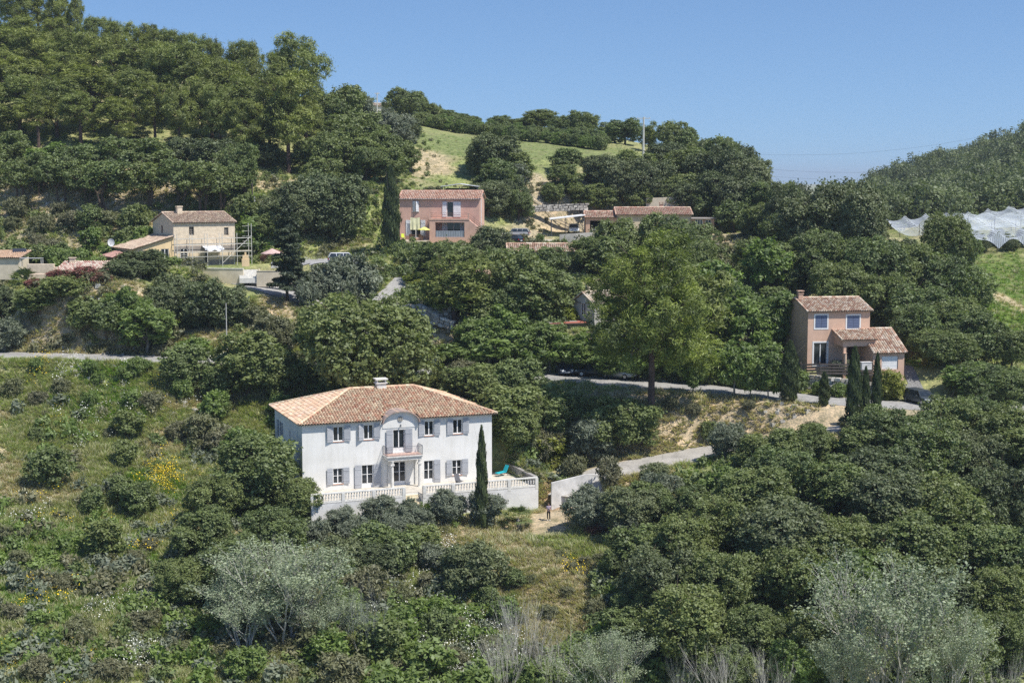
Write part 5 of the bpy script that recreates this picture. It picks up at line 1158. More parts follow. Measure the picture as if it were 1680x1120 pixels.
# barbecue hood, slatted fence, stone retaining wall
box_obj('barbecue', r.world((r.u(1421, -5.2), -5.2, .1)), r.a, [((-.6, -.3, 0), (.6, .3, .8)), ((-.65, -.35, .8), (.65, .35, .9))], simple('pale_lid', (.62,.60,.57), .5, .1, 3), 'pale covered barbecue in front of the porch', 'barbecue', .05)
SLAT = simple('grey_boards', (.17,.14,.12), .85, .2, 3)
fe = empty('slatted_fence', r.world((0, 0, 0)), 0, 'dark horizontal slat fence on the stone retaining wall', 'fence'); fpts = [P(1314, 607, 165), P(1345, 606, 163.9), P(1395, 607, 162.8), P(1440, 609, 162.2)]
for i, (a, b) in enumerate(zip(fpts, fpts[1:])):
    a = a-fe.location; b = b-fe.location; mb = MB()
    for k in range(4):
        z = -.5+.33*k; mb.hexa([(a.x, a.y, a.z+z), (b.x, b.y, b.z+z), (b.x, b.y+.04, b.z+z), (a.x, a.y+.04, a.z+z), (a.x, a.y, a.z+z+.2), (b.x, b.y, b.z+z+.2), (b.x, b.y+.04, b.z+z+.2), (a.x, a.y+.04, a.z+z+.2)])
    mb.build('slats', SLAT, fe); mb = MB(); mb.box((a.x-.05, a.y+.045, a.z-1), (a.x+.05, a.y+.15, a.z+.9)); mb.build('post', SLAT, fe)
def rubble_wall(pts_, h, seed, label, name='stone_wall', sz=.45, pal=((.54,.51,.45), (.47,.43,.37), (.60,.57,.51), (.40,.36,.30)), zb=-.4):
    "dry stones stacked in courses, each an uneven block"
    rg = random.Random(seed); mb = MB()
    for a, b in zip(pts_, pts_[1:]):
        a = Vector(a); b = Vector(b); L = (b-a).length; d = (b-a).normalized(); nn = Vector((-d.y, d.x, 0)).normalized(); z = zb
        while z < h:
            hh = sz*rg.uniform(.6, 1.0); s_ = -rg.random()*sz
            while s_ < L:
                w = sz*rg.uniform(.8, 1.9); c = a+d*(s_+w/2); c.z += z+hh/2+rg.uniform(-.05, .05); gg = rg.uniform(.75, 1.12); mb.cur = tuple(x*gg for x in rg.choice(pal))
                P8 = [c+d*(sx*w*.46*rg.uniform(.8, 1.05))+nn*(sy*.3*rg.uniform(.7, 1.1)-rg.uniform(0, .08))+Vector((0, 0, sz_*hh*.46*rg.uniform(.8, 1.05))) for sz_ in (-1, 1) for sx, sy in ((-1, -1), (1, -1), (1, 1), (-1, 1))]
                mb.hexa(P8); s_ += w
            z += hh
    mb.cur = (.22, .19, .15)
    for a, b in zip(pts_, pts_[1:]):
        a = Vector(a); b = Vector(b); nn = Vector((-(b-a).y, (b-a).x, 0)).normalized()
        mb.hexa([(q.x+nn.x*k_, q.y+nn.y*k_, q.z+z_) for z_ in (zb, h-.15) for q, k_ in ((a, -.05), (b, -.05), (b, .3), (a, .3))])
    mb.cur = None; o = mb.build(name, attr_mat('stone_block', .95, var=.25, scale=5)); return tag(o, label, 'wall')
rubble_wall([P(1175, 618, 169), P(1200, 622, 168.3), P(1260, 629, 166.6), P(1310, 634, 164.8), P(1350, 638, 163.4), P(1400, 642, 162.2), P(1440, 646, 161.7), P(1462, 648, 161.4)], 1.1, 5, 'pale stone retaining wall beside the road under the pinkish-tan house')
rubble_wall([P(640, 505, 181), P(690, 512, 180), P(715, 528, 178), P(745, 536, 177)], .7, 6, 'tumbled pale stone wall beside the gate pillars', sz=.5)
rubble_wall([P(690, 520, 179.5), P(740, 517, 180)], .9, 16, 'pile of pale stones right of the gate pillars', sz=.55)
rubble_wall([P(1165, 470, 205), P(1200, 462, 206)], .8, 7, 'grey stone wall on the slope right of the bright pine', sz=.6, pal=((.45,.43,.40), (.55,.53,.50)))
rubble_wall([P(1185, 508, 190), P(1225, 506, 190)], .8, 8, 'pale stone wall on the terrace behind the leafy green trees', sz=.5)
rubble_wall([P(520, 500, 181), P(560, 515, 179)], .5, 9, 'white stones edging the track below the parking', sz=.4)
# driveway wall: white render, tapering into the slope
wa, wb_, wc = P(905, 810, 146.5), P(960, 790, 147.5), P(1018, 778, 148.5)
mb = MB()
for a, b, ha, hb in ((wa, wb_, 1.15, .75), (wb_, wc, .75, .1)):
    nn = Vector((-(b-a).y, (b-a).x, 0)).normalized()*.22
    mb.hexa([(a.x, a.y, a.z-3), (b.x, b.y, b.z-3), (b.x+nn.x, b.y+nn.y, b.z-3), (a.x+nn.x, a.y+nn.y, a.z-3), (a.x, a.y, a.z+ha), (b.x, b.y, b.z+hb), (b.x+nn.x, b.y+nn.y, b.z+hb), (a.x+nn.x, a.y+nn.y, a.z+ha)])
tag(mb.build('ramp_wall', simple('streaked_white', (.74,.72,.69), .9, .15, 1.2)), 'white tapering wall along the driveway beside the villa', 'wall')
# ------------------------------------------------------------------ vehicles
def car_paint(name, col, metal=.3):
    m = simple(name, col, .28, .04, 1.5, metal=metal, spec=.5); return m
TYRE = simple('tyre_rubber', (.025,.025,.027), .9, .1, 5); RIM = simple('alloy_rim', (.45,.46,.48), .35, .05, 5, metal=.8); LAMP = simple('lamp_glass', (.75,.77,.78), .15, .05, 5); REDL = simple('tail_lamp_red', (.35,.02,.02), .25, .05, 5); CG = glass('car_glass', (.03,.04,.05))
def car(loc, rz, paint, label, L=4.4, Wd=1.78, Hh=1.48, estate=True, detail=True, slope=0):
    r = empty('parked_car', loc, rz, label, 'car', 'cars parked around the hamlet'); r.rotation_euler = (0, slope, rz); hw = Wd/2
    # stations: x, half width, underside, shoulder height
    st = [(-L/2, .80, .42, .72), (-L/2+.12, .93, .28, .92), (-L/2+.55, 1, .22, .98), (-.4, 1, .2, .96), (.35, 1, .2, .93), (L/2-1.15, 1, .22, .90), (L/2-.45, .97, .24, .80), (L/2-.1, .88, .28, .66), (L/2, .76, .38, .58)]
    mb = MB(); rows = []
    for x, w, a, b in st:
        w *= hw; rows.append([mb.pt(q) for q in ((x, -w*.9, a), (x, -w, a+.15), (x, -w, (a+b)/2+.05), (x, -w*.93, b-.03), (x, -w*.7, b+.02), (x, w*.7, b+.02), (x, w*.93, b-.03), (x, w, (a+b)/2+.05), (x, w, a+.15), (x, w*.9, a))])
    for p_, q in zip(rows, rows[1:]):
        for k in range(10): mb.f.append((p_[k], p_[(k+1)%10], q[(k+1)%10], q[k])); mb.t.append(None)
    mb.f.append(tuple(rows[0])[::-1]); mb.f.append(tuple(rows[-1])); mb.t += [None, None]
    # roof and pillars
    xr = -L/2+(.35 if estate else .95); xb = -L/2+(.05 if estate else .35); xf = L/2-1.25; xt = .55
    zr = Hh; zs = .95; tw = hw*.74; bw = hw*.92
    rf = [(xr, -tw, zr-.05), (xt, -tw, zr-.03), (xt, tw, zr-.03), (xr, tw, zr-.05)]
    mb.hexa([(xr-.03, -tw, zr-.07), (xt+.08, -tw, zr-.07), (xt+.08, tw, zr-.07), (xr-.03, tw, zr-.07), (xr+.12, -tw*.88, zr), (xt-.1, -tw*.88, zr), (xt-.1, tw*.88, zr), (xr+.12, tw*.88, zr)])
    for sgn in (-1, 1):
        for x0, x1 in ((xb, xr), (xf, xt), (-.25, -.25), (-L/2+1.2 if estate else xb, xr+.75 if estate else xr)):
            mb.hexa([(x0-.05, sgn*bw, zs-.02), (x0+.05, sgn*bw, zs-.02), (x0+.05, sgn*(bw-.06), zs-.02), (x0-.05, sgn*(bw-.06), zs-.02), (x1-.05, sgn*(tw+.012), zr-.06), (x1+.05, sgn*(tw+.012), zr-.06), (x1+.05, sgn*(tw-.05), zr-.06), (x1-.05, sgn*(tw-.05), zr-.06)])
    mb.build('body', paint, r, smooth=False, bevel=.03)
    gl = [(xb+.0, -bw, zs), (xf, -bw, zs), (xf, bw, zs), (xb, bw, zs)]; gt = [(xr, -tw, zr-.075), (xt, -tw, zr-.075), (xt, tw, zr-.075), (xr, tw, zr-.075)]
    for nm, ids in (('side_window', (0, 1)), ('windscreen', (1, 2)), ('side_window', (2, 3)), ('rear_window', (3, 0))):
        g = MB(); a, b = ids; g.face([gl[a], gl[b], gt[b], gt[a]]); g.build(nm, CG, r)
    for sx in (-L/2+.82, L/2-.82):
        for sy in (-1, 1):
            mb = MB(); mb.tube((sx, sy*(hw-.2), .31), (sx, sy*(hw+.01), .31), .32, n=16); w = mb.build('wheel', TYRE, r); mb = MB(); mb.tube((sx, sy*(hw+.01), .31), (sx, sy*(hw+.025), .31), .2, n=12); mb.build('rim', RIM, w)
    for sy in (-1, 1):
        mb = MB(); mb.hexa([(L/2-.3, sy*hw*.9, .58), (L/2+.005, sy*hw*.72, .52), (L/2+.005, sy*hw*.45, .52), (L/2-.25, sy*hw*.5, .6), (L/2-.32, sy*hw*.93, .74), (L/2-.03, sy*hw*.75, .66), (L/2-.03, sy*hw*.45, .66), (L/2-.2, sy*hw*.5, .74)]); mb.build('headlight', LAMP, r)
        mb = MB(); mb.box((-L/2-.005, sy*hw*.86-.1, .70), (-L/2+.12, sy*hw*.86+.1, .88)); mb.build('tail_light', REDL, r)
        mb = MB(); mb.box((xf-.5, sy*(hw+.02), .92), (xf-.35, sy*(hw+.17), 1.04)); mb.build('mirror', paint, r)
    mb = MB(); mb.box((L/2-.02, -.28, .38), (L/2+.02, .28, .49)); mb.box((-L/2-.03, -.26, .58), (-L/2+.0, .26, .69)); mb.build('number_plate', LAMP, r)
    mb = MB(); mb.box((L/2-.06, -hw*.55, .30), (L/2+.012, hw*.55, .37)); mb.box((L/2-.06, -hw*.42, .5), (L/2+.01, hw*.42, .57)); mb.build('grille', TYRE, r)
    return r
def on(px_, py_, Y=None):
    if Y is None: return G(px_, py_)
    q = P(px_, py_, Y); q.z = max(Hf(q.x, q.y), q.z-1.0) if False else Hf(q.x, q.y)+.09; return q
car(on(847, 384, 233), radians(172), car_paint('silver_paint', (.42,.42,.41)), 'silver estate car parked on the verge right of the pink house')
car(on(941, 383, 237.5), radians(-90), car_paint('white_car_paint', (.66,.67,.68), .05), 'white car facing out from under the carport', L=4.1)
car(on(980, 383, 238.5), radians(-90), car_paint('grey_car_paint', (.10,.10,.11)), 'dark car standing inside the open garage', L=4.0)
car(on(925, 612, 172), radians(-80), car_paint('blue_paint', (.055,.08,.13)), 'dark blue car on the road verge, leftmost of three in the shade', L=4.1, Hh=1.5)
car(on(972, 614, 171.3), radians(182), car_paint('dark_green_paint', (.03,.038,.035)), 'very dark car on the road verge, middle of three in the shade', L=4.4, Hh=1.5)
car(on(1015, 618, 170.3), radians(-35), car_paint('pearl_paint', (.40,.41,.40)), 'pale grey car on the road verge, rightmost of three under the bright pine', L=4.3, Hh=1.5)
car(on(1511, 640, 158.5), radians(-72), car_paint('slate_paint', (.085,.10,.11)), 'dark slate estate car parked on the drive beside the garage', L=4.7, Wd=1.85, Hh=1.5)
car(on(492, 464, 194), radians(178), car_paint('charcoal_paint', (.09,.09,.10)), 'charcoal car in the parking behind the olive trees', L=4.5)
car(on(566, 440, 198), radians(10), car_paint('white_van_paint', (.70,.71,.72), .05), 'white car in the upper parking behind the rightmost olive', L=4.6, Hh=1.6)
car(on(835, 410, 222), radians(150), car_paint('black_paint', (.03,.03,.035)), 'black car below the silver estate at the end of the tan roof', L=4.3)
car(on(690, 605, 173.5), radians(175), car_paint('navy_paint', (.04,.05,.08)), 'dark car on the road half hidden by the big oak behind the villa', L=4.2)
# ------------------------------------------------------------------ person with a controller by the terrace corner
SKIN = simple('skin', (.46,.29,.21), .6, .04, 6); HAIR = simple('dark_hair', (.035,.025,.02), .8, .1, 8)
def skinned(name, pts_, edges, mat, parent, root=0, sub=2):
    me = bpy.data.meshes.new(name); me.from_pydata([p_[:3] for p_ in pts_], edges, []); me.materials.append(mat)
    o = bpy.data.objects.new(name, me); COL.objects.link(o); md = o.modifiers.new('skin', 'SKIN'); md.use_smooth_shade = True
    for i, p_ in enumerate(pts_): o.data.skin_vertices[0].data[i].radius = (p_[3], p_[4] if len(p_) > 4 else p_[3])
    o.data.skin_vertices[0].data[root].use_root = True
    sb = o.modifiers.new('subdivision', 'SUBSURF'); sb.levels = sub; sb.render_levels = sub
    if parent: o.parent = parent
    return o
q = G(900, 853); q.z = Hf(q.x, q.y)
pr_ = empty('person', q, radians(-4), 'person in a checked shirt and black trousers standing on the dry grass', 'person')
# faces -Y (towards the camera), elbows bent, hands together before the chest
B = [(0,0,.96,.14,.10), (0,0,1.16,.13,.10), (0,.01,1.38,.15,.10), (0,.01,1.47,.06,.06), (0,-.01,1.55,.052,.055), (0,-.02,1.64,.078,.095), (0,-.01,1.71,.07,.085),
 (.17,.01,1.41,.055), (.22,.02,1.16,.042), (.12,-.22,1.12,.032), (.06,-.30,1.15,.026), (-.17,.01,1.41,.055), (-.22,.02,1.16,.042), (-.12,-.22,1.12,.032), (-.06,-.30,1.15,.026),
 (.09,0,.90,.085), (.11,-.02,.50,.058), (.12,.01,.10,.038), (.13,-.12,.04,.03), (-.09,0,.90,.085), (-.10,-.01,.50,.058), (-.10,.02,.10,.038), (-.11,-.11,.04,.03), (0,-.115,1.63,.012), (.055,-.37,1.16,.009), (-.055,-.37,1.16,.009),
 (.05,-.33,1.15,.02), (-.05,-.33,1.15,.02), (.075,-.375,1.15,.008), (.035,-.375,1.17,.008), (.02,-.36,1.18,.008), (.02,-.325,1.13,.009), (-.075,-.375,1.15,.008), (-.035,-.375,1.17,.008), (-.02,-.36,1.18,.008), (-.02,-.325,1.13,.009)]
E = [(0,1),(1,2),(2,3),(3,4),(4,5),(5,6),(2,7),(7,8),(8,9),(9,10),(2,11),(11,12),(12,13),(13,14),(0,15),(15,16),(16,17),(17,18),(0,19),(19,20),(20,21),(21,22),(5,23),(10,26),(14,27),(26,24),(27,25),(26,28),(26,29),(26,30),(26,31),(27,32),(27,33),(27,34),(27,35)]
body = skinned('body', B, E, SKIN, pr_)
body.parent = pr_
cm_, cnt, co_ = new_mat('checked_shirt'); b = N(cnt, 'BsdfPrincipled', Roughness=.9); tc = N(cnt, 'TexCoord'); ck = N(cnt, 'TexChecker', Scale=14.0); ck.inputs['Color1'].default_value = (.62,.58,.62,1); ck.inputs['Color2'].default_value = (.26,.14,.26,1)
cnt.links.new(tc.outputs['Object'], ck.inputs[0]); cnt.links.new(ck.outputs[0], b.inputs['Base Color']); cnt.links.new(b.outputs[0], co_.inputs[0])
g_ = .018
skinned('shirt', [(0,0,.90,.165,.125), (0,0,1.16,.15,.118), (0,.01,1.39,.165,.118), (0,.01,1.455,.085,.08), (.17,.01,1.41,.07), (.225,.02,1.20,.06), (-.17,.01,1.41,.07), (-.225,.02,1.20,.06)], [(0,1),(1,2),(2,3),(2,4),(4,5),(2,6),(6,7)], cm_, pr_)
skinned('trousers', [(0,0,.94,.145,.108), (.09,0,.86,.098), (.11,-.02,.50,.072), (.12,.01,.10,.055), (-.09,0,.86,.098), (-.10,-.01,.50,.072), (-.10,.02,.10,.055)], [(0,1),(1,2),(2,3),(0,4),(4,5),(5,6)], simple('black_trousers', (.02,.02,.022), .9, .1, 5), pr_)
for s_, x, y in ((1, .12, .0), (-1, -.10, .01)): skinned('shoe', [(x,y+.04,.05,.05,.045), (x+s_*.01,y-.08,.045,.05,.04), (x+s_*.015,y-.17,.035,.042,.03)], [(0,1),(1,2)], simple('white_shoe', (.75,.75,.74), .7, .05, 5), pr_)
skinned('hair', [(0,.02,1.66,.088,.09), (0,.01,1.735,.078,.085), (0,-.04,1.75,.06,.05), (0,.06,1.62,.07,.05)], [(0,1),(1,2),(0,3)], HAIR, pr_)
for sx in (-.03, .03): mb = MB(); mb.lathe((sx, -.108, 1.652), [(.004, -.006), (.011, 0), (.004, .006)], 6); mb.build('eye', HAIR, pr_)
mb = MB(); mb.box((-.025, -.112, 1.592), (.025, -.10, 1.60)); mb.build('mouth', simple('lips', (.35,.14,.12)), pr_)
box_obj('remote_controller', Vector((q.x, q.y, q.z))+Vector((.0, -.36, 1.14)), 0, [((-.09, -.05, 0), (.09, .05, .04)), ((-.07, -.02, .04), (.07, -.01, .12))], simple('grey_plastic', (.12,.12,.13), .5, .05, 3), 'small grey remote controller held by the person', 'controller', .008)
# ------------------------------------------------------------------ terrace and garden things
TQ = simple('turquoise_fabric', (.02,.42,.50), .7, .06, 4)
lo_ = V; q = V.O+Matrix.Rotation(V.a, 3, 'Z') @ Vector((V.u(826, .8), .8, .02)); lc = empty('lounge_chair', q, V.a+radians(-75), 'turquoise reclining chair on the terrace near the grey side wall', 'chair')
mb = MB(); mb.hexa([(-.28, -.9, .3), (.28, -.9, .3), (.28, .1, .38), (-.28, .1, .38), (-.28, -.9, .38), (.28, -.9, .38), (.28, .1, .46), (-.28, .1, .46)]); mb.build('seat', TQ, lc)
mb = MB(); mb.hexa([(-.28, .1, .40), (.28, .1, .40), (.28, .17, .37), (-.28, .17, .37), (-.28, .45, 1.1), (.28, .45, 1.1), (.28, .52, 1.07), (-.28, .52, 1.07)]); mb.build('backrest', TQ, lc)
for a in (-.26, .26):
    for b_ in (-.8, .3): mb = MB(); mb.tube((a, b_, 0), (a, b_+.1, .4), .018, n=5); mb.build('leg', IRON, lc)
q = V.O+Matrix.Rotation(V.a, 3, 'Z') @ Vector((V.u(752, -1.7), -1.7, .02)); dc = empty('folding_chair', q, V.a+.3, 'dark grey folding chair leaning back on the villa terrace', 'chair'); mb = MB(); mb.hexa([(-.3, 0, .1), (.3, 0, .1), (.3, .04, .1), (-.3, .04, .1), (-.3, .35, 1.05), (.3, .35, 1.05), (.3, .39, 1.05), (-.3, .39, 1.05)]); mb.build('backrest', simple('dark_fabric', (.13,.13,.14), .9), dc)
mb = MB(); mb.box((-.3, -.45, .36), (.3, .09, .4)); mb.build('seat', simple('dark_fabric', (.13,.13,.14)), dc)
for a in (-.28, .28): mb = MB(); mb.tube((a, -.4, 0), (a, .15, .5), .015, n=4); mb.tube((a, .3, 0), (a, -.3, .38), .015, n=4); mb.build('leg', IRON, dc)
# gate pillars at the track
for px_, py_, lab in ((689.5, 516, 'pale stone gate pillar of the track, left one of the pair'), (699, 518, 'pale stone gate pillar of the track, right one of the pair')):
    o = box_obj('gate_pillar', P(px_, py_, 184), .3, [((-.28, -.28, -1), (.28, .28, 1.9)), ((-.34, -.34, 1.9), (.34, .34, 2.0))], simple('pillar_stone', (.55,.52,.47), .95, .15, 3, bump=.5), lab, 'pillar', .03); o['group'] = 'gate pillars of the track'
box_obj('marker_stone', P(667, 491, 189), .2, [((-.2, -.2, -.5), (.2, .2, .9))], simple('pillar_stone', (.55,.52,.47)), 'small standing stone where the track bends', 'stone', .1)
# ------------------------------------------------------------------ poles
def pole(px_, top, bot, Y, mat, label, r=.12, arm=0, box=False, name='utility_pole', wires=()):
    a = P(px_, bot, Y); a.z = Hf(a.x, a.y)-.3; b = P(px_, top, Y); h = b.z-a.z; o = empty(name, a, 0, label, 'pole'); mb = MB(); mb.tube((0, 0, 0), (0, 0, h), r*1.25, r*.75, 8); mb.build('mast', mat, o)
    if arm: mb = MB(); mb.box((-arm, -.05, h-.35), (arm, .05, h-.22)); [mb.lathe((x, 0, h-.22), [(.05, 0), (.07, .06), (.04, .16)], 6) for x in (-arm*.9, 0.25, arm*.9)]; mb.build('crossarm', mat, o)
    if box: mb = MB(); mb.box((.08, -.3, h*.52), (.42, -.12, h*.52+.75)); mb.build('box', simple('white_box', (.72,.73,.74), .6, .05, 2), o)
    return b, o
WOODP = simple('pole_wood', (.10,.085,.07), .95, .2, 3); CONC = simple('pole_concrete', (.55,.54,.51), .9, .1, 2)
pole(415, 300, 376, 212, WOODP, 'dark wooden pole with a white box on the grassy slope', .12, box=True)
b1_, o1 = pole(619, 152, 190, 385, CONC, 'thin pole in front of the small ridge house', .14, .6)
b2_, o2 = pole(1055.5, 192, 245, 286, CONC, 'white concrete pole standing on the skyline', .2, 1.3)
pole(783, 206, 228, 300, WOODP, 'short wooden pole in the field beside the orchard rows', .1)
pole(372.5, 497, 583, 176, CONC, 'slim pale post beside the road left of the dark tree', .06, name='post')
pole(1469, 1000, 1010, 118, CONC, 'x', .01) if False else None
def wire(a, b, sag, r, par=None, name='overhead_wire', label=None, n=24):
    mb = MB(); p_ = Vector(a)
    for i in range(1, n+1):
        t = i/n; q_ = Vector(a).lerp(Vector(b), t); q_.z -= sag*4*t*(1-t); mb.tube(p_, q_, r, n=3, cap=False); p_ = q_
    o = mb.build(name, simple('wire_grey', (.12,.13,.15), .6)); tag(o, label, 'wire'); return o
wire(P(592, 158, 400), b1_-Vector((0, 0, .3)), 1.2, .025, label='power wire running left from the ridge house pole')
wire(b1_-Vector((0, 0, .3)), P(665, 175, 380), .8, .025, label='power wire dropping right from the ridge house pole')
wire(b2_-Vector((1.2, 0, .2)), P(985, 205, 330), 1.2, .03, label='power wire running left from the white skyline pole')
wire(b2_-Vector((1.2, 0, .2)), P(1030, 204, 320), .6, .03, label='second lower wire at the white skyline pole')
for k, (ya, yb, r_) in enumerate(((250, 185, .03), (269, 237, .03), (280, 250, .03))):
    wire(P(1180, ya, 560), P(1760, yb, 640), 7, r_, label=['highest long power line over the far wooded hill', 'middle long power line over the far wooded hill', 'lowest long power line over the far wooded hill'][k], n=40)
# wooden frame on the slope right of the pine
fr_ = empty('timber_frame', P(1178, 422, 222), -.05, 'weathered timber rail frame on the slope right of the pine', 'frame')
for z in (0, .55, 1.1, 1.9): mb = MB(); mb.box((-2.9, -.05, z+.1), (0, .05, z+.2)); mb.build('rail', simple('weathered_wood', (.48,.43,.36), .9, .15, 3), fr_)
for x in (-2.9, -1.4, 0): mb = MB(); mb.box((x-.06, -.06, -2), (x+.06, .06, 2.2)); mb.build('post', simple('weathered_wood', (.48,.43,.36)), fr_)
rf_ = empty('rail_fence', P(870, 338, 242), .0, 'timber rail fence on the terraces behind the upper road', 'fence')
for k in range(6):
    a = P(868+k*22, 336-(k%3)*.8, 243); b = P(890+k*22, 336-((k+1)%3)*.8, 243); za, zb = Hf(a.x, a.y), Hf(b.x, b.y); L0 = fr_.location
    mb = MB(); o0 = rf_.location
    for z in (.55, 1.0): mb.hexa([(x-o0.x, y-o0.y, zz-o0.z) for x, y, zz in ((a.x, a.y, za+z), (b.x, b.y, zb+z), (b.x, b.y+.06, zb+z), (a.x, a.y+.06, za+z), (a.x, a.y, za+z+.14), (b.x, b.y, zb+z+.14), (b.x, b.y+.06, zb+z+.14), (a.x, a.y+.06, za+z+.14))])
    mb.build('rail', simple('weathered_wood', (.48,.43,.36)), rf_); mb = MB(); mb.box((a.x-o0.x-.07, a.y-o0.y+.061, za-o0.z-.3), (a.x-o0.x+.07, a.y-o0.y+.18, za-o0.z+1.25)); mb.build('post', simple('weathered_wood', (.48,.43,.36)), rf_)
rubble_wall([P(860, 345, 240), P(900, 343, 241), P(960, 341, 242)], .7, 25, 'low stone terrace wall behind the upper road', sz=.5, pal=((.42,.39,.34), (.5,.46,.4)))
ribbon_wall('terrace_wall', [P(1060, 335, 246), P(1105, 333, 246), P(1140, 334, 247)], 1.0, .3, CREAM, 'pale wall behind the ridge of the long house')
# ------------------------------------------------------------------ orchard under hail nets
nm, nnt, no = new_mat('hail_net'); d = N(nnt, 'BsdfDiffuse'); d.inputs[0].default_value = (.72,.79,.88,1); t = N(nnt, 'BsdfTransparent'); mx = N(nnt, 'MixShader')
tc = N(nnt, 'TexCoord'); n1 = N(nnt, 'TexNoise', Scale=.7, Detail=4.0); nnt.links.new(tc.outputs['Object'], n1.inputs[0]); wv = N(nnt, 'TexWave', Scale=1.1, Distortion=2.0); nnt.links.new(tc.outputs['Object'], wv.inputs[0])
mm = N(nnt, 'Math', operation='MULTIPLY'); nnt.links.new(n1.outputs[0], mm.inputs[0]); nnt.links.new(wv.outputs[0], mm.inputs[1]); nnt.links.new(ramp(nnt, mm.outputs[0], [(.05, (.20,)*3), (.5, (.50,)*3)]), mx.inputs[0])
nnt.links.new(t.outputs[0], mx.inputs[1]); nnt.links.new(d.outputs[0], mx.inputs[2]); nnt.links.new(mx.outputs[0], no.inputs[0])
NETW = simple('white_cable', (.72,.75,.78), .6, .05, 2)
A0 = P(1588, 432, 231); DR = (P(1475, 352, 318)-P(1625, 420, 228)); DR.z = 0; Lr = DR.length; DR.normalize(); SD = Vector((1, .04, 0)).normalized()
nrow = 13; sp_ = 4.6; nseg = 26
def netpt(i, j, mid):
    "i row (float), j along (0..1)"
    q_ = A0+SD*(i*sp_)+DR*(j*Lr); g = Hf(q_.x, q_.y) if q_.x < GX1-2 else Hf(GX1-2, q_.y); ph_ = i % 1.0; s_ = sin(pi*ph_)
    along = .16*abs(sin(j*pi*6.5+i*.6)); return Vector((q_.x, q_.y, g+3.0-.7*s_-along*.8+(.35 if ph_ < .02 else 0)))
mb = MB(); NI = nrow*6; NJ = 52; ids = [[mb.pt(netpt(i/6, j/NJ, 0)) for j in range(NJ+1)] for i in range(NI+1)]
for i in range(NI):
    for j in range(NJ): mb.f.append((ids[i][j], ids[i+1][j], ids[i+1][j+1], ids[i][j+1])); mb.t.append(None)
# front edge hangs in swags to the trunks
NT = empty('hail_net', A0, 0, 'white hail netting slung in sagging bays over the orchard', 'net')
for k in range(len(mb.v)): mb.v[k] = tuple(Vector(mb.v[k])-A0)
mb.build('netting', nm, NT, smooth=True)
mb = MB()
for r_ in range(nrow+1):
    for j in range(NJ): mb.tube(netpt(r_, j/NJ, 0)-A0, netpt(r_, (j+1)/NJ, 0)-A0, .03, n=3, cap=False)
for j in (0, 8, 16, 24, 32, 40, 48):
    for i in range(NI): mb.tube(netpt(i/6, j/NJ, 0)-A0, netpt((i+1)/6, j/NJ, 0)-A0, .05 if j == 0 else .03, n=3, cap=False)
mb.build('cables', NETW, NT)
mb = MB()
for r_ in range(nrow+1):
    for j in (0, 13, 26, 39, 52): q_ = netpt(r_, j/NJ, 0)-A0; mb.tube((q_.x, q_.y, q_.z-5), q_, .06, n=5)
mb.build('posts', WOODP, NT)
for r_ in range(nrow):
    mb = MB(); a = netpt(r_, 0, 0)-A0; c_ = netpt(r_+.5, 0, 0)-A0; e = netpt(r_+1, 0, 0)-A0
    for i in range(6):
        p0 = netpt(r_+i/6, 0, 0)-A0; p1 = netpt(r_+(i+1)/6, 0, 0)-A0; d0 = 2.6*abs((i/6)-.5)**2*4; d1 = 2.6*abs(((i+1)/6)-.5)**2*4
        mb.face([p0, p1, p1-Vector((0, .8, d1)), p0-Vector((0, .8, d0))])
    mb.build('swag', nm, NT, smooth=True)
for (x0, y0, x1, y1, yy) in ((1463, 322, 1500, 342, 318), (1500, 340, 1540, 318, 318), (1560, 345, 1612, 322, 300), (1600, 350, 1680, 336, 290)):
    pass
def blocked(x, y, margin=.3):
    b = np.zeros(x.shape, bool)
    for k in PATHS: b |= path_dist(x, y, k) < margin
    lx = (x-VO.x)*cos(VA)+(y-VO.y)*sin(VA); ly = -(x-VO.x)*sin(VA)+(y-VO.y)*cos(VA); b |= (lx > -.7) & (lx < 22.9) & (ly > -5.6) & (ly < 13.2)
    for h, u0, u1, v0, v1 in ((PH, -1.5, 15.5, -6.5, 7.5), (SH, -9, 11, -3.6, 8.5), (TS, -.5, 12, -.5, 5), (LHS, -5.5, 22, -2, 7.5), (m1, 0, 11, 0, 6), (m2, 0, 6, 0, 6), (m3, 0, 7.5, 0, 4.2), (RHS, -.3, 13, -5.5, 8)):
        lx = (x-h.O.x)*h.c+(y-h.O.y)*h.s; ly = -(x-h.O.x)*h.s+(y-h.O.y)*h.c; b |= (lx > u0) & (lx < u1) & (ly > v0) & (ly < v1)
    for px_, py_, rr_ in ((430, 468, 8), (385, 462, 3), (545, 430, 5.5), (1515, 635, 4.5), (900, 857, 2.3), (902, 870, 2.0), (893, 846, 1.5)):
        q = G(px_, py_); b |= np.hypot(x-q.x, y-q.y) < rr_
    return b
BGX = np.arange(GX0, GX1, .5); BGY = np.arange(90, 340, .5); _bx, _by = np.meshgrid(BGX, BGY); BGRID = blocked(_bx, _by, .25)
def is_blocked(x, y):
    x = np.asarray(x); y = np.asarray(y); ix = np.clip(((x-GX0)*2+.5).astype(int), 0, len(BGX)-1); iy = ((y-90)*2+.5).astype(int)
    return BGRID[np.clip(iy, 0, len(BGY)-1), ix] & (iy >= 0) & (iy < len(BGY))
FILL = ('oakL', 'oakM', 'holmL', 'holmM', 'freshM', 'oakS', 'scrubS', 'freshS', 'openM', 'oliveM')
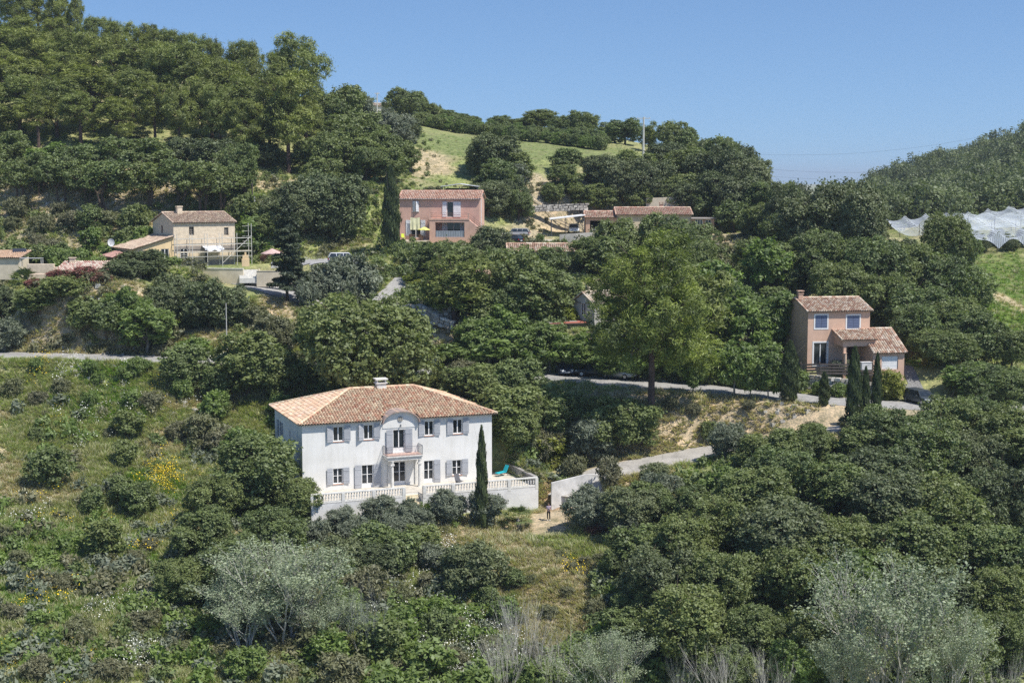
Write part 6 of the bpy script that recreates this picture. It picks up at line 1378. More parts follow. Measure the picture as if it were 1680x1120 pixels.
def free_depth(px_, Y, top, w, key):
    "slides a tree along its line of sight until it stands clear of roads and walls and is as tall as it is wide"
    best = (1e9, Y); tgt = {'scrubS': .75, 'freshS': .9, 'openM': 1.1, 'freshM': 1.15, 'oakS': .95}.get(key, .92)
    ry = np.interp(px_, [q[0] for q in ROADP], [q[2] for q in ROADP])
    for i in range(-16, 17):
        d = i*.5; q = P(px_, top, Y+d)
        if (Y > ry) != (Y+d > ry): continue
        if is_blocked(np.array([q.x]), np.array([Y+d]))[0]: continue
        cost = abs(d)*.03
        if key in FILL:
            h = q.z-Hf(q.x, q.y); cost += abs(h/(w*(Y+d)/F)-tgt)
            if h < .5: cost += 5
        else: cost = abs(d)
        if cost < best[0]: best = (cost, Y+d)
    return best[1]
# ------------------------------------------------------------------ trees: kind, then column / tip row / depth / crown width
TL = '''
pineL 20 -30 300 60;60 -22 305 55;95 -15 300 52;125 -5 298 26;40 25 290 60;85 30 288 60;150 28 285 50;176 30 290 34;190 36 280 38;228 38 272 60;255 42 270 44;280 50 268 52;303 55 266 34;325 58 262 60;350 65 260 46;390 66 262 50;412 75 255 44
pineL 15 45 270 72;60 50 268 80;110 48 266 72;152 55 262 72;190 75 256 80;100 80 256 90;40 95 252 80;0 90 252 72;240 65 258 80;265 75 253 72;300 80 250 72;345 95 247 72;380 105 246 62;30 130 243 80;90 120 244 80;150 110 247 90;215 120 245 90;252 130 241 66;330 130 241 66;292 150 238 66;400 120 241 72;440 130 241 80;472 125 237 92;502 150 241 62;432 180 237 60;-30 60 265 80;-30 130 245 80
pineL 487 58 255 96;455 95 251 54;130 150 240 66;190 155 238 70;60 160 240 66;-5 160 241 66;360 150 238 62;400 165 236 60
pineB 1072 388 157 190
pineS 1140 440 171 100;1024 474 170 76;1065 200 293 30;745 420 179 105;720 440 180 70
openM 25 265 223 62;60 250 225 62;100 255 221 72;140 268 219 62;178 262 217 80;235 265 218 70;290 262 217 72;330 265 216 80;395 262 216 62;362 272 214 66
oakM 20 215 236 90;80 222 233 90;130 235 231 82;190 235 231 82;242 225 233 90;300 225 231 82;350 235 232 82;392 232 234 72;-30 230 232 80;410 210 236 60;440 225 235 66
scrubS 30 322 210 70;70 352 207 60;120 345 207 60;180 345 206 62;215 350 206 52;60 378 201 52;20 355 207 50;150 383 202 50;92 392 198 62;300 300 218 40;415 325 212 50;430 350 209 46;100 330 211 45;385 330 211 50
freshS 410 352 209 62;232 372 206 46;150 372 203 40
oakS 225 335 210 52;145 335 211 46;405 318 213 50;200 372 204 44;20 395 200 60;60 400 199 50;88 390 196 40
conifer 468 300 193 76
oakM 560 300 209 78;440 345 207 50
holmL 545 286 209 112;498 298 207 90;465 320 209 70
oakM 570 140 262 62;550 160 258 62;522 150 252 52;600 185 256 72;560 190 249 82;540 210 243 82;582 220 241 90;622 215 249 72;640 240 243 62;660 235 246 52;530 258 236 62;515 230 240 60;600 245 240 60
oliveM 630 178 263 54;652 190 262 54;600 160 262 40
holmM 671 195 266 42
oakM 655 145 342 50;680 150 337 42;692 165 332 32;712 170 331 28;735 180 326 32;756 185 323 32;776 190 321 26;820 192 330 40;886 180 326 52;870 190 330 32;916 190 321 36;950 182 318 46;966 187 320 36;1000 200 311 42;1026 195 301 56;1105 200 291 54;1126 206 286 42;1150 230 276 62;1186 232 266 72;845 195 328 34;585 150 300 60
oliveM 1245 258 290 26;842 268 254 52
holmM 1214 243 263 64;1160 232 270 50
holmL 812 220 258 78;790 240 256 50;985 255 259 62;1022 260 251 72;1066 262 251 72;1092 235 266 62;1200 240 251 82;1140 298 242 62;800 298 231 62;835 292 236 52;1165 250 256 72;1225 262 246 72;1180 282 245 72;1216 290 241 82
oakM 850 250 252 52;926 240 262 52;1040 242 262 70;1130 245 262 72;1250 300 237 62;1166 315 239 62;1100 290 244 52;952 300 246 52;906 300 248 40;818 262 242 70;851 312 233 50;930 270 247 50;1270 330 226 70;1290 300 222 60;1120 285 250 52;985 300 246 50;1060 300 246 54;1205 330 236 60;1240 340 232 56
holmL 1300 263 216 76;1332 274 212 54;1390 300 206 112;1330 322 206 100;1420 312 201 78;1478 392 199 60
oakL 1555 350 200 76;1582 380 198 56;1350 380 193 100;1422 390 191 112;1492 400 189 100;1552 420 187 112;1592 440 185 82;1380 430 182 96;1452 450 181 92;1512 470 179 112;1572 490 176 112;1602 510 171 92;1300 350 212 90;1290 395 196 80
oakM 1286 345 214 60;1232 390 212 60;1240 430 206 64;1300 430 200 60;1270 470 190 56;1250 400 214 60
freshM 1258 392 198 82
oakL 1548 540 169 104;1500 500 176 90;1610 590 164 96;1592 596 162 90;1662 540 166 70;1655 600 160 100;1604 640 153 122;1560 645 151 112
oakL 1500 668 149 104;1452 662 147 100;1652 662 149 122;1602 700 144 132;1522 710 143 142;1442 740 142 112;1340 690 148 92;1272 730 144 122;1372 760 139 132;1452 780 137 132;1542 790 135 142;1642 780 135 142;1242 770 140 112;1184 772 141 84;1132 785 139 90;1182 830 133 132;1282 820 132 142;1382 840 130 142;1482 850 128 152;1592 860 127 152;1672 850 127 122;1120 850 131 112;1080 900 126 132;1182 900 123 152;1292 900 122 152;1402 920 120 152;1642 930 117 152;1542 930 118 120;1052 960 120 112;1132 970 116 142;1242 980 114 142;1660 1010 109 152;1342 1000 113 130;1740 760 140 150;1740 900 124 150;1300 1060 106 120;1200 1060 107 120;1570 1000 112 120
oakM 1238 712 148.6 66;1286 702 149 74;1332 694 149.5 60;1062 790 139 76;1042 862 131 90;1408 700 147 70;1310 712 147 60;1010 900 127 60;1020 1000 117 70;1440 695 149 60;1700 690 148 90
oliveM 1192 694 149 66;1085 775 143 60
oakL 600 487 168 206;1112 358 196 92;1150 395 186 70
oakM 540 500 170 100;662 522 167 92;850 408 184 110;882 440 182 100;826 462 182 76;918 446 184 76;1014 360 202 84;1072 352 203 70;982 388 196 74;1146 366 210 50;1043 332 202 40;762 454 184 60;905 405 200 60;800 480 179 70;1120 420 184 70
openM 760 402 187 72;735 398 190 62;700 402 195 52;815 405 198 60;960 392 200 50
yellowS 680 448 194 34;690 462 191 30;1215 580 168 40;1460 596 163.5 44
holmM 803 372 218 62
oliveS 800 428 202 34
freshM 1182 430 174 92;1172 480 173 82;1232 490 170 84;1268 480 168 92;1292 505 167 70;1150 560 167 70;1205 570 167 50;1215 470 174 70;1120 560 168 60;1255 560 166 60
freshM 1138 575 161.5 46;1206 556 159.5 62;1232 588 159 40;1262 552 157.6 54
freshM 872 530 175 92;802 540 175 100;762 560 173.5 84;902 545 174.5 96;952 545 176 82;1002 560 175.5 82;830 500 178 70;1050 560 175 80;780 520 177 70
oakM 772 622 162 112;832 632 161 110;742 620 164 82;802 600 165 82;852 660 155 82;902 650 157 74;1012 652 157 100;1052 662 156 80;700 620 163 66;850 590 166 80;940 644 160 50;985 648 159 50;465 575 171 70;500 590 171 60
holmM 1262 600 168 46
freshS 1198 612 167 36;1240 616 165.6 34;1345 624 162.4 30;1378 628 161.8 30;1225 600 169 50;1310 606 163 36;1280 604 165 40
scrubS 880 700 151 60;1100 650 160 40;1140 660 158 36;1230 655 158.5 36;905 700 153 44;940 745 148.5 40;1000 750 148 40;860 640 160 60;440 515 180 60;470 530 179 44;420 500 184 40;710 560 174 34;760 590 169 50;1330 668 156 40;1390 680 154 40;1375 600 165 34;1290 640 159 30
oliveM 972 678 151 84;1385 590 165 40
yellowS 885 728 156 80;850 736 158 50;914 745 154.5 48;920 480 181 36;935 500 180 40;745 900 131 40
holmM 0 470 188 66;-20 520 183 70
oliveM 10 522 182 64
oakS 62 478 186 70;100 480 186 70;140 484 185 66;178 490 184 66;35 488 187 60
freshM 240 500 176 96;215 480 181 60;200 470 181 50
holmM 236 438 191 92;205 452 190 70;282 450 189 70;310 464 189 62;342 460 189 88;380 470 187 64;362 470 187 70;260 470 187 60
oliveS 370 500 184 50;395 510 183 50;325 500 185 40;560 412 193 66;590 424 192 60;520 432 191 60;540 430 190.5 56;572 440 190 50;500 436 191 40;610 446 195 40
redS 138 468 180.5 54;98 470 180.5 44;165 476 180 36;60 476 180 36;452 415 205 40;30 480 188 40
palm 40 428 189 56;850 822 140 50;240 412 203 30
freshS 205 395 206 40;195 415 203 60;240 418 200 46;280 420 199 36;130 408 203 50;160 420 200 46;100 405 203 50;320 552 180 60;440 570 175 50;60 585 170 40;150 590 172 44;160 610 168 36;205 600 170 44;225 585 172 50;145 640 164 46;215 640 163 50;300 620 166 60;350 640 163 50;400 700 157 60;460 645 167 40;240 590 174 40
oakM 300 567 174 74;405 545 172 110;432 560 170 84;455 590 168 66;560 600 167 70;355 600 171 60
oakS 85 733 147 84;210 672 158 60;206 722 152 52;200 780 144 60;170 848 137 84;150 800 142 50;228 790 142 66;600 855 133 76;650 870 131 70;690 860 134 60;360 650 163 40;60 700 155 30;1165 690 155 30;800 960 128 40;840 930 131 40;720 1000 121 60;620 1010 120 90
scrubS 332 678 159 112;290 690 157 60;370 700 156 60;250 640 163 60;60 640 163 50;20 620 167 60;100 620 168 50;40 860 135 50;130 1010 118 90;62 1075 113 90;232 1000 118 80;220 900 128 50;0 860 135 60;30 900 131 60;300 1050 114 70;180 1080 112 80;100 940 127 60;280 960 121 60;520 1010 119 90;20 990 121 60;320 880 131 40;245 880 130 50;130 760 147 30;180 700 154 36;700 940 126 60;660 960 124 70;600 930 127 80;750 1010 120 60;870 940 130 36;900 990 124 50;960 910 131 40;940 920 130 36;985 905 131 36;920 900 132 30;850 1000 122 50;980 980 122 60;870 1050 118 60;800 1040 117 70;560 1070 113 90;660 1080 112 90;740 1060 114 80;480 960 122 60;930 960 127 40
freshS 640 1000 121 84;560 960 124 70;700 1050 115 90;780 1090 110 90;880 1080 113 80;640 1090 110 100;830 980 124 50;540 1030 116 80;980 1070 112 80;720 980 123 60;120 870 135 40;400 1060 113 70;340 1000 118 70;60 1000 120 60;560 900 131 60
oakL 420 715 146 142;332 832 135 96;382 880 129 122;490 785 140 74;450 830 133 100;350 780 141 90;300 920 127 90;440 930 124 110
oliveM 630 810 137.5 62;664 818 136.5 56;735 800 138 62;794 806 137.2 64;974 798 141.5 82;560 832 136.5 50;688 830 135.5 50;590 850 133 60;650 842 134.5 60;1030 840 138 50
holmM 772 888 130.5 100;560 880 130 76;620 890 128 70
redS 985 860 137 44
oliveS 705 890 131 60;730 900 130 44;520 850 134 50;860 650 158 40
holmL 1034 800 141 84;1075 760 144 50
cypress 790 698 138.6 18;1297 558 158.6 28;1353 608 157.5 17;1403 568 157.3 23;1440 578 157 15;1421 600 157.2 14;641 272 208 27;697 398 195 22;652 400 206 18
poplar 465 868 116 250;400 930 114 150;1470 908 106 270;1560 1000 104 170;1000 1020 110 130;540 960 116 120;1390 1010 105 140
bare 1180 1040 106 110;850 960 114 120;905 1000 112 110;1120 1060 106 80;820 1020 110 90;1270 1050 104 100;600 930 114 80;440 880 118 110;380 900 119 70;1650 1060 104 90;1440 1000 104 110
'''
for line in TL.strip().splitlines():
    k, rest = line.split(' ', 1)
    for it in rest.split(';'):
        a = [float(q) for q in it.split()]
        if k in ('poplar', 'bare') or a[2] < 112: pass
        kk = k
        if k == 'oakM' and a[0] < 460 and 195 < a[1] < 260: kk = rnd.choice(['oakM', 'holmM', 'openM', 'openM', 'freshM', 'oakM']); a[1] += rnd.uniform(-12, 12); a[2] += rnd.uniform(-5, 5); a[3] *= rnd.uniform(.65, 1.1)
        if k == 'oakL' and a[0] > 1030 and a[1] > 540: kk = rnd.choice(['oakL', 'oakL', 'oakL', 'holmL', 'freshM', 'oakL']); a[1] += rnd.uniform(-16, 12) if a[1] > 690 else rnd.uniform(2, 14); a[3] *= rnd.uniform(.7, 1.08)
        if k in ('oakS',) and a[0] < 340 and 660 < a[1] < 860: a[3] *= .85
        if k == 'scrubS' and 1080 < a[0] < 1400: a[3] *= .65
        if a[0] < 480 and a[1] > 540 and 165 < a[2] < 181: a[2] -= 7
        if k == 'scrubS' and a[0] < 450 and 290 < a[1] < 402: a[3] *= .6
        if k == 'scrubS' and a[0] > 600 and a[1] > 860: a[3] *= .6
        if k in ('scrubS', 'freshS') and a[0] < 350 and a[1] > 560: a[3] *= .62
        a[1] += (rnd.uniform(-9, 9) if k == 'pineL' and a[1] > 62 else rnd.uniform(-7, 7) if k == 'oakM' and 200 < a[1] < 250 else 0); a[2] = free_depth(a[0], a[2], a[1], a[3], kk); tree(kk, *a)
# orchard rows along the crest of the field: many small fruit trees
rr = random.Random(12)
for row in range(3):
    for i in range(30):
        t = (i+rr.uniform(-.2, .2))/29; px_ = 686+300*t; Y = 312-14*t-row*5
        q0 = G(px_, 214+26*t+4); x = (px_-840)/F*Y; g = Hf(x, Y)
        cmn, tmn, pw, ph_ = PROTO['freshS'][rr.randrange(3)] if False else PROTO['oakS'][rr.randrange(3)]
        o = empty('fruit_tree', (x, Y, g-.05), rr.uniform(0, 6)); o['category'] = 'tree'; w = rr.uniform(2.0, 2.7); h = rr.uniform(2.0, 2.8); o.scale = (w/pw, w/pw, h/ph_)
        c = bpy.data.objects.new('crown', cmn); COL.objects.link(c); c.parent = o; t_o = bpy.data.objects.new('trunk', tmn); COL.objects.link(t_o); t_o.parent = o
        c.material_slots[0].link = 'OBJECT'; c.material_slots[0].material = LM['fresh'] if rr.random() < .35 else LM['oak']
        o['label'] = 'small leafy fruit tree standing in the orchard rows on the field crest'; o['group'] = 'fruit trees in the crest orchard rows'
# trees under the net: dark fruit trees between the front posts
for r_ in range(6):
    for j in range(4):
        q_ = A0+SD*((r_+.5)*sp_)+DR*(1.0+j*3.2); g = Hf(min(q_.x, GX1-2), q_.y); cmn, tmn, pw, ph_ = PROTO['holmM'][r_ % 3]
        o = empty('netted_fruit_tree', (q_.x, q_.y, g-.05), r_*1.1+j); o['category'] = 'tree'; o.scale = (2.9/pw, 2.9/pw, 2.3/ph_)
        for nm_, me_ in (('crown', cmn), ('trunk', tmn)): c = bpy.data.objects.new(nm_, me_); COL.objects.link(c); c.parent = o
        o['label'] = 'dark fruit tree in the orchard under the hail netting'; o['group'] = 'fruit trees under the hail netting'
# ------------------------------------------------------------------ the far wood: reads as one mass
def scatter(name, mat, base, pos, rot, scl, tintv=None, kind='stuff', nper=4):
    "one object made of many turned, scaled copies of base patches: base = list of (verts, tint)"
    V_ = []; T_ = []
    for i, (bv, bt) in enumerate(base):
        m = np.arange(len(pos)) % len(base) == i
        if not m.any(): continue
        p_ = pos[m]; c = np.cos(rot[m]); s_ = np.sin(rot[m]); sc_ = scl[m]
        x = bv[None, :, 0]*c[:, None]-bv[None, :, 1]*s_[:, None]; y = bv[None, :, 0]*s_[:, None]+bv[None, :, 1]*c[:, None]; z = np.broadcast_to(bv[None, :, 2], x.shape)
        v = np.stack([x*sc_[:, 0:1], y*sc_[:, 0:1], z*sc_[:, 1:2]], -1)+p_[:, None]
        V_.append(v.reshape(-1, 3)); tt = np.broadcast_to(bt[None], (len(p_), len(bt))).astype(float)
        if tintv is not None: tt = tt*.6+tintv[m][:, None]*.55
        T_.append(np.clip(tt, 0, 1).ravel())
    me = np_mesh(name, np.concatenate(V_), nper, np.concatenate(T_), mat); o = bpy.data.objects.new(name, me); COL.objects.link(o)
    if kind: o['kind'] = kind
    return o
rg = np.random.default_rng(77)
far_base = [crown(90+i, 6.5, 6.5, nl=8, lobe=.44, cr=1.25, lpc=14, dens=.5, leaf=.38, base=.05)[:2] for i in range(4)]
n = 3000; Yf = 322+rg.random(n)**1.3*470; Uf = rg.uniform(.10, .46, n); Xf = Uf*Yf
keep = ~((Uf < .245) & (Yf > 480)) & ~((Uf < .22)) & ~((Xf > A0.x-25) & (Yf < 324))
Xf, Yf = Xf[keep], Yf[keep]; Zf = np.where((Xf < GX1-1) & (Yf < GY1-1), H(Xf, Yf), ground(Xf, Yf))
pos = np.stack([Xf, Yf, Zf-.5], -1); s_ = rg.uniform(.75, 1.35, (len(Xf), 1)); scl = np.hstack([s_, s_*rg.uniform(.75, 1.1, (len(Xf), 1))])
scatter('far_woodland', LM['far'], far_base, pos, rg.uniform(0, 6.28, len(Xf)), scl, rg.random(len(Xf)))
# skyline wood left, beyond the pines
n = 500; Yf = rg.uniform(300, 420, n); Uf = rg.uniform(-.42, -.16, n); Xf = Uf*Yf; m = Xf > GX0+2; Xf, Yf = Xf[m], Yf[m]; pos = np.stack([Xf, Yf, H(Xf, Yf)-.5], -1); m = Yf > 300
s_ = rg.uniform(.5, .8, (len(Xf), 1)); scatter('ridge_woodland', LM['pine'], far_base, pos, rg.uniform(0, 6.28, len(Xf)), np.hstack([s_, s_]), rg.random(len(Xf)))
# ------------------------------------------------------------------ ground cover
def sample(n, x0, x1, y0, y1, seed, spread=1.15):
    rg = np.random.default_rng(seed); px_ = rg.uniform(x0, x1, n); py_ = rg.uniform(y0, y1, n); X, Y, hit = cast(px_, py_)
    X = X+rg.normal(size=n)*1.2; Y = Y+rg.normal(size=n)*2.0; ok = hit & (Y < 440) & (X > GX0+2) & (X < GX1-2) & ~is_blocked(X, Y)
    return X[ok], Y[ok], rg
def tuft(seed, n=16, w=.34, h=.30, wd=.045):
    rg = np.random.default_rng(seed); a = rg.uniform(0, 6.28, n); r0 = rg.random(n)*w*.5; c = np.stack([np.cos(a)*r0, np.sin(a)*r0, np.zeros(n)], -1)
    lean = rg.uniform(.3, 1.7, n); d = np.stack([np.cos(a)*lean, np.sin(a)*lean, np.ones(n)], -1)*(h*rg.uniform(.5, 1.15, (n, 1))); sd = np.stack([-np.sin(a), np.cos(a), np.zeros(n)], -1)*wd
    v = np.stack([c-sd, c+sd, c+d], 1); return v.reshape(-1, 3), np.clip(.5+rg.normal(size=n)*.25, 0, 1)
tufts = [tuft(i, 18) for i in range(6)]
def colored(name, X, Y, rg, base, smin, smax, mat, nper, hk=1.0, tint=None):
    s_ = rg.uniform(smin, smax, (len(X), 1))*(1-.5*sstep(215, 250, Y))[:, None]; pos = np.stack([X, Y, H(X, Y)-.04], -1)
    return scatter(name, mat, base, pos, rg.uniform(0, 6.28, len(X)), np.hstack([s_, s_*hk*rg.uniform(.7, 1.3, (len(X), 1))]), tint if tint is not None else rg.random(len(X)), nper=nper)
GD = leaf_mat('grass_dry', (.40,.33,.21), (.66,.56,.38), .35); GG = leaf_mat('grass_green', (.20,.25,.08), (.46,.51,.20), .42); GL = leaf_mat('grass_lush', (.12,.20,.04), (.28,.40,.08), .4); GM = leaf_mat('weed_mixed', (.28,.27,.13), (.56,.53,.31), .35)
def split_by(X, Y):
    c = zone_color(X, Y); dry = c[:, 0]/(c[:, 1]+1e-3); return c, dry
parts = [(42000, 0, 560, 560, 1120), (26000, 480, 1100, 700, 1120), (9000, 560, 1450, 580, 800), (13000, -40, 700, 240, 560), (7000, 560, 1300, 210, 560), (5000, 1380, 1700, 400, 640)]
XX_, YY_ = [], []
for i, (n, x0, x1, y0, y1) in enumerate(parts): x, y, rg = sample(n, x0, x1, y0, y1, 100+i); XX_.append(x); YY_.append(y)
X = np.concatenate(XX_); Y = np.concatenate(YY_); c, dry = split_by(X, Y); u = rg.random(len(X)); big = 1.0+.35*(Y > 200)
m1_ = (dry > 1.12) & (u < .75); m2_ = (dry <= .88) & (u < .8); m3_ = ~m1_ & ~m2_ & (u < .55); m4_ = ~m1_ & ~m2_ & ~m3_
# trodden ground round the person keeps only short stubble
colored('dry_grass', X[m1_], Y[m1_], rg, tufts, .7, 1.5, GD, 3); colored('green_grass', X[m3_], Y[m3_], rg, tufts, .8, 1.7, GG, 3, 1.1)
colored('lush_grass', X[m2_], Y[m2_], rg, tufts, .8, 1.6, GL, 3); colored('mixed_weeds', X[m4_], Y[m4_], rg, tufts, .8, 1.9, GM, 3, 1.2)
# low leafy undergrowth in clumps
ug = [crown(300+i, 1.1, .8, nl=4, lobe=.5, cr=.26, lpc=9, dens=.42, leaf=.14, base=.0, aspect=1.8)[:2] for i in range(4)]
for nm_, sd_, n_, box_, mt, th in (('green_undergrowth', 1, 1500, (0, 1000, 560, 1120), LM['oak'], .62), ('pale_undergrowth', 2, 1300, (0, 1000, 560, 1120), LM['scrub'], .60), ('bright_undergrowth', 3, 3600, (0, 1050, 600, 1120), LM['fresh'], .58), ('grey_undergrowth', 9, 1200, (0, 1000, 600, 1120), LM['olive'], .55),
    ('slope_undergrowth', 4, 900, (-20, 720, 230, 570), LM['scrub'], .5), ('slope_bushes', 5, 1100, (-20, 720, 230, 570), LM['oak'], .53), ('hollow_undergrowth', 6, 3400, (620, 1300, 400, 660), LM['oak'], .47), ('woodland_floor', 7, 2200, (960, 1700, 640, 1120), LM['oak'], .3), ('terrace_undergrowth', 8, 1800, (700, 1320, 300, 480), LM['scrub'], .5), ('wood_undergrowth', 10, 1400, (-20, 700, 130, 330), LM['oak'], .35)):
    X, Y, rg = sample(n_, box_[0], box_[1], box_[2], box_[3], 200+sd_); f = fbm(X/4.2, Y/4.2, 40+sd_); m = f > th-.08; X, Y = X[m], Y[m]; cc, dr_ = split_by(X, Y)
    on_road = np.zeros(X.shape, bool)
    for d_ in (2, 4, 6, 8): on_road |= path_dist(X, Y+d_, 'road') < 0
    on_road |= (path_dist(X, Y+3, 'driveway') < 0) | (path_dist(X, Y+3, 'track') < 0)
    lq = G(890, 893); on_road |= (np.hypot((X-lq.x)/1.15, Y-lq.y) < 7.5); lq = G(900, 985); on_road |= np.hypot(X-lq.x, Y-lq.y) < 4.5
    thin = (rg.random(len(X)) < .6) & (X/Y < -.16) & (Y > 128) & (Y < 172); on_road |= thin
    lq = G(872, 852); on_road |= np.hypot(X-lq.x, Y-lq.y) < 4.0
    m = ~on_road & ((dr_ < 1.2) | (rg.random(len(X)) < .12)); X, Y = X[m], Y[m]; colored(nm_, X, Y, rg, ug, .6, 1.7, mt, 4, 1.0)
# flowers
fl = []
for i in range(3):
    rg = np.random.default_rng(500+i); C = rg.normal(size=(14, 3))*np.array([.22, .22, .1])+np.array([0, 0, .55]); fl.append((leaves(rg, C, np.array([0, -.3, 1.0])+np.zeros((14, 3)), .07, 1.0, .5), rg.random(14)))
YF = simple('yellow_petal', (.80,.58,.03), .7, .1, 5); WF = simple('white_petal', (.80,.80,.70), .7, .05, 5); PF = simple('pink_petal', (.62,.18,.28), .7, .1, 5)
def flowers(name, spots, mat, seed, k=1.0):
    rg = np.random.default_rng(seed); xs, yy = [], []
    for px_, py_, rad, n in spots:
        q = G(px_, py_); xs.append(q.x+rg.normal(size=n)*rad*.5); yy.append(q.y+rg.normal(size=n)*rad*.8)
    X = np.concatenate(xs); Y = np.concatenate(yy); colored(name, X, Y, rg, fl, .8*k, 1.5*k, mat, 4, 1.3)
flowers('yellow_flowers', [(270,788,2.0,70),(255,770,2,18),(262,640,1.0,14),(290,800,2,16),(72,595,1.6,24),(95,700,2,8),(160,870,2,10),(85,860,3,14),(340,800,3,12),(85,980,3,16),(50,820,3,10),(280,860,2,8),(40,990,2,8),(230,900,2,12),(10,1080,2,14),(120,1110,3,10),(950,935,1.5,14)], YF, 1)
flowers('white_flowers', [(690,1050,5,130),(740,1090,5,120),(640,1070,5,90),(790,1060,4,60),(800,1100,4,60),(140,705,3,24),(180,1000,2,20),(230,1080,2,50),(700,900,2.2,70),(720,920,2,50),(350,602,3,50),(370,590,2,30),(105,612,2,24),(190,650,3,20),(45,860,3,20)], WF, 2)
# loose pale stones on banks and slopes
rg = np.random.default_rng(9); st_b = []
for i in range(3):
    bm_v = np.array([(-1,-1,-1),(1,-1,-1),(1,1,-1),(-1,1,-1),(-1,-1,1),(1,-1,1),(1,1,1),(-1,1,1)])*rg.uniform(.6, 1.1, (8, 3))*.22
    fcs = [(0,3,2,1),(4,5,6,7),(0,1,5,4),(1,2,6,5),(2,3,7,6),(3,0,4,7)]; st_b.append((np.concatenate([bm_v[list(f_)] for f_ in fcs]), np.ones(6)*.5))
def stones(name, spots, seed, smin=.4, smax=1.5):
    rg = np.random.default_rng(seed); xs, yy = [], []
    for px_, py_, rad, n in spots: q = G(px_, py_); xs.append(q.x+rg.normal(size=n)*rad*.5); yy.append(q.y+rg.normal(size=n)*rad*.5)
    X = np.concatenate(xs); Y = np.concatenate(yy); m = ~blocked(X, Y, .1); colored(name, X[m], Y[m], rg, st_b, smin, smax, simple('loose_limestone', (.52,.49,.43), .95, .2, 2), 4, .8)
stones('stones', [(285,660,3,60),(105,612,2,24),(60,562,8,60),(180,566,8,60),(690,520,4,70),(720,525,4,60),(1380,690,4,60),(1330,680,4,30),(1100,600,4,30),(840,398,4,30),(800,405,4,50),(620,285,5,30),(950,330,8,40),(1165,742,3,10),(270,847,2,10),(630,500,5,40),(1250,700,8,30),(150,330,14,60),(230,320,10,40),(1030,600,5,40),(980,600,5,30)], 4)
# ------------------------------------------------------------------ labels: each tree is named by its look and what it stands by
LMK = [('white villa', 640, 740), ('villa terrace', 700, 820), ('driveway', 1040, 775), ('person', 900, 840), ('stone house', 335, 400), ('ochre side wing', 245, 410), ('mottled tile shed', 150, 440), ('far left road bend', 40, 585), ('pink house', 720, 350), ('tall cypress', 641, 340),
 ('parking', 440, 475), ('upper parking', 540, 430), ('gate pillars', 695, 520), ('grey gabled house', 975, 505), ('red-roofed shed', 930, 535), ('long house', 1070, 350), ('carport', 925, 365), ('silver estate car', 847, 378), ('big bright pine', 1075, 480), ('pinkish-tan house', 1375, 540), ('garage', 1460, 580), ('stone retaining wall', 1290, 625),
 ('three shaded cars', 970, 605), ('hail nets', 1620, 380), ('skyline pole', 1055, 215), ('ridge house', 618, 172), ('open field', 740, 250), ('orange soil patch', 605, 285), ('tall skyline pine', 487, 90), ('wooden pole', 415, 340), ('straw bank', 1200, 690), ('green meadow', 1650, 500), ('bottom poplar', 465, 1000), ('silver poplar', 1470, 1000),
 ('yellow flower patch', 270, 790), ('white flower carpet', 720, 1080), ('top corner', 30, 20), ('timber frame', 1165, 405), ('tan-roofed hollow house', 880, 405), ('dark conifer', 468, 380), ('sunny lawn', 870, 900), ('slate car', 1511, 630), ('right woodland edge', 1090, 930), ('frame edge', 1660, 780), ('meadow slope', 90, 930), ('left meadow path', 30, 700)]
ADJ = {'oakL': 'broad dark green oak', 'oakM': 'dense green oak', 'oakS': 'low green oak bush', 'holmL': 'very dark rounded holm oak', 'holmM': 'dark rounded holm oak', 'openM': 'open-crowned oak with visible stems', 'freshM': 'bright leafy tree', 'freshS': 'bright leafy bush', 'pineL': 'yellow-green pine', 'pineS': 'small pine', 'pineB': 'large bright pine',
 'oliveM': 'grey-green olive', 'oliveS': 'small grey-green bush', 'scrubS': 'dry olive-brown bush', 'yellowS': 'yellow-green flowering bush', 'redS': 'red-flowering bush', 'cypress': 'dark narrow cypress', 'conifer': 'dark layered conifer', 'poplar': 'silvery poplar with pale limbs', 'bare': 'pale leafless thicket', 'palm': 'fan palm'}
ORD = ['leftmost', 'second', 'third', 'fourth', 'fifth', 'sixth', 'seventh', 'eighth', 'ninth', 'tenth', 'eleventh', 'twelfth', 'thirteenth', 'fourteenth', 'fifteenth', 'sixteenth', 'seventeenth', 'eighteenth', 'nineteenth', 'twentieth']
print('QUADS', sum(len(m.polygons) for m in bpy.data.meshes), [(o.name, len(o.data.polygons)) for o in bpy.data.objects if o.type=='MESH' and len(o.data.polygons) > 60000])
groups = {}
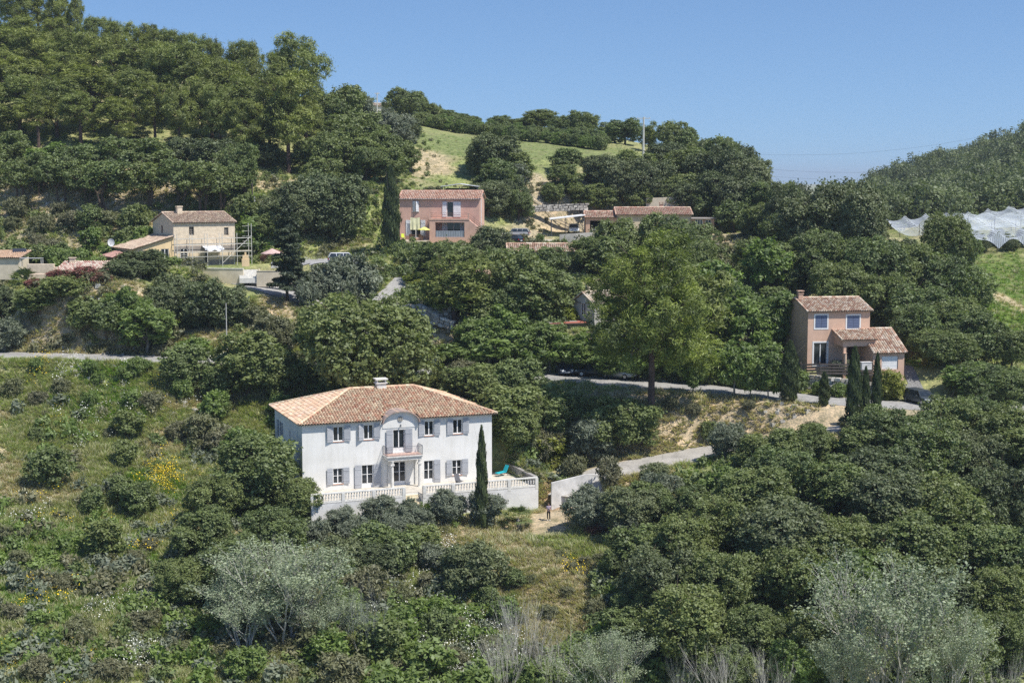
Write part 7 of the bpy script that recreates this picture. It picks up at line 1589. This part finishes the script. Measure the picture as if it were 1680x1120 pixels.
for (o, key, px_, top, Y, wpx, h, w, lab) in TREES:
    cy = pix(o.location+Vector((0, 0, h*.5)))[1]; best = min(LMK, key=lambda m_: (m_[1]-px_)**2+((m_[2]-cy)*1.3)**2); dx = px_-best[1]; dy = cy-best[2]
    if key == 'pineB' or key == 'conifer': rel = 'standing alone beside' if key == 'conifer' else 'towering in front of'; best = ('upper parking', 0, 0) if key == 'conifer' else ('grey gabled house', 0, 0)
    elif abs(dx) > 1.2*abs(dy): rel = 'right of' if dx > 0 else 'left of'
    else: rel = 'below' if dy > 0 else 'above'
    groups.setdefault((ADJ[key], rel, best[0]), []).append((px_, o))
for (adj, rel, lm), L in groups.items():
    L.sort(key=lambda q: q[0])
    for i, (px_, o) in enumerate(L):
        base = f'{adj} {rel} the {lm}'
        if len(L) == 2: base += ', ' + ('left' if i == 0 else 'right') + ' one of two'
        elif len(L) > 2: base += (f', leftmost of {len(L)}' if i == 0 else f', rightmost of {len(L)}' if i == len(L)-1 else f', {ORD[i] if i < 20 else str(i+1)+"th"} from left of {len(L)}')
        o['label'] = base
    for px_, o in L: o['group'] = {'tree': 'trees on the hillside', 'bush': 'bushes on the hillside', 'palm': 'fan palms'}[o['category']]
for (o, key, px_, top, Y, wpx, h, w, lab) in TREES:
    x, y = np.array([o.location.x]), np.array([o.location.y])
    if is_blocked(x, y)[0]: print('BLOCKED', key, px_, top, Y)
    if h > 19 or h < .8 and key not in ('scrubS', 'oliveS'): print('HEIGHT', key, px_, top, Y, round(h, 1), 'w', round(w, 1))
print('trees', len(TREES))
# ------------------------------------------------------------------ haze
hx = MB(); hx.box((-6200, -80, CH-75), (6200, 9700, CH+75)); hm, hnt, ho = new_mat('haze_air'); pv_ = N(hnt, 'VolumePrincipled'); pv_.inputs['Color'].default_value = (.80,.88,1.0,1); pv_.inputs['Density'].default_value = .00014; pv_.inputs['Anisotropy'].default_value = .2
hnt.links.new(pv_.outputs[0], ho.inputs['Volume']); hz_ = hx.build('haze', hm); hz_['kind'] = 'stuff'
SC.cycles.volume_step_rate = 10.0
